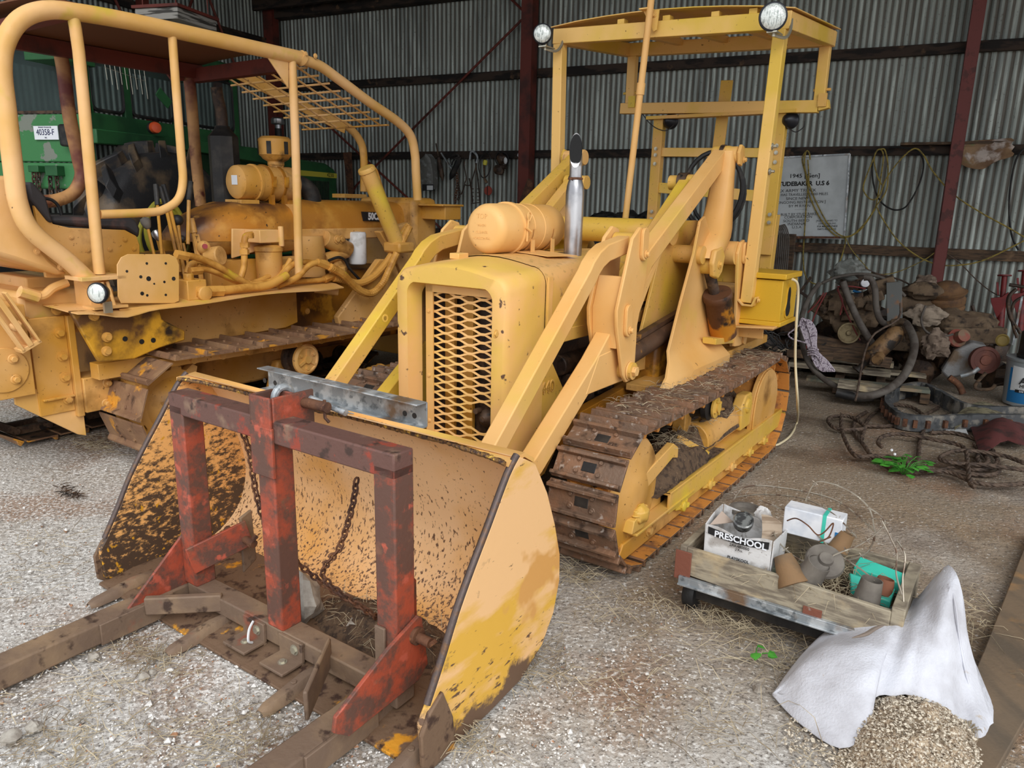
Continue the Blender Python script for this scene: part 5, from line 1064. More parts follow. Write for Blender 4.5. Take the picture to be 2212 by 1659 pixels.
shell([t1, t1+.12, t1+.25, t2], hv0, hv1-.02, lambda u: (zt_(780, 436)+.01, zb2, 1), 'bonnet', mat('bonnet_paint', (178, 120, 44), .45, layers=[dict(col=(120, 76, 34), scale=2.2, thr=.56, soft=.08, detail=6), dict(col=(196, 142, 60), scale=5, thr=.58, soft=.08, seed=5)], bump=.3))
MB().box(t1-.45, t2, hv1-.03, hv1-.005, zb2-.09, zb2).build('bonnet_rail', M_gold, DZ, bevel=.008)
MB().box(t1-.02, t1+.0, hv0, hv1+.006, zb2, ztp-.01).build('bonnet_strap', M_gold, DZ)
b = MB(); b.box(t2-.02, t3+.02, hv0-.05, hv1+.10, .9, zt_(900, 432)+.02); b.build('radiator_nose', M_gold, DZ, bevel=.05)
c = D(905, 440, -2.42); b = MB(); b.box(t3-.20, t3+.03, hv1-.05, VN+.06, c[2]-.14, c[2]-.02); b.box(t3-.26, t3+.05, hv1-.08, VN+.08, c[2]-.02, c[2]+.0); b.build('sweep_base', M_gold, DZ, bevel=.006)
MB().box(t3-.35, t3-.05, VF-.08, VF+.1, 1.72, 1.76).build('sweep_base', M_gold, DZ, bevel=.004)
q = MB(); dc = uz([(781, 457), (828, 459), (830, 479), (784, 477)], hv1-.02); q.prism(dc, hv1-.026, hv1-.004); dcl = q.build('model_decal', M_ink, DZ)
c = D(808, 468, hv1-.004); text('50CH', .082, basis(A.w((c[0]+.012, hv1-.003, c[2])), A.l, (0, 0, 1)), M_plate, dcl, sx=.85, bold=.004)
# air cleaner, precleaner, elbow on the tank
a0 = Vector(D(505, 393, -2.85)); a1 = Vector(D(640, 406, -2.85)); a1.z = a0.z; a1.x = a0.x+.62
b = MB(); b.lathe(a0, (1, 0, 0), [(.0, .0), (.10, .0), (.125, .02), (.13, .05), (.13, .15), (.142, .155), (.142, .175), (.133, .18), (.135, .52), (.12, .55), (.0, .56)], 36); ac = b.build('air_cleaner', M_gold, DZ, smooth=40)
b = MB(); b.sheet([[(a0.x-.003, a0.y-.02, a0.z-.02), (a0.x-.003, a0.y+.05, a0.z-.02)], [(a0.x-.003, a0.y-.02, a0.z+.05), (a0.x-.003, a0.y+.05, a0.z+.05)]], (-.002, 0, 0)); b.build('paper_label', M_plate, ac)
for du in (.25, .37):
    b = MB(); b.lathe(a0+Vector((du, 0, 0)), (1, 0, 0), [(.136, 0), (.143, .002), (.143, .022), (.136, .024)], 32); b.bar(a0+Vector((du+.012, .142, -.03)), a0+Vector((du+.012, .148, .05)), .03, .02); b.box(a0.x+du-.0, a0.x+du+.03, a0.y+.08, a0.y+.12, ztp-.03, a0.z-.09); b.build('cleaner_strap', M_grime, DZ)
MB().box(a0.x-.02, a0.x+.15, a0.y-.1, a0.y+.1, ztp-.03, a0.z-.13).build('cleaner_mount', M_gold, DZ, bevel=.005)
c = Vector(D(590, 365, -2.85)); c.z = a0.z+.02; c.x += .03
b = MB(); b.lathe(c, (0, 0, 1), [(.05, 0), (.06, .12), (.065, .125), (.065, .15), (.10, .17), (.11, .185), (.128, .20), (.132, .29), (.13, .32), (.105, .34), (.0, .35)], 32); pcn = b.build('precleaner', M_gold, DZ, smooth=40)
for k_ in range(6):
    a = 2*pi*k_/6+2.6; b = MB(); b.prism([(c.x+.1325*cos(a-.14), c.y+.1325*sin(a-.14)), (c.x+.1325*cos(a+.14), c.y+.1325*sin(a+.14)), (c.x+.1345*cos(a+.14), c.y+.1345*sin(a+.14)), (c.x+.1345*cos(a-.14), c.y+.1345*sin(a-.14))], c.z+.205, c.z+.30, 'z'); b.build('cleaner_slot', M_dark, pcn)
b = MB(); e0 = a0+Vector((.54, 0, 0)); b.tube(sm([e0, e0+Vector((.10, .02, -.01)), e0+Vector((.17, .04, -.08)), e0+Vector((.18, .04, -.18))], 5), .075, 16); b.build('intake_elbow', M_black, DZ, smooth=60)
# dozer muffler, octagonal
c = Vector(D(490, 420, -3.1)); b = MB(); b.lathe((c.x, c.y, 1.62), (0, 0, 1), [(.02, 0), (.115, .0), (.115, .54), (.06, .60), (.055, .62), (.02, .62)], 8); b.build('muffler', M_dark, DZ)
b = MB(); b.tube(sm([(c.x, c.y, 2.22), (c.x, c.y, 2.34), (c.x-.02, c.y, 2.44), (c.x-.03, c.y, 2.52)], 4), .043, 14); b.build('exhaust_stub', M_oily, DZ, smooth=60)
# oil filter on bracket
c = Vector(D(585, 590, -2.52)); f0 = D(583, 595, -2.5); ft = D(583, 530, -2.5)
b = MB(); b.lathe((f0[0], -2.5, f0[2]-.02), (0, 0, 1), [(.0, -.05), (.07, -.045), (.095, .0), (.098, .20), (.105, .205), (.105, .235), (.07, .25), (.0, .255)], 30); b.build('oil_filter', M_gold, DZ, smooth=40)
b = MB(); q0 = uz([(520, 495), (603, 497), (605, 535), (520, 560)], -2.5); b.prism(q0, -2.62, -2.60); b.box(q0[0][0]+.10, q0[1][0]-.06, -2.6, -2.42, q0[0][1]-.10, q0[0][1]-.005); b.cyl((f0[0]+.06, -2.42, f0[2]+.22), (f0[0]+.06, -2.42, q0[0][1]+.02), .022, n=8); b.build('filter_bracket', M_goldlt, DZ, bevel=.006)
b = MB(); b.tube(sm([D(x, y, -2.38) for x, y in ((545, 507), (530, 512), (528, 540), (527, 575), (520, 600))], 5), .024, 10); 
for x, y in ((538, 510), (529, 530), (528, 545)): b.cyl(Vector(D(x, y, -2.38))-Vector((0, 0, .015)), Vector(D(x, y, -2.38))+Vector((0, 0, .02)), .034, n=6)
b.build('filter_hose', M_hose, DZ, smooth=60)
# white filter, tank, manifold pieces under the bonnet
c = D(773, 565, -2.62); b = MB(); b.lathe((c[0], -2.62, c[2]-.02), (0, 0, 1), [(.0, 0), (.07, .0), (.078, .012), (.078, .26), (.07, .275), (.0, .28)], 28); b.build('spin_on_filter', M_white, DZ, smooth=40)
c = D(678, 560, -2.60); b = MB(); b.lathe((c[0], -2.66, 1.08), (0, 0, 1), [(.0, 0), (.125, .0), (.13, .02), (.125, .04), (.13, .06), (.13, .17), (.135, .18), (.12, .33), (.0, .33)], 28); b.build('engine_canister', M_gold, DZ, smooth=40)
b = MB(); b.cyl(D(700, 515, -2.62), D(752, 540, -2.62), .07, n=16); b.cyl(D(700, 560, -2.62), D(750, 545, -2.62), .05, n=12); b.bolt(D(728, 517, -2.55), (0, 1, 0), .025, .02); b.bolt(D(738, 517, -2.55), (0, 1, 0), .025, .02); b.ball(D(730, 585, -2.6), .08, nz=.4); b.build('manifold', M_gold, DZ, bevel=.006)
b = MB(); b.cyl(D(450, 556, -2.6), D(478, 552, -2.5), .07, n=18); b.box(t0+.1, t0+.5, -2.75, -2.62, 1.05, 1.25); b.ball(D(440, 535, -2.6), .05); b.build('pump_body', M_gold, DZ, bevel=.008)
b = MB(); b.cyl(D(442, 532, -2.54), D(443, 532, -2.52), .018, n=12); b.build('red_cap', M_redlens, DZ)
b = MB(); b.box(t1-.3, t1+.1, -2.72, -2.66, .95, 1.25); b.box(t1+.25, t1+.6, -2.75, -2.7, .9, 1.2); b.build('engine_side_cover', M_gold, DZ, bevel=.02)
# hydraulic valve and hoses
b = MB(); v0_ = D(400, 625, -2.28); b.box(v0_[0]-.02, v0_[0]+.12, -2.36, -2.22, 1.04, 1.17); b.cyl((v0_[0]+.03, -2.28, 1.16), (v0_[0]+.03, -2.28, 1.21), .035, n=8); b.lathe((v0_[0]+.09, -2.22, 1.08), (0, 1, 0), [(.0, 0), (.05, 0), (.05, .03), (.02, .04)], 16); b.build('valve_block', M_gold, DZ, bevel=.006)
hoses = [([(385, 552), (420, 555), (470, 575), (520, 605), (560, 620), (600, 605), (628, 575), (660, 566), (712, 575)], .023, -2.34),
         ([(430, 577), (470, 590), (510, 608), (545, 615), (600, 600), (628, 560)], .020, -2.40),
         ([(405, 590), (412, 572), (432, 568), (460, 578), (520, 610), (560, 607), (600, 585), (625, 572)], .022, -2.44),
         ([(425, 585), (450, 582), (500, 600), (540, 612)], .020, -2.36),
         ([(425, 629), (470, 628), (530, 622), (580, 616), (620, 594)], .030, -2.24),
         ([(600, 618), (640, 600), (670, 572), (700, 567), (715, 580)], .023, -2.28),
         ([(605, 612), (650, 608), (690, 605), (715, 600)], .020, -2.34)]
for pts, r, v in hoses: MB().tube(sm([D(x, y, v) for x, y in pts], 6), r, 10).build('hydraulic_hose', M_hose, DZ, smooth=70)
for (x, y, x2, y2, v, r) in ((380, 549, 405, 554, -2.34, .032), (420, 568, 440, 569, -2.44, .030), (410, 586, 435, 584, -2.36, .030), (420, 630, 480, 628, -2.24, .040), (685, 566, 715, 578, -2.28, .030), (700, 604, 722, 594, -2.34, .030)):
    MB().cyl(D(x, y, v), D(x2, y2, v), r, n=6).build('hose_fitting', M_hose, DZ)
def ribbed(pts, r, v, name, m_):
    P_ = sm([D(x, y, v) for x, y in pts], 14); rr = [r*(1+.10*(i % 2)) for i in range(len(P_))]
    return MB().tube(P_, rr, 10).build(name, m_, DZ, smooth=30)
ribbed([(712, 576), (740, 592), (770, 622), (800, 634), (825, 615), (840, 585), (858, 545), (885, 490)], .030, -2.26, 'ribbed_hose', M_hose)
ribbed([(720, 600), (745, 605), (775, 612), (808, 596), (840, 560), (866, 510), (882, 488)], .030, -2.34, 'ribbed_hose', M_hose)
b = MB(); b.tube(sm([D(x, y, -2.5) for x, y in ((710, 563), (730, 556), (745, 562), (755, 580), (778, 605))], 6), .012, 8); b.build('fuel_hose', M_black, DZ)
# blade lift cylinder and push arm
p0 = Vector(D(790, 362, -2.34)); p1 = Vector(D(862, 535, -2.30)); d = (p1-p0).normalized()
b = MB(); b.lathe(p0, d, [(.0, 0), (.065, .0), (.073, .01), (.073, .035), (.066, .04), (.066, (p1-p0).length), (.0, (p1-p0).length)], 28); b.build('blade_cylinder', M_yel, DZ, smooth=45)
b = MB(); off = Vector((.10, .0, .0)); b.tube(sm([p0+Vector((.03, .02, .0)), p0+Vector((.09, .02, -.02)), p0+d*.2+off*.8, p0+d*.45+off*.75, p1+off*.3], 5), .018, 8); b.build('cylinder_pipe', M_hose, DZ)
MB().box(p1.x-.10, p1.x+.10, -2.4, -2.2, p1.z-.04, p1.z+.05).build('trunnion', M_gold, DZ, bevel=.02)
b = MB(); b.prism(uz([(730, 685), (735, 705), (830, 700), (870, 610), (850, 560), (820, 560)], -2.4), -2.46, -2.40); b.build('blade_push_arm', M_gold, DZ, bevel=.01)
b = MB(); b.prism(uz([(815, 500), (850, 560), (885, 640), (905, 560), (880, 480)], -2.45), -2.5, -2.42); b.build('cylinder_yoke', M_gold, DZ, bevel=.01)
MB().box(3.9, 4.0, -3.9, -1.9, .2, .9).build('dozer_blade', M_gold, DZ, bevel=.01)
# ------------------------------------------------------------------ green tractor behind the dozer
_c = pl(195, 277, (0, 7.3, 0), Vector((0, 1, 0)))
TF = Frame((_c.x, _c.y, 0), 15)
TR = thing('farm_tractor', (1.4, -.7, 0), 'green farm tractor with glazed cab and big lugged rear tyre, behind the dozer', 'tractor', fr=TF)
TV = TF.v; TU = TF.u
# rear body: cab back panel, window
pa = TU(45, 247, 0); pb = TU(205, 247, 0); pc = TU(45, 349, 0); top = TU(120, 88, 0)
cw0 = TU(-130, 247, 0)[1]
MB(TF).box(0, .04, cw0, 0, pc[2], pa[2]).build('rear_panel', M_greenpeel, TR, bevel=.01)
MB(TF).box(-.05, .5, cw0+.1, -.05, TU(120, 385, 0)[2]-.1, pc[2]-.01).build('drawbar_beam', M_greenpeel, TR, bevel=.02)
for v_ in (cw0+.02, -.03, ): MB(TF).box(0, .07, v_-.03, v_+.03, pa[2], top[2]).build('cab_pillar', M_green, TR, bevel=.01)
MB(TF).box(.01, .02, cw0, -.02, pa[2]+.02, top[2]).build('rear_window', M_cabglass, TR)
MB(TF).box(-.005, .015, cw0, -.02, pa[2]+.005, pa[2]+.03).build('window_sill_strip', M_oily, TR)
zt = TV(195, 262, 0)[2]
Lc = TV(512, 190, 0)[0]
MB(TF).box(-.05, Lc+.1, cw0, .05, top[2]-.0, top[2]+.16).build('cab_roof', M_green, TR, bevel=.03)
zc = TV(300, 262, 0)[2]
MB(TF).box(0, Lc, -.04, .0, zc-.18, zc+.02).build('cab_side_sill', M_green, TR, bevel=.008)
for x in (188, 275, 380, 508):
    u_ = TV(x, 200, 0)[0]; MB(TF).box(u_-.05, u_+.05, -.05, .0, zc, top[2]).build('cab_pillar', M_green, TR, bevel=.01)
us = [TV(x, 200, 0)[0] for x in (188, 275, 380, 508)]
for a, c in zip(us, us[1:]):
    fr_u0, fr_u1 = a+.05, c-.05; zz0, zz1 = zc+.05, top[2]-.05; r = .07; pts = []
    for cx, cy, s0 in ((fr_u1-r, zz1-r, 0), (fr_u0+r, zz1-r, 90), (fr_u0+r, zz0+r, 180), (fr_u1-r, zz0+r, 270)):
        for k_ in range(5): t = radians(s0+90*k_/4); pts.append((cx+r*cos(t), -.015, cy+r*sin(t)))
    q = MB(TF); q.tube(pts, .018, 6, closed=True); q.build('window_seal', M_black, TR)
    q = MB(TF); q.add([p for p in pts], [tuple(range(len(pts)))]); q.build('side_window', M_cabglass, TR)
# fender band, wheel
fz = TV(290, 290, .12)[2]
fz2 = TV(372, 300, .13)[2]; fu2 = TV(372, 300, .13)[0]; fz1 = TV(200, 277, .13)[2]; fu1 = TV(200, 277, .13)[0]; fs_ = (fz2-fz1)/(fu2-fu1)
b = MB(TF); b.prism([(-.08, fz1-fs_*.1-.13), (-.08, fz1), (2.9, fz1+fs_*2.9+.03), (3.0, fz1+fs_*3-.15), (2.9, fz1+fs_*2.9-.16), (1.2, fz1+fs_*1.2-.10)], 0, .14); b.build('rear_fender', M_green, TR, bevel=.01, smooth=50)
wt = TV(335, 318, .2); WR = 1.0; wc = (wt[0]-.03, .25, wt[2]-WR)
b = MB(TF); b.lathe((wc[0], .02, wc[2]), (0, 1, 0), [(.52, 0), (.60, .0), (.90, .05), (.945, .10), (.95, .38), (.90, .43), (.60, .48), (.52, .48)], 64); ty = b.build('rear_tyre', M_tyre, TR, smooth=50)
for k_ in range(15):
    for s_ in (0, 1):
        b = MB(TF); rows = []
        for t in (0, .25, .5, .75, 1):
            vv = (.25+(-.02 if s_ else .02))+(1 if s_ else -1)*(.215*t); a = 2*pi*(k_+.5*s_)/15+.26*t
            rr = (.95 if t < .9 else .88)
            da = .058+.016*t; r2 = rr+.11
            rows.append([(wc[0]+q_*cos(a+e), vv, wc[2]+q_*sin(a+e)) for e, q_ in ((-da, rr-.02), (-da*.7, r2), (da*.7, r2), (da, rr-.02))])
        b.sheet(rows); b.Fc.append((0, 1, 2, 3)); b.Fc.append((16, 17, 18, 19)); b.build('tyre_lug', M_tyre, ty, bevel=.008)
MB(TF).lathe((wc[0], .2, wc[2]), (0, 1, 0), [(.02, 0), (.5, .02), (.54, .1), (.54, .16), (.48, .1), (.2, .05), (.02, .08)], 36).build('wheel_rim', M_stripe, TR)
MB(TF).box(.1, 2.0, -1.1, -.05, .7, 1.5).build('transmission', M_dark, TR, bevel=.05)
MB(TF).lathe((wc[0], cw0-.3, wc[2]), (0, -1, 0), [(.02, 0), (.90, .0), (.98, .10), (.98, .38), (.90, .43), (.02, .48)], 40).build('rear_tyre', M_tyre, TR)
# number plate, tail lamp, indicator, mirror
c = TU(99, 287, -.02); x0 = TU(74, 287, -.02); x1 = TU(126, 287, -.02); hh = (TU(99, 272, -.02)[2]-TU(99, 302, -.02)[2])/2
npl = MB(TF).box(-.025, -.015, x0[1], x1[1], c[2]-hh, c[2]+hh).build('number_plate', M_plate, TR, bevel=.003)
text('40358-F', hh*1.25, basis(TF.w((-.027, c[1], c[2]+hh*.05)), TF.r, (0, 0, 1)), M_navy, npl, ext=.0006, sx=.82, bold=.0)
text('VIC', hh*.3, basis(TF.w((-.027, c[1], c[2]-hh*.72)), TF.r, (0, 0, 1)), M_navy, npl, ext=.0006)
text('PRIMARY PRODUCER', hh*.26, basis(TF.w((-.027, c[1], c[2]+hh*.78)), TF.r, (0, 0, 1)), M_navy, npl, ext=.0006)
c = TU(148, 293, -.04); MB(TF).box(-.10, -.0, c[1]-.06, c[1]+.08, c[2]-.10, c[2]+.10).build('lamp_housing', M_black, TR, bevel=.02)
c2 = TU(152, 292, -.11); MB(TF).box(-.115, -.10, c2[1]-.03, c2[1]+.05, c2[2]-.05, c2[2]+.05).build('tail_lens', M_redlens, TR, bevel=.008)
c = TV(333, 276, .17); MB(TF).lathe((c[0], .17, c[2]), (-.4, 1, 0), [(.0, 0), (.055, .0), (.058, .02), (.05, .05), (.0, .06)], 24).build('indicator_lamp', M_amber, TR, smooth=50)
MB(TF).lathe((c[0]+.02, .15, c[2]), (-.4, 1, 0), [(.0, -.03), (.06, -.03), (.06, .015), (.0, .015)], 24).build('indicator_base', M_black, TR)
c = TV(352, 212, .2); MB(TF).bar((c[0]-.07, .2, c[2]+.06), (c[0]+.07, .22, c[2]-.06), .015, .10).build('mirror', M_green, TR, bevel=.006)
MB(TF).lathe(TV(187, 112, -.1), (0, 0, 1), [(.0, -.02), (.06, -.02), (.06, .03), (.05, .05), (.0, .06)], 20).build('roof_beacon', M_glass, TR)
MB(TF).box(-.3, .12, -.35, .02, TU(205, 140, 0)[2], TU(205, 120, 0)[2]).build('roof_visor', M_green, TR, bevel=.006)
# drawbar chains
for i, (x, y0, y1) in enumerate(((72, 366, 420), (82, 366, 424), (107, 366, 430), (122, 368, 432))):
    chain_links(MB(TF), [TU(x, y0, -.10), TU(x+4, y1, -.10)], .008, .06, .018).build('lift_chain', M_oily, TR)
MB(TF).box(-.14, -.04, TU(68, 366, -.1)[1], TU(90, 366, -.1)[1], TU(80, 372, -.1)[2], TU(80, 358, -.1)[2]).build('chain_lug', M_green, TR, bevel=.006)
MB(TF).box(-.14, -.04, TU(104, 366, -.1)[1], TU(130, 366, -.1)[1], TU(110, 380, -.1)[2], TU(110, 358, -.1)[2]).build('chain_lug', M_green, TR, bevel=.006)
# bonnet with stripe
VS = -.28; h0 = TV(560, 345, VS); h1 = TV(728, 400, VS); za = TV(640, 345, VS)[2]; zb = TV(724, 440, VS)[2]
MB(TF).prism([(Lc, .9), (Lc, za+.05), (h1[0]-.35, za), (h1[0]-.08, TV(715, 364, VS)[2]), (h1[0], TV(726, 376, VS)[2]), (h1[0], .9)], -1.0, VS).build('bonnet', M_green, TR, bevel=.03)
sa = TV(655, 377, VS)[2]; s2 = TV(725, 381, VS)[2]
st = MB(TF).prism([(Lc+.3, s2+.05), (h1[0]-.0, s2+.045), (h1[0]-.0, s2-.03), (Lc+.3, s2-.03)], VS, VS+.006).build('side_stripe', M_stripe, TR)
c = TV(713, 384, VS); text('4230', .085, basis(TF.w((c[0], VS+.008, s2+.008)), TF.l, (0, 0, 1)), M_ink, st, sx=1.3)
b = MB(TF)
for k_ in range(14):
    u_ = h1[0]-.95+k_*.05; b.box(u_, u_+.022, VS, VS+.008, s2-.55, s2-.09)
gr = b.build('grille_slats', M_dark, TR)
MB(TF).box(Lc, h1[0], -.9, -.35, .5, 1.2).build('engine_side', M_dark, TR, bevel=.03)
c = TV(600, 262, -.6); b = MB(TF); b.lathe((c[0], -.6, c[2]-.1), (0, 0, 1), [(.04, -.2), (.045, .05), (.09, .06), (.095, .07), (.095, .13), (.07, .15), (.0, .16)], 24); b.build('air_intake', M_chrome, TR, smooth=50)
MB(TF).cyl((c[0], -.6, za-.1), (c[0], -.6, c[2]-.1), .05, n=16).build('intake_pipe', M_dark, TR)
for u_ in (h1[0]-.35,):
    for v_ in (-1.25, -.1): MB(TF).lathe((u_, v_, .45), (0, 1, 0), [(.02, -.1), (.42, -.1), (.46, 0), (.42, .1), (.02, .1)], 32).build('front_tyre', M_tyre, TR)
# stacked bed base lying on the tractor roof
q0 = TF.u(330, 38, .2); 
M_bed = mat('pale_frame', (150, 148, 142), .6, layers=[dict(col=(60, 58, 54), scale=5, thr=.54, soft=.03, stretch=(.5, .5, 9))])
bb = thing('slatted_frame', (q0[0], q0[1], q0[2]), 'pale slatted frame with red edges hung up under the roof beside the tractor cab', 'frame', fr=TF)
x0 = TF.u(292, 30, .2)[1]; x1 = TF.u(384, 30, .2)[1]; z0 = TF.u(340, 42, .2)[2]; zt2 = TF.u(340, 16, .2)[2]
MB(TF).box(.2, .75, x0, x1, z0, zt2).build('frame', M_bed, bb, bevel=.005)
MB(TF).box(.18, .77, x0-.02, x1+.02, zt2, zt2+.025).build('red_rim', M_primer, bb)
for u_ in (.25, .7):
    for v_ in (x0+.05, x1-.05): MB(TF).cyl((u_, v_, zt2), (u_, v_, 5.2), .006, n=6).build('hanger_rod', M_primer, bb)
# wire rack hanging behind the cage, by the cab
b = MB(TF)
for i in range(9):
    c = TV(222+i*11, 112+i*4, .12); b.cyl(c, (c[0]+.02, c[1], c[2]-.24-.03*(i % 3)), .003, n=4)
for z_ in (.0, -.12): b.cyl(Vector(TV(222, 115, .12))+Vector((0, 0, z_)), Vector(TV(312, 148, .12))+Vector((0, 0, z_)), .003, n=4)
tag(b.build('wire_rack', M_zinc), 'thin wire mesh rack hanging beside the green cab window', 'wire rack')
# ------------------------------------------------------------------ things on the back wall
U = WF.u
def wt(pts, r, off, n=6, k_=6, m_=None, name='', closed=False):
    return MB(WF).tube(sm([U(x, y, off) for x, y in pts], n, closed), r, k_, closed)
# painted sign board
sb = thing('sign_board', U(1750, 520, -.1), 'white hand-lettered sign board about an ex army truck, hung on the shed wall', 'sign', fr=WF)
OFF = -.14
c4 = [U(x, y, OFF) for x, y in ((1655, 342), (1836, 333), (1824, 516), (1650, 508))]
q = MB(WF); q.prism([(p[1], p[2]) for p in c4], OFF, OFF+.015, 'u'); q.build('board', mat('sign_white', (196, 202, 204), .5, layers=[dict(col=(176, 182, 184), scale=3, thr=.55, soft=.1)]), sb)
q = MB(WF)
for a, c in zip(c4, c4[1:]+c4[:1]): q.bar((OFF-.004, a[1], a[2]), (OFF-.004, c[1], c[2]), .02, .03, (1, 0, 0))
q.build('board_edge', M_galv, sb)
def sgn(txt, x, y, px, sx=1.0, bold=0, m_=M_ink):
    p = U(x, y, OFF-.0015); p2 = U(x+10, y, OFF); h = abs(U(x, y-px, OFF)[2]-p[2])*1.35
    text(txt, h, basis(WF.w((OFF-.0022, p[1], p[2])), tuple(WF.w((OFF, U(x+60, y-1.5, OFF)[1], U(x+60, y-1.5, OFF)[2]))-WF.w((OFF, p[1], p[2]))), (0, 0, 1)), m_, sb, ext=.0005, sx=sx, bold=bold)
for t, x, y, px, sx, bo in (('1945 [Gen]', 1738, 380, 9, 1.15, .001), ('STUDEBAKER  U.S 6', 1733, 397, 9.5, 1.0, .003), ('EX ARMY TRUCK', 1722, 412, 7, 1.1, 0), ('HAS TRAVELLED 21000 MILES', 1737, 420, 6, .95, 0), ('SINCE NEW', 1722, 429, 6, 1.1, 0), ('[ ONGOING RESTORATION ]', 1728, 437, 6, 1.0, 0), ('BY M RYAN', 1727, 445, 6, 1.1, 0), ('______', 1727, 450, 5, 1, 0), ('BUILT BY STUDEBAKER', 1727, 463, 6, .95, 0), ('CORPORATION', 1724, 469, 6, 1.0, 0), ('SOUTH BEND', 1720, 477, 6, 1.1, 0), ('INDIANA', 1720, 484, 6, 1.1, 0), ('U.S.A', 1721, 491, 6, 1.1, 0),
                          ('[MANY THANKS TO', 1786, 477, 4, .9, 0), ('JOHN STARLING', 1787, 483, 4, .9, 0), ('FOR MAKING THESE', 1787, 489, 4, .85, .0005), ('PARTS AVAILABLE]', 1786, 495, 4, .85, .0005)): sgn(t, x, y, px, sx, bo)
# yellow rope bundles and a black cable loop hung on the middle girt
YR = [[(1740, 328), (1733, 345), (1741, 380), (1748, 420), (1765, 460), (1785, 490), (1808, 510), (1832, 512), (1860, 495), (1885, 460), (1892, 445), (1900, 400), (1908, 345), (1905, 325), (1895, 325), (1888, 345), (1895, 380), (1905, 400)],
      [(1750, 345), (1748, 330), (1741, 328), (1738, 360), (1752, 410), (1772, 455), (1790, 485), (1815, 508), (1840, 508), (1870, 480), (1893, 445), (1915, 410), (1918, 360), (1912, 325), (1902, 322)],
      [(1745, 345), (1747, 390), (1742, 440), (1738, 500), (1735, 560), (1742, 600), (1765, 614), (1790, 605), (1812, 570), (1825, 530), (1826, 512)],
      [(1888, 340), (1870, 385), (1865, 410), (1880, 430), (1898, 425), (1915, 385), (1945, 345), (1975, 321), (1995, 335), (2015, 370), (2060, 420), (2120, 460), (2175, 490), (2212, 512)],
      [(1893, 445), (1905, 470), (1940, 520), (1985, 555), (2030, 572), (2080, 572), (2130, 560), (2212, 520)],
      [(1826, 512), (1840, 540), (1870, 575), (1885, 590), (1930, 590), (1990, 565), (2020, 545)]]
for i, pts in enumerate(YR):
    o = wt(pts, .009 if i < 5 else .006, -.16-.012*i).build('rope_line', M_ylw_rope)
    tag(o, ['yellow rope drooping in a long loop in front of the sign board, outermost strand', 'yellow rope drooping in a long loop in front of the sign board, inner strand', 'yellow rope hanging lowest, from the sign board nearly to the engine pile', 'yellow rope from the girt slanting down to the right picture edge', 'yellow rope sagging under the red post toward the right edge', 'thin brown cord stretched from the sign board corner to the red post foot'][i], 'rope')
o = wt([(1888, 335), (1884, 370), (1890, 410), (1905, 438), (1930, 453), (1955, 448), (1975, 420), (1990, 385), (1995, 350), (1985, 330), (1970, 322), (1930, 318), (1900, 322)], .011, -.15, closed=True).build('cable_loop', M_black); tag(o, 'black cable hung in a big loop on the wall girt right of the sign', 'cable')
o = wt([(2212, 320), (2195, 345), (2183, 400), (2180, 460), (2186, 510), (2200, 540)], .012, -.14).build('cable_drop', M_black); tag(o, 'black cable hanging down the wall at the right picture edge', 'cable')
o = wt([(2030, 540), (2070, 565), (2110, 605), (2150, 635), (2190, 642)], .007, -.2).build('slack_cord', M_rope); tag(o, 'thin brown cord running from the red post down to the right', 'cord')
# crumpled sheet on the girt by the post
rows = []
for i in range(13):
    t = i/12; x = 2072+(2187-2072)*t
    yt = 306-8*t; yb = 350+16*sin(pi*min(1, t*1.4))-38*max(0, t-.65)
    r = []
    for j in range(9):
        s_ = j/8; p = U(x+4*sin(j*2+i), yt+(yb-yt)*s_, -.17); r.append((p[0]-.06*sin(s_*pi)-.03*noise.noise(Vector((i*.8, j*.9, 1))), p[1], p[2]))
    rows.append(r)
o = MB(WF).sheet(rows, (.004, 0, 0)).build('plastic_sheet', mat('faded_sheet', (150, 122, 92), .7, layers=[dict(col=(110, 84, 64), scale=3, thr=.52, soft=.1), dict(col=(180, 168, 160), scale=4, thr=.60, soft=.04, seed=3), dict(col=(130, 134, 92), scale=4, thr=.66, soft=.03, seed=6)], bump=.6)); tag(o, 'crumpled faded plastic sheet draped over the girt right of the red post', 'plastic sheet')
q = MB(WF); a = U(1945, 312, -.10); c = U(2055, 308, -.10); q.box(-.2, -.07, a[1], c[1]+.55, 2.47, 2.50); tag(q.build('shelf_board', M_woodold, bevel=.003), 'brown timber board lying along the middle girt behind the red post', 'board')
# tools and tack hung on the middle girt left of the central post
def hung(name, b, m_, lab, cat): return tag(b.build(name, m_), lab, cat)
b = MB(WF); rows = []
bx = [(908, 350, 930, 348), (906, 375, 942, 372), (907, 400, 943, 397), (910, 412, 944, 408)]
for x0, y0, x1, y1 in [(922, 333, 930, 333), (910, 345, 938, 343), (907, 375, 943, 370), (908, 398, 944, 394), (914, 413, 942, 409)]:
    a = U(x0, y0, -.2); c = U(x1, y1, -.2); rows.append([(-.17, a[1], a[2]), (-.27, a[1]+.03, a[2]), (-.30, (a[1]+c[1])/2, (a[2]+c[2])/2), (-.27, c[1]-.03, c[2]), (-.17, c[1], c[2])])
b.sheet(rows); o = hung('plastic_bag', b, mat('bag_film', (96, 96, 92), .35, layers=[dict(col=(140, 144, 144), scale=10, thr=.58, soft=.08), dict(col=(60, 58, 54), scale=6, thr=.56, soft=.1, seed=3)]), 'grey plastic bag of goods hanging from the girt behind the dozer cage', 'bag')
a = U(912, 398, -.31); c = U(936, 412, -.31); MB(WF).box(-.305, -.30, a[1], c[1], c[2], a[2]).build('bag_label', M_ink, o); a = U(922, 400, -.31); MB(WF).box(-.309, -.305, a[1], c[1]-.01, c[2]+.01, a[2]-.005).build('bag_print', M_label, o)
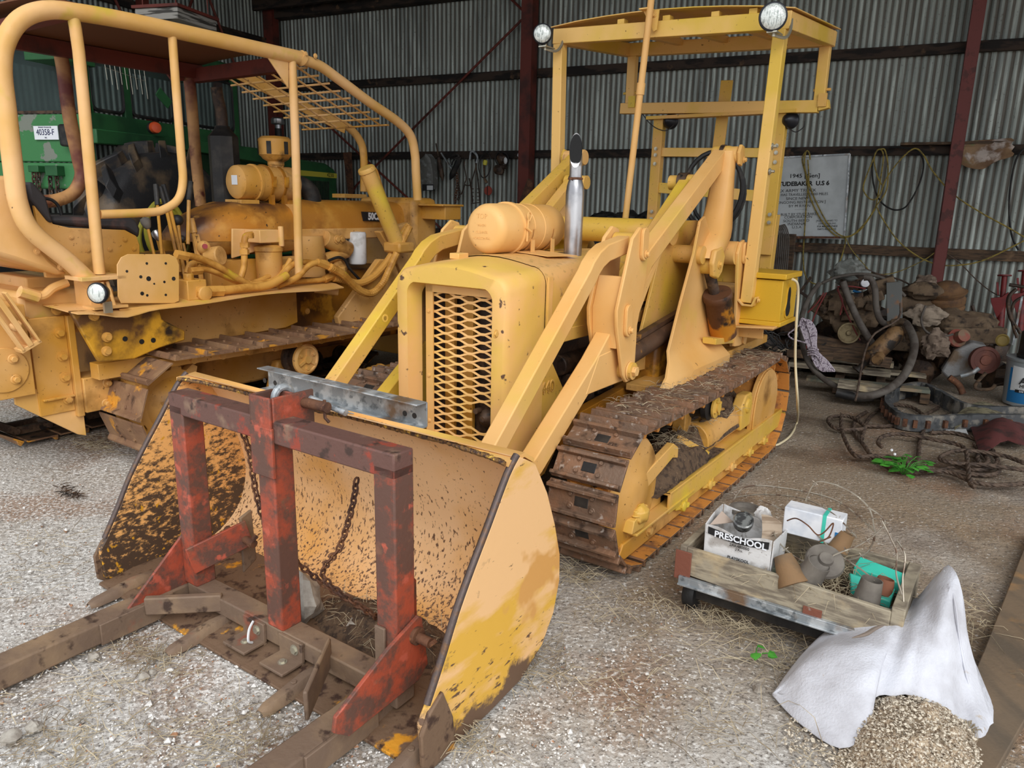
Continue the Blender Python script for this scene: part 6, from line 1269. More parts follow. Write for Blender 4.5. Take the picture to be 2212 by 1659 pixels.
b = MB(WF); p0 = Vector(U(947, 338, -.16)); p1 = Vector(U(956, 386, -.16)); d = (p1-p0).normalized(); b.lathe(p0, d, [(.01, -.2), (.012, 0), (.03, .02), (.03, .12), (.038, .14), (.038, .30), (.02, .34), (.01, .37)], 14); hung('grease_gun', b, M_oily, 'dark tubular grease gun hanging beside the plastic bag', 'grease gun')
b = MB(WF); b.bar(U(953, 330, -.14), U(976, 365, -.14), .03, .015); b.bar(U(976, 365, -.14), U(970, 342, -.14), .02, .012); hung('tin_snips', b, M_galv, 'grey long-handled snips on the girt between two grease guns', 'snips')
b = MB(WF); p0 = Vector(U(992, 345, -.18)); p1 = Vector(U(972, 388, -.18)); d = (p1-p0).normalized(); b.lathe(p0, d, [(.01, -.04), (.045, 0), (.045, .27), (.03, .30), (.01, .34)], 16); b.tube(sm([U(975, 337, -.18), U(985, 333, -.18), U(991, 338, -.18), U(980, 345, -.18), U(976, 357, -.18)], 4), .012, 6); hung('grease_gun', b, M_black, 'black slanting grease gun with a lever handle, hanging in the middle of the tools', 'grease gun')
def wchain(pts, lab, r=.007, L=.05, w=.016, m_=M_rust, off=-.15, name='hanging_chain'):
    return tag(chain_links(MB(WF), sm([U(x, y, off) for x, y in pts], 6), r, L, w).build(name, m_), lab, 'chain')
wchain([(986, 372), (988, 400), (984, 425), (984, 441)], 'rusty brown chain hanging below the black grease gun', w=.022)
wchain([(990, 398), (993, 420), (988, 435)], 'short dark chain end beside the longer rusty chain on the wall', m_=M_oily)
b = wt([(1005, 340), (1003, 358), (1007, 385), (1004, 398), (1015, 400), (1020, 388), (1028, 360), (1032, 342)], .009, -.15); b.tube(sm([U(1004, 398, -.15), U(1001, 410, -.15), U(996, 420, -.15)], 3), .01, 6); hung('leather_strap', b, M_oily, 'dark leather strap looping down between the chains on the wall', 'strap')
b = MB(WF); b.tube(sm([U(1015, 345, -.15), U(1017, 329, -.15), U(1022, 327, -.15), U(1031, 338, -.15), U(1029, 352, -.15)], 4), .018, 8); hung('steel_hook', b, M_galv, 'thick grey steel hook over the girt above the metal rack', 'hook')
b = MB(WF)
for x0, y0, x1, y1 in ((1017, 400, 1021, 438), (1032, 385, 1037, 436), (1018, 440, 1038, 437), (1014, 385, 1017, 405), (1026, 345, 1033, 390)): b.bar(U(x0, y0, -.15), U(x1, y1, -.15), .02, .012)
for y in (408, 416, 424, 432): b.bar(U(1019, y, -.15), U(1023, y, -.15), .02, .012); b.bar(U(1031, y, -.15), U(1036, y, -.15), .02, .012)
hung('metal_rack', b, M_oily, 'narrow dark metal rack frame with side slots hanging on the wall', 'rack')
b = wt([(1047, 330), (1036, 345), (1034, 365), (1042, 383), (1052, 380), (1060, 362), (1059, 340), (1052, 330)], .008, -.15, closed=True); hung('cable_coil', b, M_black, 'loose dark cable coil with a yellow plug, hung on the girt', 'cable coil')
b = MB(WF); c = U(1048, 352, -.18); b.lathe(c, (0, .2, 1), [(.0, -.03), (.03, -.03), (.035, .0), (.03, .04), (.0, .05)], 12); o = hung('yellow_plug', b, M_stripe, 'small bright yellow plug among the cables on the wall', 'plug')
b = MB(WF); b.bar(U(1044, 345, -.15), U(1047, 383, -.15), .02, .02); b.bar(U(1046, 385, -.15), U(1052, 395, -.15), .03, .03); hung('wooden_handle', b, M_woodold, 'brown wooden tool handle behind the yellow plug', 'handle')
b = MB(WF); c = U(1055, 412, -.15); b.lathe(c, (-1, 0, 0), [(.0, 0), (.065, .0), (.07, .008), (.065, .016), (.0, .016)], 24); hung('red_disc', b, mat('disc_red', (150, 64, 50), .6), 'flat round red disc hanging on a dark strap', 'disc')
b = MB(WF); b.bar(U(1053, 400, -.17), U(1053, 448, -.17), .012, .008); hung('dark_strap', b, M_black, 'thin dark strap that crosses the red disc', 'strap')
b = wt([(1070, 345), (1074, 333), (1085, 329), (1096, 336), (1098, 350), (1092, 360), (1078, 358)], .009, -.15, closed=True); hung('wire_loop', b, M_black, 'black wire loop around the bundle nearest the central post', 'wire')
b = MB(WF); b.ball(U(1083, 343, -.2), (.05, .07, .08), nz=.5); b.ball(U(1078, 368, -.2), (.06, .09, .07), nz=.5, seed=3); b.cyl(U(1071, 362, -.2), U(1092, 360, -.2), .035, n=10); hung('tied_bundle', b, M_oily, 'dark bundle of straps and cord hung on the girt nearest the central post', 'bundle')
b = MB(WF); b.ball(U(1092, 347, -.23), (.02, .03, .05)); hung('white_float', b, M_label, 'small off-white float tied to the dark bundle', 'float')
b = MB(WF); b.ball(U(1128, 336, -.2), (.03, .06, .06), nz=.6, seed=5); hung('crushed_bag', b, M_label, 'small crushed white bag pinned on the girt beside the central post', 'bag')
b = MB(WF); b.prism([(lambda p: (p[1], p[2]))(U(x, y, -.2)) for x, y in ((1133, 340), (1139, 332), (1139, 348))], -.2, -.19, 'u'); hung('yellow_pennant', b, M_stripe, 'small yellow triangular tag beside the central post', 'tag')
b = MB(WF); b.prism([(lambda p: (p[1], p[2]))(U(x, y, -.35)) for x, y in ((1118, 445), (1140, 385), (1150, 390), (1150, 445))], -.35, -.33, 'u'); hung('rusty_plate', b, M_rust, 'rusty sloping steel plate leaning against the central post', 'plate')
b = MB(WF); b.prism([(lambda p: (p[1], p[2]))(U(x, y, -.25)) for x, y in ((741, 330), (757, 328), (762, 420), (752, 420))], -.25, -.22, 'u'); hung('girt_bracket', b, M_rust, 'dark rusty iron bar hanging from the girt between tractor and dozer', 'bar')
# spares on the floor behind the loader, seen over the crossover tube
b = MB(WF); 
for i in range(9):
    c = U(1275+i*16, 488-(i % 3)*7, -1.2); b.ball(c, (.18, .16, .10), nz=.5, seed=i)
b.box(-1.6, -.8, U(1262, 500, -1.2)[1], U(1400, 500, -1.2)[1], 0, U(1330, 490, -1.2)[2])
o = b.build('covered_stack', M_black); tag(o, 'dark sheet-covered stack behind the loader, seen over its cross tube', 'covered stack')
# posts and cable hanks between the loader and the sign
b = MB(WF); a = U(1690, 505, -.6); b.box(-.66, -.54, a[1]-.03, a[1]+.16, 0, a[2]); tag(b.build('timber_post', M_woodold, bevel=.006), 'grey square timber post standing behind the yellow tool box', 'post')
b = MB(WF); b.cyl((-.75, a[1]-.06, 0), (-.75, a[1]-.06, a[2]-.06), .055, n=16); tag(b.build('rusty_pipe', M_rust), 'rusty steel pipe standing left of the timber post', 'pipe')
b = MB(WF)
for i in range(6):
    x = 1670+i*4; b.tube(sm([U(x, 505-i*2, -.85), U(x+8, 490, -.85), U(x+14, 520, -.86), U(x+8, 600, -.86), U(x-2, 660, -.86), U(x-6, 590, -.85)], 5, True), .009, 5, closed=True)
tag(b.build('cable_hank', M_greyhose), 'grey cable hank hanging on the timber post behind the tool box', 'cable')
b = MB(WF)
for x0, y0, x1, y1, w in ((1683, 517, 1734, 533, .03), (1690, 517, 1755, 512, .02), (1690, 512, 1815, 513, .03)): b.bar(U(x0, y0, -.3), U(x1, y1, -.3), w, .025)
tag(b.build('scrap_rods', M_rust), 'rusty rods lying under the lower edge of the sign board', 'rods')
# ------------------------------------------------------------------ scrap heap on pallets against the wall
J = WF.u; Z = WF.z
def one(name, b, m_, lab, cat, bevel=0, smooth=35, group=None): return tag(b.build(name, m_, bevel=bevel, smooth=smooth), lab, cat, group)
# pallet of loose boards
pal = thing('timber_pallet', (-2.6, -1.6, 0), 'grey weathered timber pallet under the first engine', 'pallet', fr=WF)
for i, (x0, y0, x1, y1) in enumerate(((1705, 778, 1925, 800), (1760, 758, 1930, 790))):
    a = J(x0, y0, -2.5+i*.5); c = J(x1, y1, -2.5+i*.5); MB(WF).bar((a[0], a[1], .17), (c[0], c[1], .17), .14, .05).build('board', M_wood, pal, bevel=.004)
for i, uu in enumerate((-2.9, -2.2, -1.5)): MB(WF).bar((uu, -2.0, .12), (uu+.05, -.95, .12), .16, .03).build('slat', M_wood if i else mat('green_grey_timber', (104, 108, 96), .85, layers=[dict(col=(140, 124, 100), scale=5, thr=.52, soft=.06)], bump=.5), pal, bevel=.003)
for v_ in (-1.72, -1.35, -.98): MB(WF).box(-2.9, -1.4, v_-.04, v_+.04, .0, .10).build('bearer', M_woodold, pal, bevel=.004)
for k_, (x0, y0, x1, y1, u_, w, h) in enumerate(((1757, 735, 1880, 758, -2.2, .05, .12), (1762, 756, 1870, 775, -2.35, .04, .12), (1700, 762, 1800, 770, -2.6, .06, .08), (1810, 828, 1905, 842, -3.2, .18, .05), (1735, 700, 1790, 755, -2.0, .1, .05), (1880, 775, 1925, 785, -2.7, .06, .1))):
    one('loose_board', MB(WF).bar(J(x0, y0, u_), J(x1, y1, u_), w, h), M_woodold if k_ != 3 else M_wood, ['thick brown timber board under the engine pulley', 'brown board sloping below the thick one, under the engine', 'grey board at the left end of the pallet', 'pale weathered board lying on the dirt in front of the pallet', 'brown plank leaning at the left of the engine', 'short board end beside the exhaust muffler'][k_], 'board', .004)
# V engine with pulley
en = thing('scrap_engine', (-1.9, -1.55, .2), 'dusty brown V engine with a round front pulley, on the pallet', 'engine', fr=WF)
ce = Vector(J(1838, 672, -1.9))
b = MB(WF); b.prism([(ce.y-.30, ce.z+.12), (ce.y-.12, ce.z+.22), (ce.y, ce.z+.10), (ce.y+.14, ce.z+.20), (ce.y+.28, ce.z+.08), (ce.y+.14, ce.z-.22), (ce.y-.12, ce.z-.22)], -2.1, -1.4, 'u'); b.build('cylinder_block', M_engine, en, bevel=.02)
b = MB(WF); b.bar((-2.1, ce.y-.30, ce.z+.02), (-1.45, ce.y-.30, ce.z+.02), .16, .12, (0, .5, 1)); b.bar((-2.1, ce.y+.22, ce.z+.18), (-1.45, ce.y+.22, ce.z+.18), .14, .10, (0, -.5, 1)); b.build('cylinder_head', M_engine, en, bevel=.015)
b = MB(WF)
for i in range(14): b.ball((-2.13+.05*(i % 3), ce.y-.25+.035*i, ce.z+.02+.1*sin(i*2.3)), .05+.015*(i % 4), 8, 6, nz=.6, seed=i)
b.build('front_castings', M_engine, en)
b = MB(WF); b.bar((-2.1, ce.y-.22, ce.z+.14), (-2.1, ce.y+.10, ce.z+.20), .06, .05); b.bar((-1.9, ce.y-.05, ce.z+.27), (-1.6, ce.y+.05, ce.z+.27), .2, .1); b.lathe((-1.8, ce.y+.02, ce.z+.30), (0, 0, 1), [(.0, 0), (.09, 0), (.11, .02), (.11, .08), (.0, .09)], 18); b.build('manifold', M_oily, en, bevel=.01)
cp_ = Vector(J(1833, 719, -2.25)); rp_ = .105
b = MB(WF); b.lathe(cp_, (-.95, .12, .05), [(.02, -.06), (rp_*.95, -.06), (rp_*.85, -.035), (rp_*1.0, -.02), (rp_*1.03, .0), (rp_*1.0, .03), (rp_*.85, .03), (rp_*.82, .012), (rp_*.25, .01), (rp_*.22, .03), (.02, .035)], 36); b.build('front_pulley', mat('dusty_pulley', (132, 118, 88), .8, layers=[dict(col=(98, 82, 58), scale=14, thr=.55, soft=.1)], bump=.4), en, smooth=40)
b = MB(WF); b.lathe(J(1868, 612, -2.1), (-1, .2, .2), [(.0, 0), (.042, 0), (.044, .01), (.04, .03), (.0, .03)], 24); b.build('white_cap', M_plate, en)
b = MB(WF); c = J(1843, 628, -2.0); b.cyl(c, Vector(c)+Vector((-.02, .08, -.02)), .014, n=10); b.build('blue_clip', M_blue, en)
for k_, pts in enumerate(([(1808, 620), (1825, 618), (1850, 620), (1870, 624)], [(1780, 632), (1765, 655), (1745, 675)], [(1785, 632), (1765, 670), (1750, 710), (1740, 760)], [(1810, 622), (1818, 650), (1840, 700), (1858, 735)], [(1808, 625), (1820, 650), (1815, 680)])):
    MB(WF).tube(sm([J(x, y, -2.25) for x, y in pts], 5), .008, 6).build('red_lead', mat('lead_red', (120, 52, 50), .6) if k_ == 0 else bpy.data.materials['lead_red'], en)
# rags, hood hose, sheet of plastic over the engine
one('crumpled_sheet', MB(WF).ball(J(1835, 592, -1.8), (.12, .17, .13), 36, 24, nz=.45, seed=4), mat('grey_film', (128, 132, 128), .4, layers=[dict(col=(88, 86, 80), scale=8, thr=.54, soft=.1)], bump=1.0), 'crumpled grey plastic sheet on top of the first engine', 'plastic sheet')
def hose(pts, r, u_, m_, lab, name='radiator_hose', cat='hose', n=7): return one(name, MB(WF).tube(sm([J(x, y, u_ if not isinstance(u_, list) else u_[i]) for i, (x, y) in enumerate(pts)], n), r, 12), m_, lab, cat, smooth=70)
hose([(1820, 608), (1835, 650), (1858, 700), (1888, 748)], .034, -2.35, M_greyhose, 'straight dark grey pipe slanting down across the engine', 'steel_pipe', 'pipe', 2)
hose([(1866, 600), (1880, 602), (1890, 625), (1893, 665), (1902, 692), (1918, 702)], .030, -2.3, M_greyhose, 'grey bent radiator hose right of the white cap')
hose([(1770, 612), (1750, 640), (1733, 680), (1731, 730), (1745, 780), (1775, 815), (1812, 838)], .026, [-2.2, -2.3, -2.5, -2.8, -3.0, -3.1, -3.2], M_greyhose, 'long grey hose curving down the left side of the engine to the ground')
hose([(1812, 842), (1850, 855), (1900, 850), (1945, 820), (1968, 780), (1975, 740), (1962, 705), (1950, 695)], .036, [-3.2, -3.3, -3.3, -3.1, -2.9, -2.7, -2.5, -2.4], M_greyhose, 'thick grey flexible pipe looping up on the right of the pallet')
hose([(1806, 848), (1850, 858), (1886, 857)], .042, -3.3, M_black, 'short black rubber sleeve at the bottom of the looping pipe', 'rubber_sleeve', 'sleeve', 3)
hose([(1775, 612), (1810, 598), (1860, 592), (1900, 598), (1930, 615), (1955, 640)], .016, -2.0, M_greyhose, 'brown hose arching over the top of the engine')
hose([(1860, 575), (1890, 590), (1930, 600), (1960, 612), (2000, 640), (2050, 660)], .009, -1.6, M_oily, 'thin dark cable arching from the engine to the second heap', 'thin_cable', 'cable')
hose([(1945, 655), (1940, 690), (1890, 720), (1868, 760), (1855, 830), (1848, 865)], .010, [-2.4, -2.5, -2.7, -2.9, -3.3, -3.5], M_rope, 'thin brown rod hanging down in front of the pallet', 'thin_rod', 'rod', 3)
# exhaust muffler with pipe flange
b = MB(WF); p0 = Vector(J(1938, 718, -2.5)); p1 = Vector(J(1868, 785, -2.6)); d = (p1-p0).normalized(); L_ = (p1-p0).length
b.lathe(p0, d, [(.03, -.05), (.06, -.03), (.085, .03), (.085, L_*.8), (.06, L_*.93), (.035, L_), (.035, L_+.08), (.06, L_+.08), (.06, L_+.10), (.02, L_+.1)], 24); b.cyl(Vector(J(1900, 770, -2.68)), Vector(J(1895, 778, -2.76)), .05, n=18)
one('scrap_muffler', b, mat('burnt_tank', (134, 104, 70), .6, .1, layers=[dict(col=(44, 38, 34), scale=4, thr=.54, soft=.03, detail=6), dict(col=(104, 76, 50), scale=10, thr=.6, soft=.06, seed=5)], bump=.5), 'tan and black round canister lying at an angle on the pallet', 'canister', smooth=50)
b = MB(WF); b.tube(sm([J(1918, 702, -2.4), J(1940, 695, -2.4), J(1955, 698, -2.45), J(1960, 715, -2.5), J(1966, 735, -2.6)], 5), .035, 12); b.lathe(J(1925, 700, -2.42), (0, 1, .1), [(.03, 0), (.05, 0), (.05, .03), (.03, .03)], 16); one('elbow_pipe', b, M_engine, 'dirty metal elbow pipe above the canister', 'pipe', smooth=50)
# battery-like block standing on edge, gearbox and drum to its right
b = MB(WF); c = J(1935, 650, -2.0); b.bar((-2.0, c[1]-.04, c[2]+.18), (-2.1, c[1]+.02, c[2]-.24), .14, .12, (1, 0, 0)); one('metal_box', b, mat('grey_box', (92, 94, 92), .6, layers=[dict(col=(128, 92, 66), scale=6, thr=.58, soft=.04)], bump=.4), 'tall grey metal box standing on end between the two engines', 'box', .006)
b = MB(WF); c = J(1905, 615, -1.8); b.bar((-1.9, c[1]-.12, c[2]-.06), (-1.9, c[1]+.12, c[2]+.04), .25, .16, (0, 0, 1)); one('valve_cover', b, M_engine, 'ribbed brown valve cover behind the radiator hose', 'engine cover', .012)
b = MB(WF); c = Vector(J(2000, 665, -1.7)); b.cyl(c+Vector((0, -.30, .02)), c+Vector((0, .28, -.08)), .14, n=20); b.ball(c+Vector((-.1, .25, -.1)), (.18, .22, .14), nz=.4); b.ball(c+Vector((-.1, -.05, .18)), (.12, .2, .08), nz=.5, seed=4); b.ball(c+Vector((-.1, .45, -.15)), (.14, .18, .16), nz=.5, seed=9); b.box(c.x-.15, c.x+.2, c.y-.3, c.y+.5, c.z-.45, c.z-.15)
one('second_engine', b, M_engine, 'brown dust-covered gearbox casting under the rusty wheel drum', 'gearbox', .01)
b = MB(WF); c = Vector(J(2045, 633, -1.7)); b.lathe(c, (-.18, -.12, 1), [(.02, -.20), (.16, -.19), (.17, -.15), (.155, -.13), (.17, -.11), (.175, -.06), (.155, -.04), (.165, -.02), (.185, .0), (.19, .015), (.165, .02), (.13, .05), (.10, .10), (.05, .12), (.02, .12)], 36); one('wheel_drum', b, mat('rusty_drum', (116, 86, 58), .85, layers=[dict(col=(86, 64, 48), scale=9, thr=.54, soft=.08)], bump=.7), 'rusty stepped wheel drum tilted on top of the second heap', 'drum', smooth=45)
b = MB(WF); b.ball(J(2000, 618, -1.7), (.10, .12, .10), 32, 24, nz=.45, seed=3); one('oily_rag', b, M_rag, 'brown bunched rag left of the wheel drum', 'rag')
b = MB(WF); b.ball(J(2002, 682, -2.0), (.07, .16, .10), 36, 24, nz=.45, seed=6); one('pale_rag', b, mat('rag_pale', (150, 136, 120), .9, layers=[dict(col=(104, 92, 80), scale=10, thr=.54, soft=.08)], bump=1), 'pale bunched rag stuffed in front of the gearbox', 'rag')
b = MB(WF); b.ball(J(2020, 745, -2.2), (.09, .12, .13), 36, 24, nz=.45, seed=8); one('dark_rag', b, M_rag, 'grey-brown bag lying above the aluminium casting', 'rag')
hose([(2000, 660), (1990, 690), (2000, 715), (2030, 727), (2060, 722)], .011, -2.2, M_greyhose, 'thin grey hose ring around the pale rag', 'thin_hose')
hose([(2100, 660), (2108, 690), (2106, 730)], .016, -1.7, M_oily, 'dark hose hanging behind the wheel drum at the wall', 'thin_hose')
# starter with orange-red end, alloy casting, pulley
b = MB(WF); p0 = Vector(J(2055, 735, -2.0)); p1 = Vector(J(2090, 722, -2.2)); d = (p1-p0).normalized(); b.lathe(p0, d, [(.02, -.05), (.05, -.05), (.05, .06), (.09, .07), (.09, .10), (.06, .12), (.06, .2), (.03, .21)], 24); b.cyl(J(2050, 722, -2.0), J(2068, 718, -2.0), .03); one('scrap_pump', b, mat('faded_red_pump', (142, 78, 66), .7, layers=[dict(col=(128, 104, 84), scale=8, thr=.50, soft=.06)], bump=.4), 'faded red and grey round pump on the alloy casting', 'pump', smooth=45)
b = MB(WF); pts = [(lambda p: (p[1], p[2]))(J(x, y, -2.1)) for x, y in ((2032, 800), (2060, 755), (2100, 738), (2130, 745), (2140, 790), (2110, 802), (2070, 812), (2045, 815))]; b.prism(pts, -2.15, -1.8, 'u'); one('alloy_casting', b, mat('raw_alloy', (142, 142, 142), .6, .2, layers=[dict(col=(116, 98, 80), scale=3, thr=.56, soft=.05, detail=6)], bump=1.0), 'grey cast aluminium housing leaning at the right heap', 'housing', .02)
b = MB(WF); c = Vector(J(2127, 778, -2.25)); b.lathe(c, (-.9, .25, .1), [(.02, -.05), (.125, -.05), (.12, -.03), (.13, -.01), (.135, .0), (.13, .02), (.10, .024), (.095, .016), (.05, .018), (.045, .03), (.02, .032)], 36); one('belt_pulley', b, mat('red_pulley', (92, 54, 46), .7, layers=[dict(col=(116, 70, 56), scale=8, thr=.56, soft=.06)], bump=.4), 'dark red round belt pulley beside the grey cast housing', 'pulley', smooth=45)
b = MB(WF); c = Vector(J(2165, 735, -1.9)); b.bar((-1.9, c.y-.55, c.z+.02), (-1.75, c.y+.0, c.z+.04), .3, .16); one('gear_housing', b, M_engine, 'long brown gear housing behind the red pulley', 'gearbox', .02)
b = MB(WF); b.lathe(J(2165, 735, -2.2), (-.9, .1, .1), [(.0, 0), (.055, 0), (.06, .01), (.05, .02), (.04, .01), (.0, .01)], 20); one('ochre_disc', b, mat('ochre_cap', (140, 120, 64), .6), 'ochre round cap between the pulley and the black drum', 'disc')
hose([(2050, 815), (2070, 830), (2080, 850)], .03, -2.3, M_rust, 'rusty iron lump under the cast housing', 'rust_lump', 'scrap')
hose([(2075, 812), (2100, 805), (2115, 795)], .022, -2.3, M_galv, 'bright metal bar end below the cast housing', 'bar_end', 'bar')
hose([(2130, 805), (2108, 830), (2112, 840), (2140, 840), (2150, 830)], .016, -2.4, M_woodold, 'brown strap loop beside the white and blue pail', 'strap_loop', 'strap')
# red post jacks against the wall
for k_, (x, y0, y1) in enumerate(((2166, 595, 722), (2210, 585, 715))):
    b = MB(WF); p0 = Vector(J(x-8, y1, -.45)); p1 = Vector(J(x+4, y0, -.35)); m_ = p0.lerp(p1, .55); b.cyl(p0, m_, .042, n=14); b.cyl(m_, p1, .028, n=14); d = (p1-p0).normalized(); b.lathe(p1, d, [(.0, -.01), (.07, -.008), (.07, .006), (.0, .01)], 18)
    b.prism([(m_.y-.12, m_.z+.04), (m_.y-.11, m_.z-.01), (m_.y-.03, m_.z-.18), (m_.y+.02, m_.z-.05), (m_.y+.04, m_.z+.12), (m_.y-.02, m_.z+.06)], m_.x-.06, m_.x-.02, 'u'); b.bar((m_.x, m_.y-.05, m_.z+.08), (m_.x, m_.y-.08, m_.z+.22), .02, .02)
    one('screw_jack', b, M_redpaint, ['tall red post jack leaning on the wall, left one, fully in view', 'tall red post jack at the right picture edge, half cut off'][k_], 'jack', smooth=45)
b = MB(WF); b.tube(sm([J(2195, 625, -.9), J(2180, 640, -.95), J(2178, 665, -1.0), J(2185, 690, -1.0), J(2205, 720, -1.0)], 5), .02, 8); b.tube(sm([J(2212, 640, -.9), J(2190, 655, -.95), J(2186, 690, -1.0), J(2196, 730, -1.0)], 5), .016, 8); b.tube(sm([J(2180, 615, -.9), J(2212, 620, -.9)], 2), .018, 8)
one('hose_bundle', b, M_oily, 'bundle of brown hoses hanging above the black drum at the right edge', 'hoses', smooth=60)
b = MB(WF); b.bar(J(2208, 640, -1.0), J(2188, 745, -1.0), .02, .02); one('pale_pole', b, M_galv, 'pale blue-grey thin pole behind the black drum', 'pole')
# pail and oil drum on it
def cylobj(name, x, yb, yt, xw, lab, cat, m_, u_, prof=None):
    pb = Z(x, yb); pt = WF.u(x, yt, pb[0]); xr = WF.u(xw, yb, pb[0]); r = abs(xr[1]-pb[1]); return pb, pt[2], r
pb = Vector(Z(2214, 872)); pb.z = 0; zt_p = J(2212, 775, pb[0]-.1)[2]; rp = .20
pl_ = thing('oil_pail', tuple(pb), 'white and blue lettered oil pail with a grey rim at the right edge', 'pail', fr=WF)
b = MB(WF); b.lathe((pb.x, pb.y, 0), (0, 0, 1), [(.02, .0), (rp*.90, .0), (rp*.92, .02), (rp*1.0, zt_p-.03), (rp*1.02, zt_p-.03), (rp*1.06, zt_p-.02), (rp*1.06, zt_p), (rp*.95, zt_p), (.02, zt_p-.01)], 40); b.build('pail_body', mat('pail_metal', (150, 158, 162), .4, .3), pl_, smooth=40)
ang0 = atan2((CAMP-WF.w(pb)).dot(WF.r), (CAMP-WF.w(pb)).dot(WF.l))   # azimuth toward the viewer, in (u, v)
def wrap(z0, z1, a0, a1, m_, name, dr=.002, zf=None, par=None):
    b = MB(WF); rows = []
    for i in range(17):
        a = ang0+a0+(a1-a0)*i/16; row = []
        for j in range(5):
            z = z0+(z1-z0)*j/4 if zf is None else zf(i/16, j/4); r = rp*(.92+.08*z/zt_p)+dr; row.append((pb.x+r*cos(a), pb.y+r*sin(a), z))
        rows.append(row)
    b.sheet(rows); return b.build(name, m_, par or pl_, smooth=60)
wrap(.03, zt_p*.80, -1.1, .9, M_blue, 'blue_label', .0015)
lw = wrap(.17*zt_p, zt_p*.86, -1.1, .75, M_label, 'white_label', .003, zf=lambda s_, t: (zt_p*(.80+.05*s_))*t+(1-t)*zt_p*(.32+.10*(1-s_)))
wrap(zt_p*.30, zt_p*.36, -.55, .5, M_ink, 'black_band', .0045)
def onp(a, z, dr=.006):
    a = ang0+a; r = rp*(.92+.08*z/zt_p)+dr; return WF.w((pb.x+r*cos(a), pb.y+r*sin(a), z)), WF.l*(sin(a))-WF.r*(cos(a)), 
for t, a, z, s_, m_, bo in (('Agri', .0, .55, .085, M_ink, .002), ('MP Plus', -.02, .44, .045, M_ink, 0), ('SAE 20W-40', .02, .33, .022, M_plate, 0)):
    p, tg = onp(a, z*zt_p); text(t, s_, basis(p, tg, (0, 0, 1)), m_, lw, ext=.0006, bold=bo)
pd = thing('oil_drum', (pb.x, pb.y, zt_p), 'black grimy oil can with pale lettering, standing on the white and blue pail', 'oil can', fr=WF)
zt_d = J(2205, 705, pb[0])[2]
b = MB(WF); b.lathe((pb.x, pb.y+.03, zt_p), (0, 0, 1), [(.02, 0), (.16, 0), (.165, .02), (.155, .03), (.155, zt_d-zt_p-.05), (.135, zt_d-zt_p-.03), (.06, zt_d-zt_p), (.055, zt_d-zt_p+.04), (.02, zt_d-zt_p+.04)], 32); b.build('can_body', M_dark, pd, smooth=40)
b = MB(WF); b.lathe((pb.x, pb.y+.03, zt_d+.03), (0, 0, 1), [(.0, 0), (.05, 0), (.05, .03), (.0, .035)], 20); b.build('pink_cap', mat('cap_pink', (160, 90, 88), .6), pd)
def ond(a, z, r=.158): a = ang0+a; return WF.w((pb.x+r*cos(a), pb.y+.03+r*sin(a), z)), WF.l*(sin(a))-WF.r*(cos(a))
p, tg = ond(-.1, zt_p+.19); text('G', .085, basis(p, tg, (0, 0, 1)), M_label, pd, ext=.001, bold=.002)
p, tg = ond(-.1, zt_p+.13); text('____', .07, basis(p, tg, (0, 0, 1)), mat('band_ochre', (160, 120, 60), .6), pd, ext=.001, bold=.004)
p, tg = ond(-.3, zt_p+.30); text('O', .11, basis(p, tg, (0, 0, 1)), mat('mark_yellow', (170, 160, 50), .6), pd, ext=.001, bold=.01)
# rope hank with white and purple strands
b = MB(WF)
for i in range(6):
    o_ = i*3; b.tube(sm([J(1735+o_, 688+i, -3.0), J(1728+o_*1.2, 700, -3.0), J(1738+o_, 730, -3.02), J(1750+o_*.5, 760, -3.05), J(1762+o_, 790, -3.1), J(1780+o_*1.5, 802, -3.1), J(1772+o_, 780, -3.1), J(1757+o_*.5, 755, -3.06), J(1748+o_, 715, -3.02)], 6, True), .008, 6, closed=True)
for i in range(4): b.tube(sm([J(1745, 752+i*5, -3.09), J(1757, 750+i*5, -3.12), J(1768, 756+i*5, -3.09)], 3), .008, 5)
b.tube(sm([J(1732, 698, -3.0), J(1715, 712, -3.0), J(1703, 722, -3.0), J(1712, 732, -3.0), J(1745, 742, -3.05)], 5), .008, 6)
one('rope_hank', b, mat('speckled_rope', (186, 176, 186), .8, layers=[dict(col=(92, 76, 92), scale=60, thr=.56, soft=.05)]), 'white and purple flecked rope hank hanging at the left of the scrap heap', 'rope', smooth=60)
b = MB(WF); rr = random.Random(5)
for i in range(26):
    x = rr.uniform(1650, 1760); y = rr.uniform(715, 800); c = Vector(J(x, y, -2.2+rr.uniform(-.3, .3))); r = rr.uniform(.06, .16)
    b.tube([tuple(c+Vector((.3*r*sin(t*1.3+i), r*cos(t), r*.8*sin(t+i)))) for t in [rr.uniform(0, 1)+5*k_/14 for k_ in range(15)]], .006, 4)
o = one('cable_tangle', b, M_black, 'tangle of black cables on the ground between the loader and the pallet', 'cables'); o['kind'] = 'stuff'
b = MB(WF)
for i in range(34):
    c = Vector((rr.uniform(-2.0, -.8), rr.uniform(-2.6, -.3), rr.uniform(.1, .5))); b.ball(c, (.16, .16, .13), 8, 6, nz=.8, seed=i)
o = one('scrap_metal_heap', b, M_oily, 'dark jumble of scrap metal filling the heap behind the engines', 'scrap'); o['kind'] = 'stuff'
b = MB(WF); b.bar(J(1722, 640, -1.4), J(1752, 598, -1.4), .02, .03); b.bar(J(1722, 625, -1.5), J(1748, 645, -1.5), .02, .03); one('angle_iron', b, M_oily, 'dark bent angle iron sticking up behind the yellow box', 'angle iron')
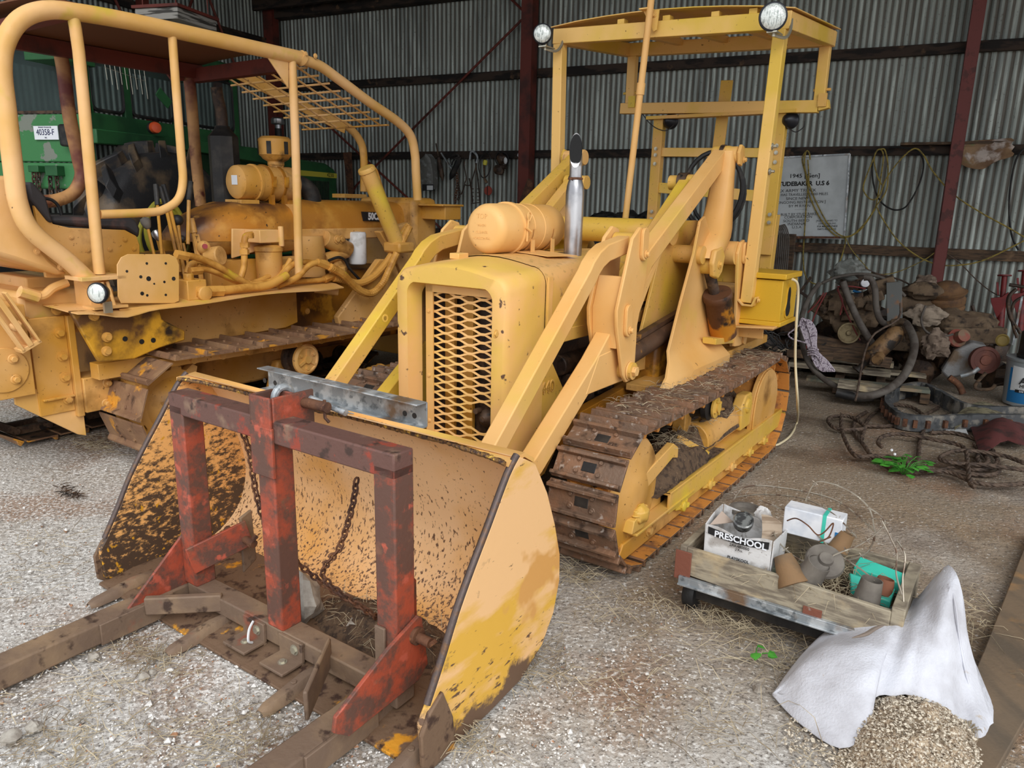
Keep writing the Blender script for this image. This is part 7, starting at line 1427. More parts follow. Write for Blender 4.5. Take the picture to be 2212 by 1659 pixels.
# cream extension cord from the tool box to the ground
pts = [A.v(1712, 603, 1.0), A.v(1722, 612, 1.02), A.v(1724, 640, 1.02), A.v(1720, 700, 1.02), A.v(1718, 780, 1.02), A.v(1723, 870, 1.04)]
pts += [A.z(1722, 910, .01), A.z(1708, 940, .01), A.z(1685, 958, .01), A.z(1672, 962, .01)]
one('extension_cord', MB().tube(sm(pts, 8), .009, 8), M_cream, 'cream cord hanging from the yellow side box down to the dirt', 'cord', smooth=70)
# rubber track loop on the ground
def gpath(pts, z=.06): return [Z(x, y, z) for x, y in pts]
tp_ = sm(gpath([(2212, 893), (2140, 893), (2080, 885), (2030, 858), (1990, 840), (1950, 845), (1920, 860), (1913, 880), (1930, 900), (1950, 910), (2000, 915), (2100, 912), (2212, 912)], .07), 10)
b = MB(WF); n = len(tp_); hh = .085; rows = []
for i, p in enumerate(tp_): 
    e = .012 if (i // 2) % 2 else 0
    d = (tp_[min(i+1, n-1)]-tp_[max(i-1, 0)]).normalized(); a = d.cross(Vector((0, 0, 1)))
    rows.append([tuple(p+a*(.02+e)+Vector((0, 0, -.065))), tuple(p+a*(.02+e)+Vector((0, 0, .065))), tuple(p-a*.015+Vector((0, 0, .065))), tuple(p-a*.015+Vector((0, 0, -.065)))])
b.sheet(rows, closed=True); rt = one('rubber_track', b, mat('dusty_rubber', (74, 76, 78), .7, layers=[dict(col=(124, 120, 112), scale=12, thr=.56, soft=.06), dict(col=(46, 48, 50), scale=8, thr=.6, soft=.05, seed=3)], bump=.6), 'grey rubber track belt standing on edge in an open loop on the dirt', 'rubber track', smooth=30)
for i in range(4, n-3, 4):
    p = tp_[i]; d = (tp_[i+1]-tp_[i-1]).normalized(); a = d.cross(Vector((0, 0, 1))); c = p-a*.03; MB(WF).bar(c-Vector((0, 0, .03)), c+Vector((0, 0, .03)), .025, .03, d).build('track_lug', M_rust, rt)
# steel wire ropes coiled on the dirt
ropes = [([(1872, 890), (1850, 905), (1845, 930), (1865, 960), (1888, 990), (1930, 1015), (1960, 1020), (2000, 1020), (2060, 1010)], 'steel rope running along the dirt behind the small green plant'),
         ([(1790, 905), (1800, 900), (1835, 900), (1862, 915), (1868, 925), (1840, 928), (1805, 925), (1790, 912), (1790, 905)], 'steel rope end curled in a small flat loop at the left of the coil'),
         ([(1863, 938), (1865, 930), (1878, 895), (1905, 872), (1940, 865), (1975, 872), (2005, 895), (2015, 920)], 'steel rope arch in front of the rubber track tip'),
         ([(1870, 920), (1920, 920), (1960, 912), (2000, 895), (2028, 880)], 'steel rope crossing the small loop toward the rubber track'),
         ([(1980, 1015), (1985, 980), (1990, 940), (2010, 905), (2040, 893), (2080, 898), (2120, 930), (2150, 975), (2160, 1010), (2130, 1020), (2050, 1010)], 'large arched steel rope loop in the middle of the coil'),
         ([(1905, 965), (1897, 955), (1910, 942), (1950, 938), (2020, 950), (2080, 965), (2090, 1000), (2095, 1040), (2105, 1052)], 'steel rope bending to a cut end at the lower middle of the coil'),
         ([(2010, 935), (2060, 935), (2110, 950), (2150, 985), (2150, 1005), (2110, 1015), (2060, 1000)], 'steel rope bend crossing over the coil on the right'),
         ([(2212, 1045), (2150, 1048), (2100, 1040), (2050, 1020), (2000, 1018)], 'steel rope leading out to the right edge at the bottom of the coil'),
         ([(2212, 1000), (2170, 985), (2110, 975), (2060, 975), (2030, 990), (2060, 1000), (2130, 1005), (2212, 1015)], 'steel rope doubled back near the right picture edge'),
         ([(2105, 960), (2120, 975), (2135, 995), (2120, 1005), (2112, 985), (2130, 965), (2180, 950), (2212, 940)], 'knotted steel rope end under the dark red cloth'),
         ([(1818, 895), (1818, 925), (1830, 960), (1850, 985), (1890, 985), (1935, 990), (1965, 1010)], 'steel rope strand dropping from the hook end to the green plant')]
for i, (pts, lab) in enumerate(ropes):
    P_ = sm([Z(x, y, .015+.02*(i % 3)) for x, y in pts], 8)
    if i in (2, 4): P_ = [Vector((p.x, p.y, .015+.0*k_)) for k_, p in enumerate(P_)]
    # twisted: three strands wound round the centre line
    b = MB(WF)
    for s_ in range(3):
        Q = []
        for k_, p in enumerate(P_):
            d = (P_[min(k_+1, len(P_)-1)]-P_[max(k_-1, 0)]).normalized(); a = d.cross(Vector((0, 0, 1))).normalized(); e = Vector((0, 0, 1)); t = k_*1.0+s_*2*pi/3
            Q.append(tuple(p+a*.0075*cos(t)+e*.0075*sin(t)))
        b.tube(Q, .0092, 6)
    tag(b.build('wire_rope', M_rope, smooth=60), lab, 'wire rope')
# dark red cloth and pale board under the ropes
rows = [[(lambda p: (p[0], p[1], .03+.10*max(0, sin(pi*(i/8)))*sin(pi*(j+1)/8)+.015*noise.noise(Vector((i, j, 4)))))(Z(2095+i*15+j*3, 930+j*9-i*2+6*sin(i*1.3))) for j in range(7)] for i in range(9)]
one('red_cloth', MB(WF).sheet(rows, (0, 0, .004)), mat('dark_red_cloth', (92, 46, 44), .85, layers=[dict(col=(62, 38, 36), scale=8, thr=.54, soft=.06)], bump=.6), 'dark red crumpled cloth under the steel rope at the right', 'cloth')
rows = [[(lambda p: (p[0], p[1], .03+.07*sin(pi*i/8)+.01*j))(Z(2060+i*14, 938-j*8-14*sin(pi*i/8))) for j in range(4)] for i in range(9)]
one('tattered_mat', MB(WF).sheet(rows, (0, 0, .006)), mat('mat_grey', (128, 122, 98), .9, layers=[dict(col=(90, 84, 66), scale=20, thr=.53, soft=.06)], bump=.6), 'grey tattered mat behind the dark red cloth', 'mat')
one('white_tag', MB(WF).box(Z(2050, 930)[0]-.12, Z(2050, 930)[0]+.05, Z(2050, 930)[1]-.03, Z(2050, 930)[1]+.12, .01, .02), M_label, 'white printed label lying by the tattered mat', 'label')
b = MB(WF); b.cyl(Z(2185, 932, .02), Z(2240, 932, .02), .009, n=6); one('white_tube', b, M_cream, 'short straight white stick on the dirt at the right edge', 'stick')
# green plant and seedlings
def plant(u, v, n, R, seed, lab, flowers=3):
    t = thing('green_plant', (u, v, 0), lab, 'plant'); rr = random.Random(seed); lb = MB(); st = MB()
    for i in range(n):
        a = rr.uniform(0, 2*pi); d = R*sqrt(rr.random()); h = .04+rr.uniform(0, .12)*(1-d/R*.5); c = Vector((u+d*cos(a), v+d*sin(a), h)); s_ = rr.uniform(.032, .055)*(R/.13)**.5
        st.tube([(u, v, 0), ((u+c.x)/2, (v+c.y)/2, h*.8), tuple(c)], .002, 4)
        x = Vector((cos(a), sin(a), -.25)).normalized(); y = Vector((-sin(a), cos(a), rr.uniform(-.3, .3))); z_ = x.cross(y)
        P_ = [c-x*s_*.1, c+x*s_*.0+y*s_*.6-z_*s_*.1, c+x*s_*.5+y*s_*.62, c+x*s_*1.15, c+x*s_*.5-y*s_*.62, c+x*s_*.0-y*s_*.6-z_*s_*.1, c+x*s_*.55+z_*s_*.12]
        lb.add([tuple(p) for p in P_], [(0, 1, 6), (1, 2, 6), (2, 3, 6), (3, 4, 6), (4, 5, 6), (5, 0, 6)])
    lb.build('leaves', M_leaf, t); st.build('stems', M_leaf, t)
    if flowers:
        f = MB()
        for i in range(flowers): a = rr.uniform(0, 6); f.ball((u+R*.6*cos(a), v+R*.6*sin(a), .15), .010, 6, 4)
        f.build('flowers', M_plate, t)
    return t
p_ = A.z(1948, 1030); plant(p_[0]+.05, p_[1], 34, .15, 3, 'small leafy green plant with tiny white flowers by the steel ropes')
p_ = A.z(1630, 1427); plant(p_[0], p_[1], 4, .05, 8, 'tiny bright green seedling in the dirt below the wooden cart', 0)
# ------------------------------------------------------------------ low wooden cart of odds and ends
CU = 1.32
ctl = A.u(1484, 1182, CU); ctr = A.u(1893, 1312, CU); cbl = A.u(1490, 1252, CU); cbr = A.u(1830, 1352, CU)
ct = thing('garden_cart', (1.55, 1.6, 0), 'low grey timber cart full of pots, wire and cartons, standing right of the loader track', 'cart')
v0, v1 = ctl[1], ctr[1]+.05; zt1 = ctl[2]; zb1 = cbl[2]; D2 = .44
MB().prism([(v0, ctl[2]), (v1, ctr[2]), (v1, ctr[2]-.145), (v0, ctl[2]-.125)], CU, CU+.022, 'u').build('front_board', M_wood, ct, bevel=.004)
MB().box(CU-.0, CU+D2, v1, v1+.045, zt1-.16, zt1+.0).build('end_board', M_wood, ct, bevel=.004)
MB().box(CU, CU+D2, v0-.03, v0, zt1-.14, zt1).build('end_board', M_wood, ct, bevel=.004)
MB().box(CU+D2-.02, CU+D2, v0, v1, zt1-.14, zt1).build('back_board', M_wood, ct, bevel=.004)
MB().box(CU, CU+D2, v0, v1, zt1-.15, zt1-.135).build('cart_floor', M_woodold, ct)
MB().box(CU-.02, CU+.0, v0-.02, v1-.02, zt1-.165, zt1-.13).box(CU-.03, CU+.0, v0-.02, v1-.02, zt1-.168, zt1-.160).build('galvanised_rail', M_galv, ct, bevel=.002)
for v_ in (v0-.01, v0+.52): MB().box(CU-.008, CU, v_-.035, v_+.035, zt1-.19+.04, zt1-.02 if v_ < v0+.1 else zt1-.10).build('rust_strap', mat('strap_rust', (120, 72, 56), .8, layers=[dict(col=(150, 140, 130), scale=18, thr=.70, soft=.03)], bump=.4) if v_ < v0+.1 else bpy.data.materials['strap_rust'], ct, bevel=.002)
for (u_, v_) in ((1.40, v0-.0), (1.70, v1+.06)):
    b = MB(); b.lathe((u_, v_-.02, .075), (0, 1, 0), [(.02, 0), (.045, .005), (.070, .01), (.075, .02), (.075, .05), (.070, .06), (.045, .065), (.02, .065)], 28); b.build('cart_wheel', M_black, ct, smooth=40)
MB().cyl((1.55, v0, .075), (1.55, v1, .075), .012).build('axle', M_rust, ct)
MB().box(CU+.03, CU+.06, v0+.0, v1-.0, .07, zt1-.165).build('cart_frame', M_dark, ct)
fz = zt1-.135
# PRESCHOOL carton
pc_ = thing('preschool_carton', (1.45, 1.36, fz), 'weathered white open carton with a black lettered band, at the left end of the cart', 'carton')
BU = 1.36
a = A.u(1527, 1132, BU); c = A.u(1668, 1175, BU); va, vb = a[1], c[1]; zz = a[2]
b = MB(); b.sheet([[(BU, va+(vb-va)*t, fz), (BU, va+(vb-va)*t, (fz+zz)/2), (BU-.004, va+(vb-va)*t, zz-.012*sin(pi*t)+.008*sin(9*t))] for t in [i/12 for i in range(13)]], (.004, 0, 0)); fp = b.build('front_panel', M_card, pc_)
b = MB(); b.sheet([[(BU+.20*t, va, fz), (BU+.20*t, va-.006, zz+.01*sin(3*t)+.02*t)] for t in [i/6 for i in range(7)]], (0, .004, 0)); b.build('side_panel', M_card, pc_)
b = MB(); b.sheet([[(BU+.20*t, vb, fz), (BU+.20*t, vb+.004, zz-.02*t)] for t in [i/6 for i in range(7)]], (0, .004, 0)); b.build('side_panel', M_card, pc_)
b = MB(); b.sheet([[(BU+.20, va+(vb-va)*t, fz), (BU+.205, va+(vb-va)*t, zz+.02-.05*t)] for t in [i/6 for i in range(7)]], (.004, 0, 0)); b.build('back_panel', M_card, pc_)
b = MB(); b.sheet([[(BU+.01, va+.01, zz-.005), (BU+.06, va+.04, zz-.01)], [(BU+.12, va+.02, zz+.02), (BU+.13, va+.07, zz-.02)]], (0, 0, .003)); b.build('torn_flap', mat('card_brown', (176, 158, 144), .85, bump=.3), pc_)
b = MB(); b.sheet([[(BU-.0075, va+.01+(vb-va-.02)*t, zz-.036-.012*sin(pi*t)), (BU-.0075, va+.01+(vb-va-.02)*t, zz-.006-.012*sin(pi*t))] for t in [i/12 for i in range(13)]], (.003, 0, 0)); b.build('black_band', M_ink, fp)
def bt(t, v_, z_, s_, m_, bo=0, sx=1): text(t, s_, basis(A.w((BU-.0085, v_, z_)), A.r, (0, 0, 1)), m_, fp, ext=.0006, bold=bo, sx=sx)
vm_ = (va+vb)/2
bt('PRESCHOOL', vm_+.01, zz-.030, .038, M_plate, .001, 1.0); bt('2AK480000', vm_+.01, zz-.058, .018, M_ink, 0, .95); bt('2 Pcs.', vm_+.01, zz-.074, .014, M_ink); bt('PLAYSKOOL', vm_+.01, zz-.115, .018, M_ink, .0003, .9)
# contents
c = A.u(1605, 1128, 1.46); b = MB(); b.lathe(c, (-.6, .2, .9), [(.0, -.02), (.038, -.02), (.042, 0), (.042, .02), (.036, .024), (.034, .016), (.0, .014)], 28); tag(b.build('round_gauge', mat('gauge_glass', (116, 118, 116), .15, .1, spec=.8, layers=[dict(col=(62, 62, 62), scale=30, thr=.5, soft=.05)]), smooth=40), 'round glass-faced gauge inside the lettered carton', 'gauge')
b = MB(); c = A.u(1610, 1105, 1.62); b.lathe((c[0], c[1], fz), (0, 0, 1), [(.02, 0), (.05, .0), (.06, c[2]-fz), (.07, c[2]-fz), (.07, c[2]-fz+.018), (.055, c[2]-fz+.018), (.05, c[2]-fz)], 24); tag(b.build('plant_pot', M_greypot), 'brown-grey rimmed pot behind the lettered carton', 'pot')
b = MB(); c = A.u(1672, 1135, 1.50); rows = [[(1.50+.02*j, c[1]-.035+.07*i/6, c[2]-.05-.02*(i/6)+.13*j/4-.0) for j in range(5)] for i in range(7)]; b.sheet([[(1.46+.05*(i/6)+.02*sin(pi*j/4), c[1]-.035+.07*i/6-.01*j/4, c[2]-.10+.15*j/4-.035*(i/6)**2) for j in range(5)] for i in range(7)], (.004, 0, 0)); tag(b.build('card_sleeve', mat('card_tan', (186, 168, 148), .8, layers=[dict(col=(150, 130, 110), scale=6, thr=.55, soft=.06, stretch=(1, 1, 8))], bump=.3)), 'curled tan cardboard piece standing in the middle of the cart', 'cardboard')
b = MB(); c = A.u(1650, 1110, 1.56); b.ball((c[0]+.03, c[1]-.01, c[2]-.03), (.025, .035, .05), 20, 14, nz=.3, seed=2); tag(b.build('crushed_packet', M_card), 'crushed silver-white packet behind the curled cardboard', 'packet')
b = MB(); c0_ = A.u(1700, 1100, 1.60); c1_ = A.u(1825, 1130, 1.60); b.bar((1.60, c0_[1], c0_[2]-.03), (1.60, c1_[1]-.0, c1_[2]-.03), .09, .115); wb = b.build('white_box', mat('box_white', (222, 224, 228), .6, layers=[dict(col=(190, 196, 206), scale=6, thr=.58, soft=.06)], bump=.2), bevel=.004); tag(wb, 'white box tied with a teal ribbon at the back of the cart', 'box')
t_ = .70; cc = Vector((1.60, c0_[1], c0_[2]-.03)).lerp(Vector((1.60, c1_[1], c1_[2]-.03)), t_); MB().box(1.553, 1.647, cc.y-.008, cc.y+.006, cc.z-.06, cc.z+.061).build('teal_ribbon', M_teal, wb)
MB().box(1.552, 1.556, cc.y+.045, cc.y+.075, cc.z-.07, cc.z-.0).build('blue_print', M_blue, wb)
b = MB(); a_ = A.u(1700, 1190, 1.42); b.bar((1.42, a_[1]-.06, fz+.06), (1.44, a_[1]+.06, fz+.055), .07, .12, (0, 0, 1)); tag(b.build('green_carton', mat('card_green', (150, 156, 134), .8, layers=[dict(col=(120, 128, 104), scale=10, thr=.55, soft=.08)], bump=.4), bevel=.006), 'faded green carton next to the lettered one', 'carton')
def cone(x, y, u_, r0, r1, h, m_, lab, ax=(0, 0, 1), name='plant_pot', cat='pot'):
    c = Vector(A.u(x, y, u_)); axv = Vector(ax).normalized(); b = MB(); b.lathe(c-axv*h/2, axv, [(r0*.9, 0), (r0, .001), (r1, h), (r1*.92, h), (r0*.92, .006)], 26); return tag(b.build(name, m_, smooth=45), lab, cat)
cone(1703, 1232, 1.37, .062, .036, .12, M_clay, 'brown clay pot lying on its side in front of the green carton', (.35, -.5, .7))
cone(1752, 1240, 1.40, .06, .045, .13, M_greypot, 'grey cone-shaped pot upside down in the middle of the cart', (-.1, .4, .9))
cone(1878, 1275, 1.40, .048, .038, .09, M_greypot, 'grey pot standing near the right front corner of the cart', (.1, .1, 1))
cone(1820, 1170, 1.56, .04, .03, .08, M_clay, 'brown pot between the white box and the teal tray', (.3, .3, .9))
cone(1910, 1265, 1.52, .04, .03, .06, mat('terracotta', (130, 84, 62), .8), 'small terracotta pot against the cart end board', (.2, .1, 1))
b = MB(); c = Vector(A.u(1782, 1212, 1.44)); axv = Vector((-.55, .25, .8)).normalized(); b.lathe(c, axv, [(.0, -.02), (.05, -.02), (.075, -.004), (.07, .008), (.03, .014), (.026, .028), (.012, .03), (.0, .024)], 28); tag(b.build('grey_flange', M_greypot, smooth=40), 'round grey plastic flange with a raised centre on top of the pots', 'flange')
a_ = A.u(1850, 1222, 1.55); MB_ = MB()
tl_ = thing('teal_tray', (1.60, a_[1], fz), 'bright teal plastic tray at the back right of the cart', 'tray')
q0, q1 = A.u(1838, 1210, 1.50), A.u(1942, 1262, 1.46)
rows = [[(1.47, q0[1]+.02, fz+.09), (1.52, q0[1]-.0, fz+.125), (1.57, q0[1]-.01, fz+.10)], [(1.47, q1[1]-.02, fz+.075), (1.52, q1[1]-.015, fz+.11), (1.57, q1[1]-.02, fz+.09)]]
MB().sheet(rows, (0, 0, -.03)).build('tray_front', M_teal, tl_, bevel=.004)
rows = [[(1.60, q0[1]+.0, fz+.12), (1.66, q0[1]+.01, fz+.145)], [(1.60, q1[1]+.0, fz+.10), (1.66, q1[1]+.01, fz+.12)]]
MB().sheet(rows, (0, 0, -.05)).build('tray_back', M_teal, tl_, bevel=.004)
o = heap(A, (1.53, 1.62, fz), .19, .36, .05, 4).build('cart_litter', M_dirtpile); tag(o, 'dirt and dry leaves filling the gaps in the cart', 'litter', kind='stuff')
o = blades(A, 420, lambda r: (1.36+.36*r.random(), 1.45+.52*r.random()), (.05, .20), .0014, lambda u, v: fz+.05, 9, .6).build('cart_twigs', M_straw); tag(o, 'dry twigs and grass stalks scattered over the cart load', 'twigs', kind='stuff')
# barbed wire coil
M_wire = mat('fence_wire', (162, 154, 140), .5, .5, layers=[dict(col=(112, 92, 78), scale=20, thr=.56, soft=.06)])
def barbed(pts, u_, lab, barbs=True, r=.0032):
    P_ = sm([A.u(x, y, (u_ if not isinstance(u_, list) else u_[i])) for i, (x, y) in enumerate(pts)], 10); b = MB(); b.tube(P_, r, 5)
    if barbs:
        acc = 0
        for i in range(1, len(P_)-1):
            acc += (P_[i]-P_[i-1]).length
            if acc > .085:
                acc = 0; d = (P_[i+1]-P_[i-1]).normalized(); a = d.cross(Vector((0, 0, 1))).normalized(); e = d.cross(a)
                b.cyl(P_[i]-a*.014-e*.006, P_[i]+a*.014+e*.006, .0016, n=4); b.cyl(P_[i]-e*.014+d*.004, P_[i]+e*.014+d*.004, .0016, n=4); b.cyl(P_[i]-d*.006, P_[i]+d*.008, .0042, n=6)
    tag(b.build('barbed_wire' if barbs else 'fence_wire', M_wire, smooth=60), lab, 'wire')
barbed([(1575, 1100), (1610, 1052), (1700, 1055), (1800, 1078), (1860, 1120), (1890, 1150)], [1.7, 1.75, 1.75, 1.7, 1.6, 1.5], 'barbed wire strand arching highest over the back left of the cart')
barbed([(1570, 1080), (1600, 1072), (1660, 1068), (1740, 1078), (1800, 1110), (1850, 1160)], [1.7, 1.75, 1.75, 1.7, 1.6, 1.5], 'barbed wire strand just below the highest one, over the cart')
barbed([(1740, 1082), (1755, 1050), (1775, 1040), (1830, 1058), (1875, 1095), (1888, 1140), (1888, 1165), (1870, 1195), (1825, 1210), (1770, 1200)], [1.55]*10, 'barbed wire ring standing tallest at the right of the cart')
barbed([(1875, 1095), (1908, 1120), (1905, 1140), (1860, 1175), (1800, 1200), (1780, 1222), (1730, 1210), (1690, 1180), (1670, 1150)], [1.5, 1.52, 1.52, 1.5, 1.45, 1.42, 1.42, 1.45, 1.5], 'barbed wire loop sweeping low across the front of the cart load')
barbed([(1905, 1125), (1925, 1165), (1937, 1195), (1936, 1240), (1948, 1285)], [1.5, 1.48, 1.46, 1.44, 1.42], 'bare wire curving down over the right end board', False)
barbed([(1938, 1168), (1955, 1200), (1950, 1250), (1952, 1300)], [1.5, 1.46, 1.42, 1.38], 'thin bare wire end beside the right end board', False)
barbed([(1640, 1080), (1720, 1115), (1770, 1160), (1800, 1190), (1860, 1230), (1890, 1255)], [1.62, 1.6, 1.55, 1.5, 1.46, 1.44], 'wire crossing diagonally over the white box', False)
b = MB(); b.tube(sm([A.u(x, y, 1.50) for x, y in ((1700, 1125), (1720, 1120), (1745, 1135), (1765, 1155), (1780, 1150), (1800, 1130), (1790, 1160), (1770, 1170), (1795, 1160))], 6), .003, 5); tag(b.build('rusty_wire', M_rust), 'rusty brown wire tangle in front of the white box', 'wire')
# ------------------------------------------------------------------ white sack with spilled grain
def S(x, y, z): return Vector(A.z(x, y, z))
sk = thing('grain_sack', (1.25, 2.05, 0), 'torn white woven sack slumped open at the bottom right, spilling grain', 'sack')
# outline ring on the ground, a crest line above it
out = [(1668, 1502, 0), (1700, 1455, .03), (1745, 1400, .07), (1800, 1352, .12), (1850, 1335, .16), (1920, 1312, .2), (1975, 1295, .22), (2000, 1270, .28), (2025, 1240, .36), (2048, 1222, .42), (2068, 1245, .42), (2082, 1300, .34), (2090, 1370, .25), (2105, 1430, .16), (2125, 1500, .08), (2150, 1575, .03), (2152, 1592, .01), (2125, 1590, .01), (2095, 1575, .02)]
low = [(1668, 1504, 0), (1700, 1540, 0), (1745, 1580, 0), (1800, 1615, 0), (1850, 1608, .02), (1883, 1568, .06), (1872, 1528, .085), (1900, 1502, .10), (1930, 1504, .11), (1955, 1500, .11), (1980, 1506, .11), (1998, 1516, .1), (2012, 1535, .08), (2024, 1560, .06), (2038, 1590, .04), (2055, 1615, .02), (2078, 1640, .0), (2090, 1610, .0), (2095, 1590, .01)]
n = 44
O_ = sm([S(*p) for p in out], 6); L_ = sm([S(*p) for p in low], 6)
def samp(P_, t):
    x = t*(len(P_)-1); i = min(int(x), len(P_)-2); return P_[i].lerp(P_[i+1], x-i)
rows = []
for i in range(n+1):
    t = i/n; a = samp(O_, t); c = samp(L_, t); r = []
    wv = (a-c).length
    for j in range(21):
        s_ = j/20; p = c.lerp(a, s_); puff = (.05+.13*math.exp(-((t-.2)/.17)**2))*sin(pi*s_)*min(1, wv/.35)
        p.z += puff*.55+(.016*noise.noise(Vector((t*14, s_*4+t*7, 2)))+.008*noise.noise(Vector((t*30, s_*12, 5))))*sin(pi*s_)**.5+.010*sin(pi*s_)*sin(26*t+8*s_)
        p.z = max(p.z, .004); r.append(tuple(p))
    rows.append(r)
b = MB(); b.sheet(rows, (0, 0, .003)); b.build('sack_front', M_sack, sk, smooth=60)
rows = []
for i in range(n+1):
    t = i/n; a = samp(O_, t); g = Vector((a.x+.06+.10*min(1, a.z*3), a.y+.02, .0)); rows.append([tuple(a), tuple(a.lerp(g, .4)+Vector((.02, 0, .02*(a.z > .05)))), tuple(g)])
b = MB(); b.sheet(rows, (0, 0, .002)); b.build('sack_back', M_sack, sk, smooth=60)
b = MB(); b.tube([tuple(p+Vector((0, 0, .003))) for p in sm([S(*p) for p in [(2040, 1235, .40), (2062, 1300, .36), (2075, 1400, .22), (2098, 1500, .1), (2130, 1588, .02)]], 6)], .004, 6); b.build('sack_seam', M_sack, sk)
q = MB(); ps = sm([S(*p) for p in [(1840, 1378, .235), (1870, 1370, .245), (1890, 1358, .245), (1912, 1350, .25)]], 4); q.tube(ps, [.001+.007*sin(pi*i/(len(ps)-1)) for i in range(len(ps))], 6); q.build('tear', mat('tear_shadow', (120, 108, 98), .9), sk)
gc = A.z(1975, 1615); o = heap(A, (gc[0], gc[1], -.005), .26, .20, .13, 6, n=60, amp=.25).build('spilled_grain', M_grain, smooth=60); tag(o, 'pale spilled grain heaped in front of the torn white sack', 'grain', kind='stuff')
rr = random.Random(11); b = MB()
for i in range(3600):
    a = rr.uniform(0, 2*pi); d = rr.random()**.6; u = gc[0]-.10+d*.40*cos(a); v = gc[1]-.04+d*.33*sin(a); e = 1-min(1, ((u-gc[0])/.26)**2+((v-gc[1])/.20)**2)
    z = max(0, .13*max(0, e)**.7)+.002; s_ = rr.uniform(.003, .0055)
    p = Vector((u, v, z)); x = Vector((rr.uniform(-1, 1), rr.uniform(-1, 1), rr.uniform(-.4, .4))).normalized()*s_*1.6; y = x.cross(Vector((rr.uniform(-1, 1), rr.uniform(-1, 1), 1))).normalized()*s_; z_ = Vector((0, 0, s_*.7))
    b.add([tuple(p-x), tuple(p+y), tuple(p+x), tuple(p-y), tuple(p+z_), tuple(p-z_)], [(0, 1, 4), (1, 2, 4), (2, 3, 4), (3, 0, 4), (1, 0, 5), (2, 1, 5), (3, 2, 5), (0, 3, 5)])
o = b.build('grain_kernels', mat('kernels', (208, 198, 180), .7, layers=[dict(col=(150, 136, 118), scale=90, thr=.52, soft=.04, detail=1)])); tag(o, 'single grain kernels strewn over and around the grain heap', 'grain', kind='stuff')
b = MB(); c = S(2090, 1590, .02)
for i in range(60):
    a = rr.uniform(0, 2*pi); l = rr.uniform(.03, .07); b.tube([tuple(c+Vector((0, 0, .02))), tuple(c+Vector((cos(a)*l*.6, sin(a)*l*.6, .04))), tuple(c+Vector((cos(a)*l, sin(a)*l, .0)))], .001, 3)
o = tag(b.build('dry_grass_tuft', M_straw), 'small golden tuft of dry grass under the sack corner', 'grass')
# long plank at the right edge
b = MB(); w0 = Vector(A.z(2150, 1659+60, .03)); w1 = Vector(A.z(2215, 1150, .05)); w0 = Vector(A.z(2010, 1720, .02)); w1 = Vector(A.z(2215, 1130, .02))
pe = [Vector(A.z(2225, 1150, .04)), Vector(A.z(2125, 1405, .04)), Vector(A.z(1990, 1720, .04))]; e2 = [Vector(A.z(2390, 1150, .04)), Vector(A.z(2300, 1405, .04)), Vector(A.z(2120, 1720, .04))]
b.sheet([[tuple(p), tuple(q)] for p, q in zip(pe, e2)], (0, 0, -.038)); tag(b.build('long_plank', M_plank, bevel=.004), 'long weathered plank lying on the ground along the right edge', 'plank')
# ------------------------------------------------------------------ loose ground cover and debris
def world_region(poly_fn): return poly_fn
def wz(x, y): return A.z(x, y)
def patch(x, y, su, sv):
    c = wz(x, y); return lambda r: (c[0]+r.gauss(0, su), c[1]+r.gauss(0, sv))
def choose(fs): return lambda r: fs[r.randrange(len(fs))](r)
gz_ = lambda u, v: 0.0
o = blades(A, 900, choose([patch(250, 1500, .10, .25), patch(130, 1600, .08, .2), patch(330, 1420, .05, .12), patch(520, 1600, .08, .1), patch(80, 1210, .2, .25), patch(200, 960, .05, .15)]), (.03, .12), .0013, gz_, 21).build('straw_litter', M_straw); tag(o, 'dry straw and stalks scattered over the pale gravel at the lower left', 'straw', kind='stuff')
o = blades(A, 900, choose([patch(1620, 1370, .10, .12), patch(1560, 1350, .06, .2), patch(1700, 1420, .08, .12), patch(1500, 1330, .05, .2), patch(1240, 1240, .05, .06), patch(1010, 1590, .03, .05), patch(1180, 1450, .08, .1), patch(1540, 1560, .10, .2), patch(2080, 1330, .15, .08), patch(1330, 1330, .1, .2)]), (.04, .17), .0013, gz_, 22, .5).build('dead_grass', M_straw); tag(o, 'dead grass tufts around the cart and below the loader track', 'grass', kind='stuff')
o = blades(A, 350, choose([lambda r: (1.7+2.2*r.random(), .60+.33*r.random())]), (.02, .09), .0012, lambda u, v: .725, 23, .3).build('straw_on_track', M_straw); tag(o, 'bits of straw lying on top of the loader track', 'straw', kind='stuff')
o = blades(A, 260, choose([lambda r: (2.32+r.gauss(0, .16), .76+r.gauss(0, .04)), lambda r: (3.0+r.gauss(0, .18), .76+r.gauss(0, .05))]), (.03, .12), .0014, lambda u, v: .44, 25, .4).build('straw_on_frame', M_straw); tag(o, 'straw stalks caught on the loader track frame below the top run', 'straw', kind='stuff')
rr = random.Random(3); b = MB()
def peb(b, u, v, s_, rr):
    p = Vector((u, v, s_*.25)); k = [rr.uniform(.6, 1.2)*s_ for _ in range(6)]
    b.add([(p.x-k[0], p.y, p.z), (p.x, p.y+k[1], p.z), (p.x+k[2], p.y, p.z), (p.x, p.y-k[3], p.z), (p.x+.2*k[0], p.y, p.z+k[4]*.6), (p.x, p.y, p.z-k[5])], [(0, 1, 4), (1, 2, 4), (2, 3, 4), (3, 0, 4), (1, 0, 5), (2, 1, 5), (3, 2, 5), (0, 3, 5)])
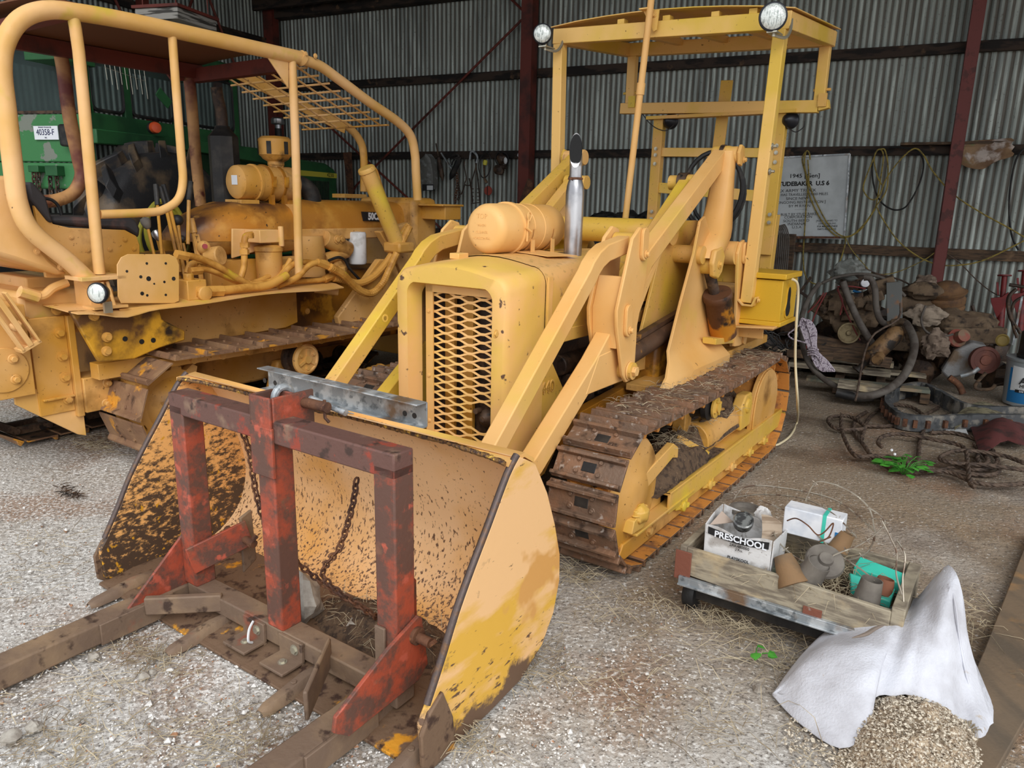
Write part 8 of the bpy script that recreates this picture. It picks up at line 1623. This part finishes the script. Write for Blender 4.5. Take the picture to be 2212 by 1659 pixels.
for i in range(14000):
    x = rr.uniform(-60, 1500); y = rr.uniform(1000, 1700)**1; p = wz(x, y)
    if -.02 < p[0] < 4 and abs(p[1]) < .97: continue
    if x > 1250 and rr.random() < .6: continue
    peb(b, p[0], p[1], rr.uniform(.0025, .0065) if rr.random() < .985 else rr.uniform(.01, .018), rr)
o = b.build('gravel', mat('gravel', (214, 212, 208), .9, layers=[dict(col=(150, 144, 138), scale=23, thr=.52, soft=.03, detail=1), dict(col=(160, 118, 88), scale=31, thr=.64, soft=.02, detail=1, seed=4)])); tag(o, 'pale crushed gravel covering the ground in the foreground', 'gravel', kind='stuff')
for i, (x, y, s_, lab) in enumerate(((203, 1423, .022, 'round pale pebble left of the fork tine among the gravel'), (312, 1463, .018, 'angular tan pebble below the left fork tine'), (330, 1455, .014, 'small tan pebble beside the angular one'), (607, 1550, .013, 'small brown pebble in front of the middle bucket tooth'), (165, 1560, .012, 'whitish chip lying in the straw at the lower left'), (25, 1600, .03, 'large pale flat stone at the lower left corner'), (75, 1575, .025, 'tan stone right of the large flat one'), (1640, 1490, .02, 'smooth grey stone left of the white sack'))):
    p = wz(x, y); tag(rock(A, (p[0], p[1], s_*.3), (s_, s_*1.1, s_*.7), i+20, M_stone, 'pebble', 12), lab, 'stone')
o = blades(A, 45, patch(155, 1066, .012, .07), (.03, .07), .003, gz_, 31, .15).build('bark_debris', M_oily); tag(o, 'dark strip of bark and fibre on the ground behind the bucket', 'bark', kind='stuff')
# ------------------------------------------------------------------ group phrases for repeated things
GR = {'wire_rope': 'steel wire ropes coiled on the dirt', 'rope_line': 'ropes strung along the back wall', 'barbed_wire': 'barbed wire coil over the cart', 'fence_wire': 'loose fence wires over the cart', 'plant_pot': 'pots in the cart', 'loose_board': 'loose boards under the engine', 'pebble': 'pebbles in the foreground gravel', 'screw_jack': 'red jacks against the wall', 'hanging_chain': 'chains hung on the wall', 'radiator_hose': 'hoses on the scrap heap', 'grease_gun': 'grease guns hung on the wall', 'thin_hose': 'hoses on the scrap heap', 'green_plant': 'green weeds on the dirt floor'}
for o in list(COL.objects):
    k_ = o.name.split('.')[0]
    if o.parent is None and k_ in GR and 'label' in o: o['group'] = GR[k_]
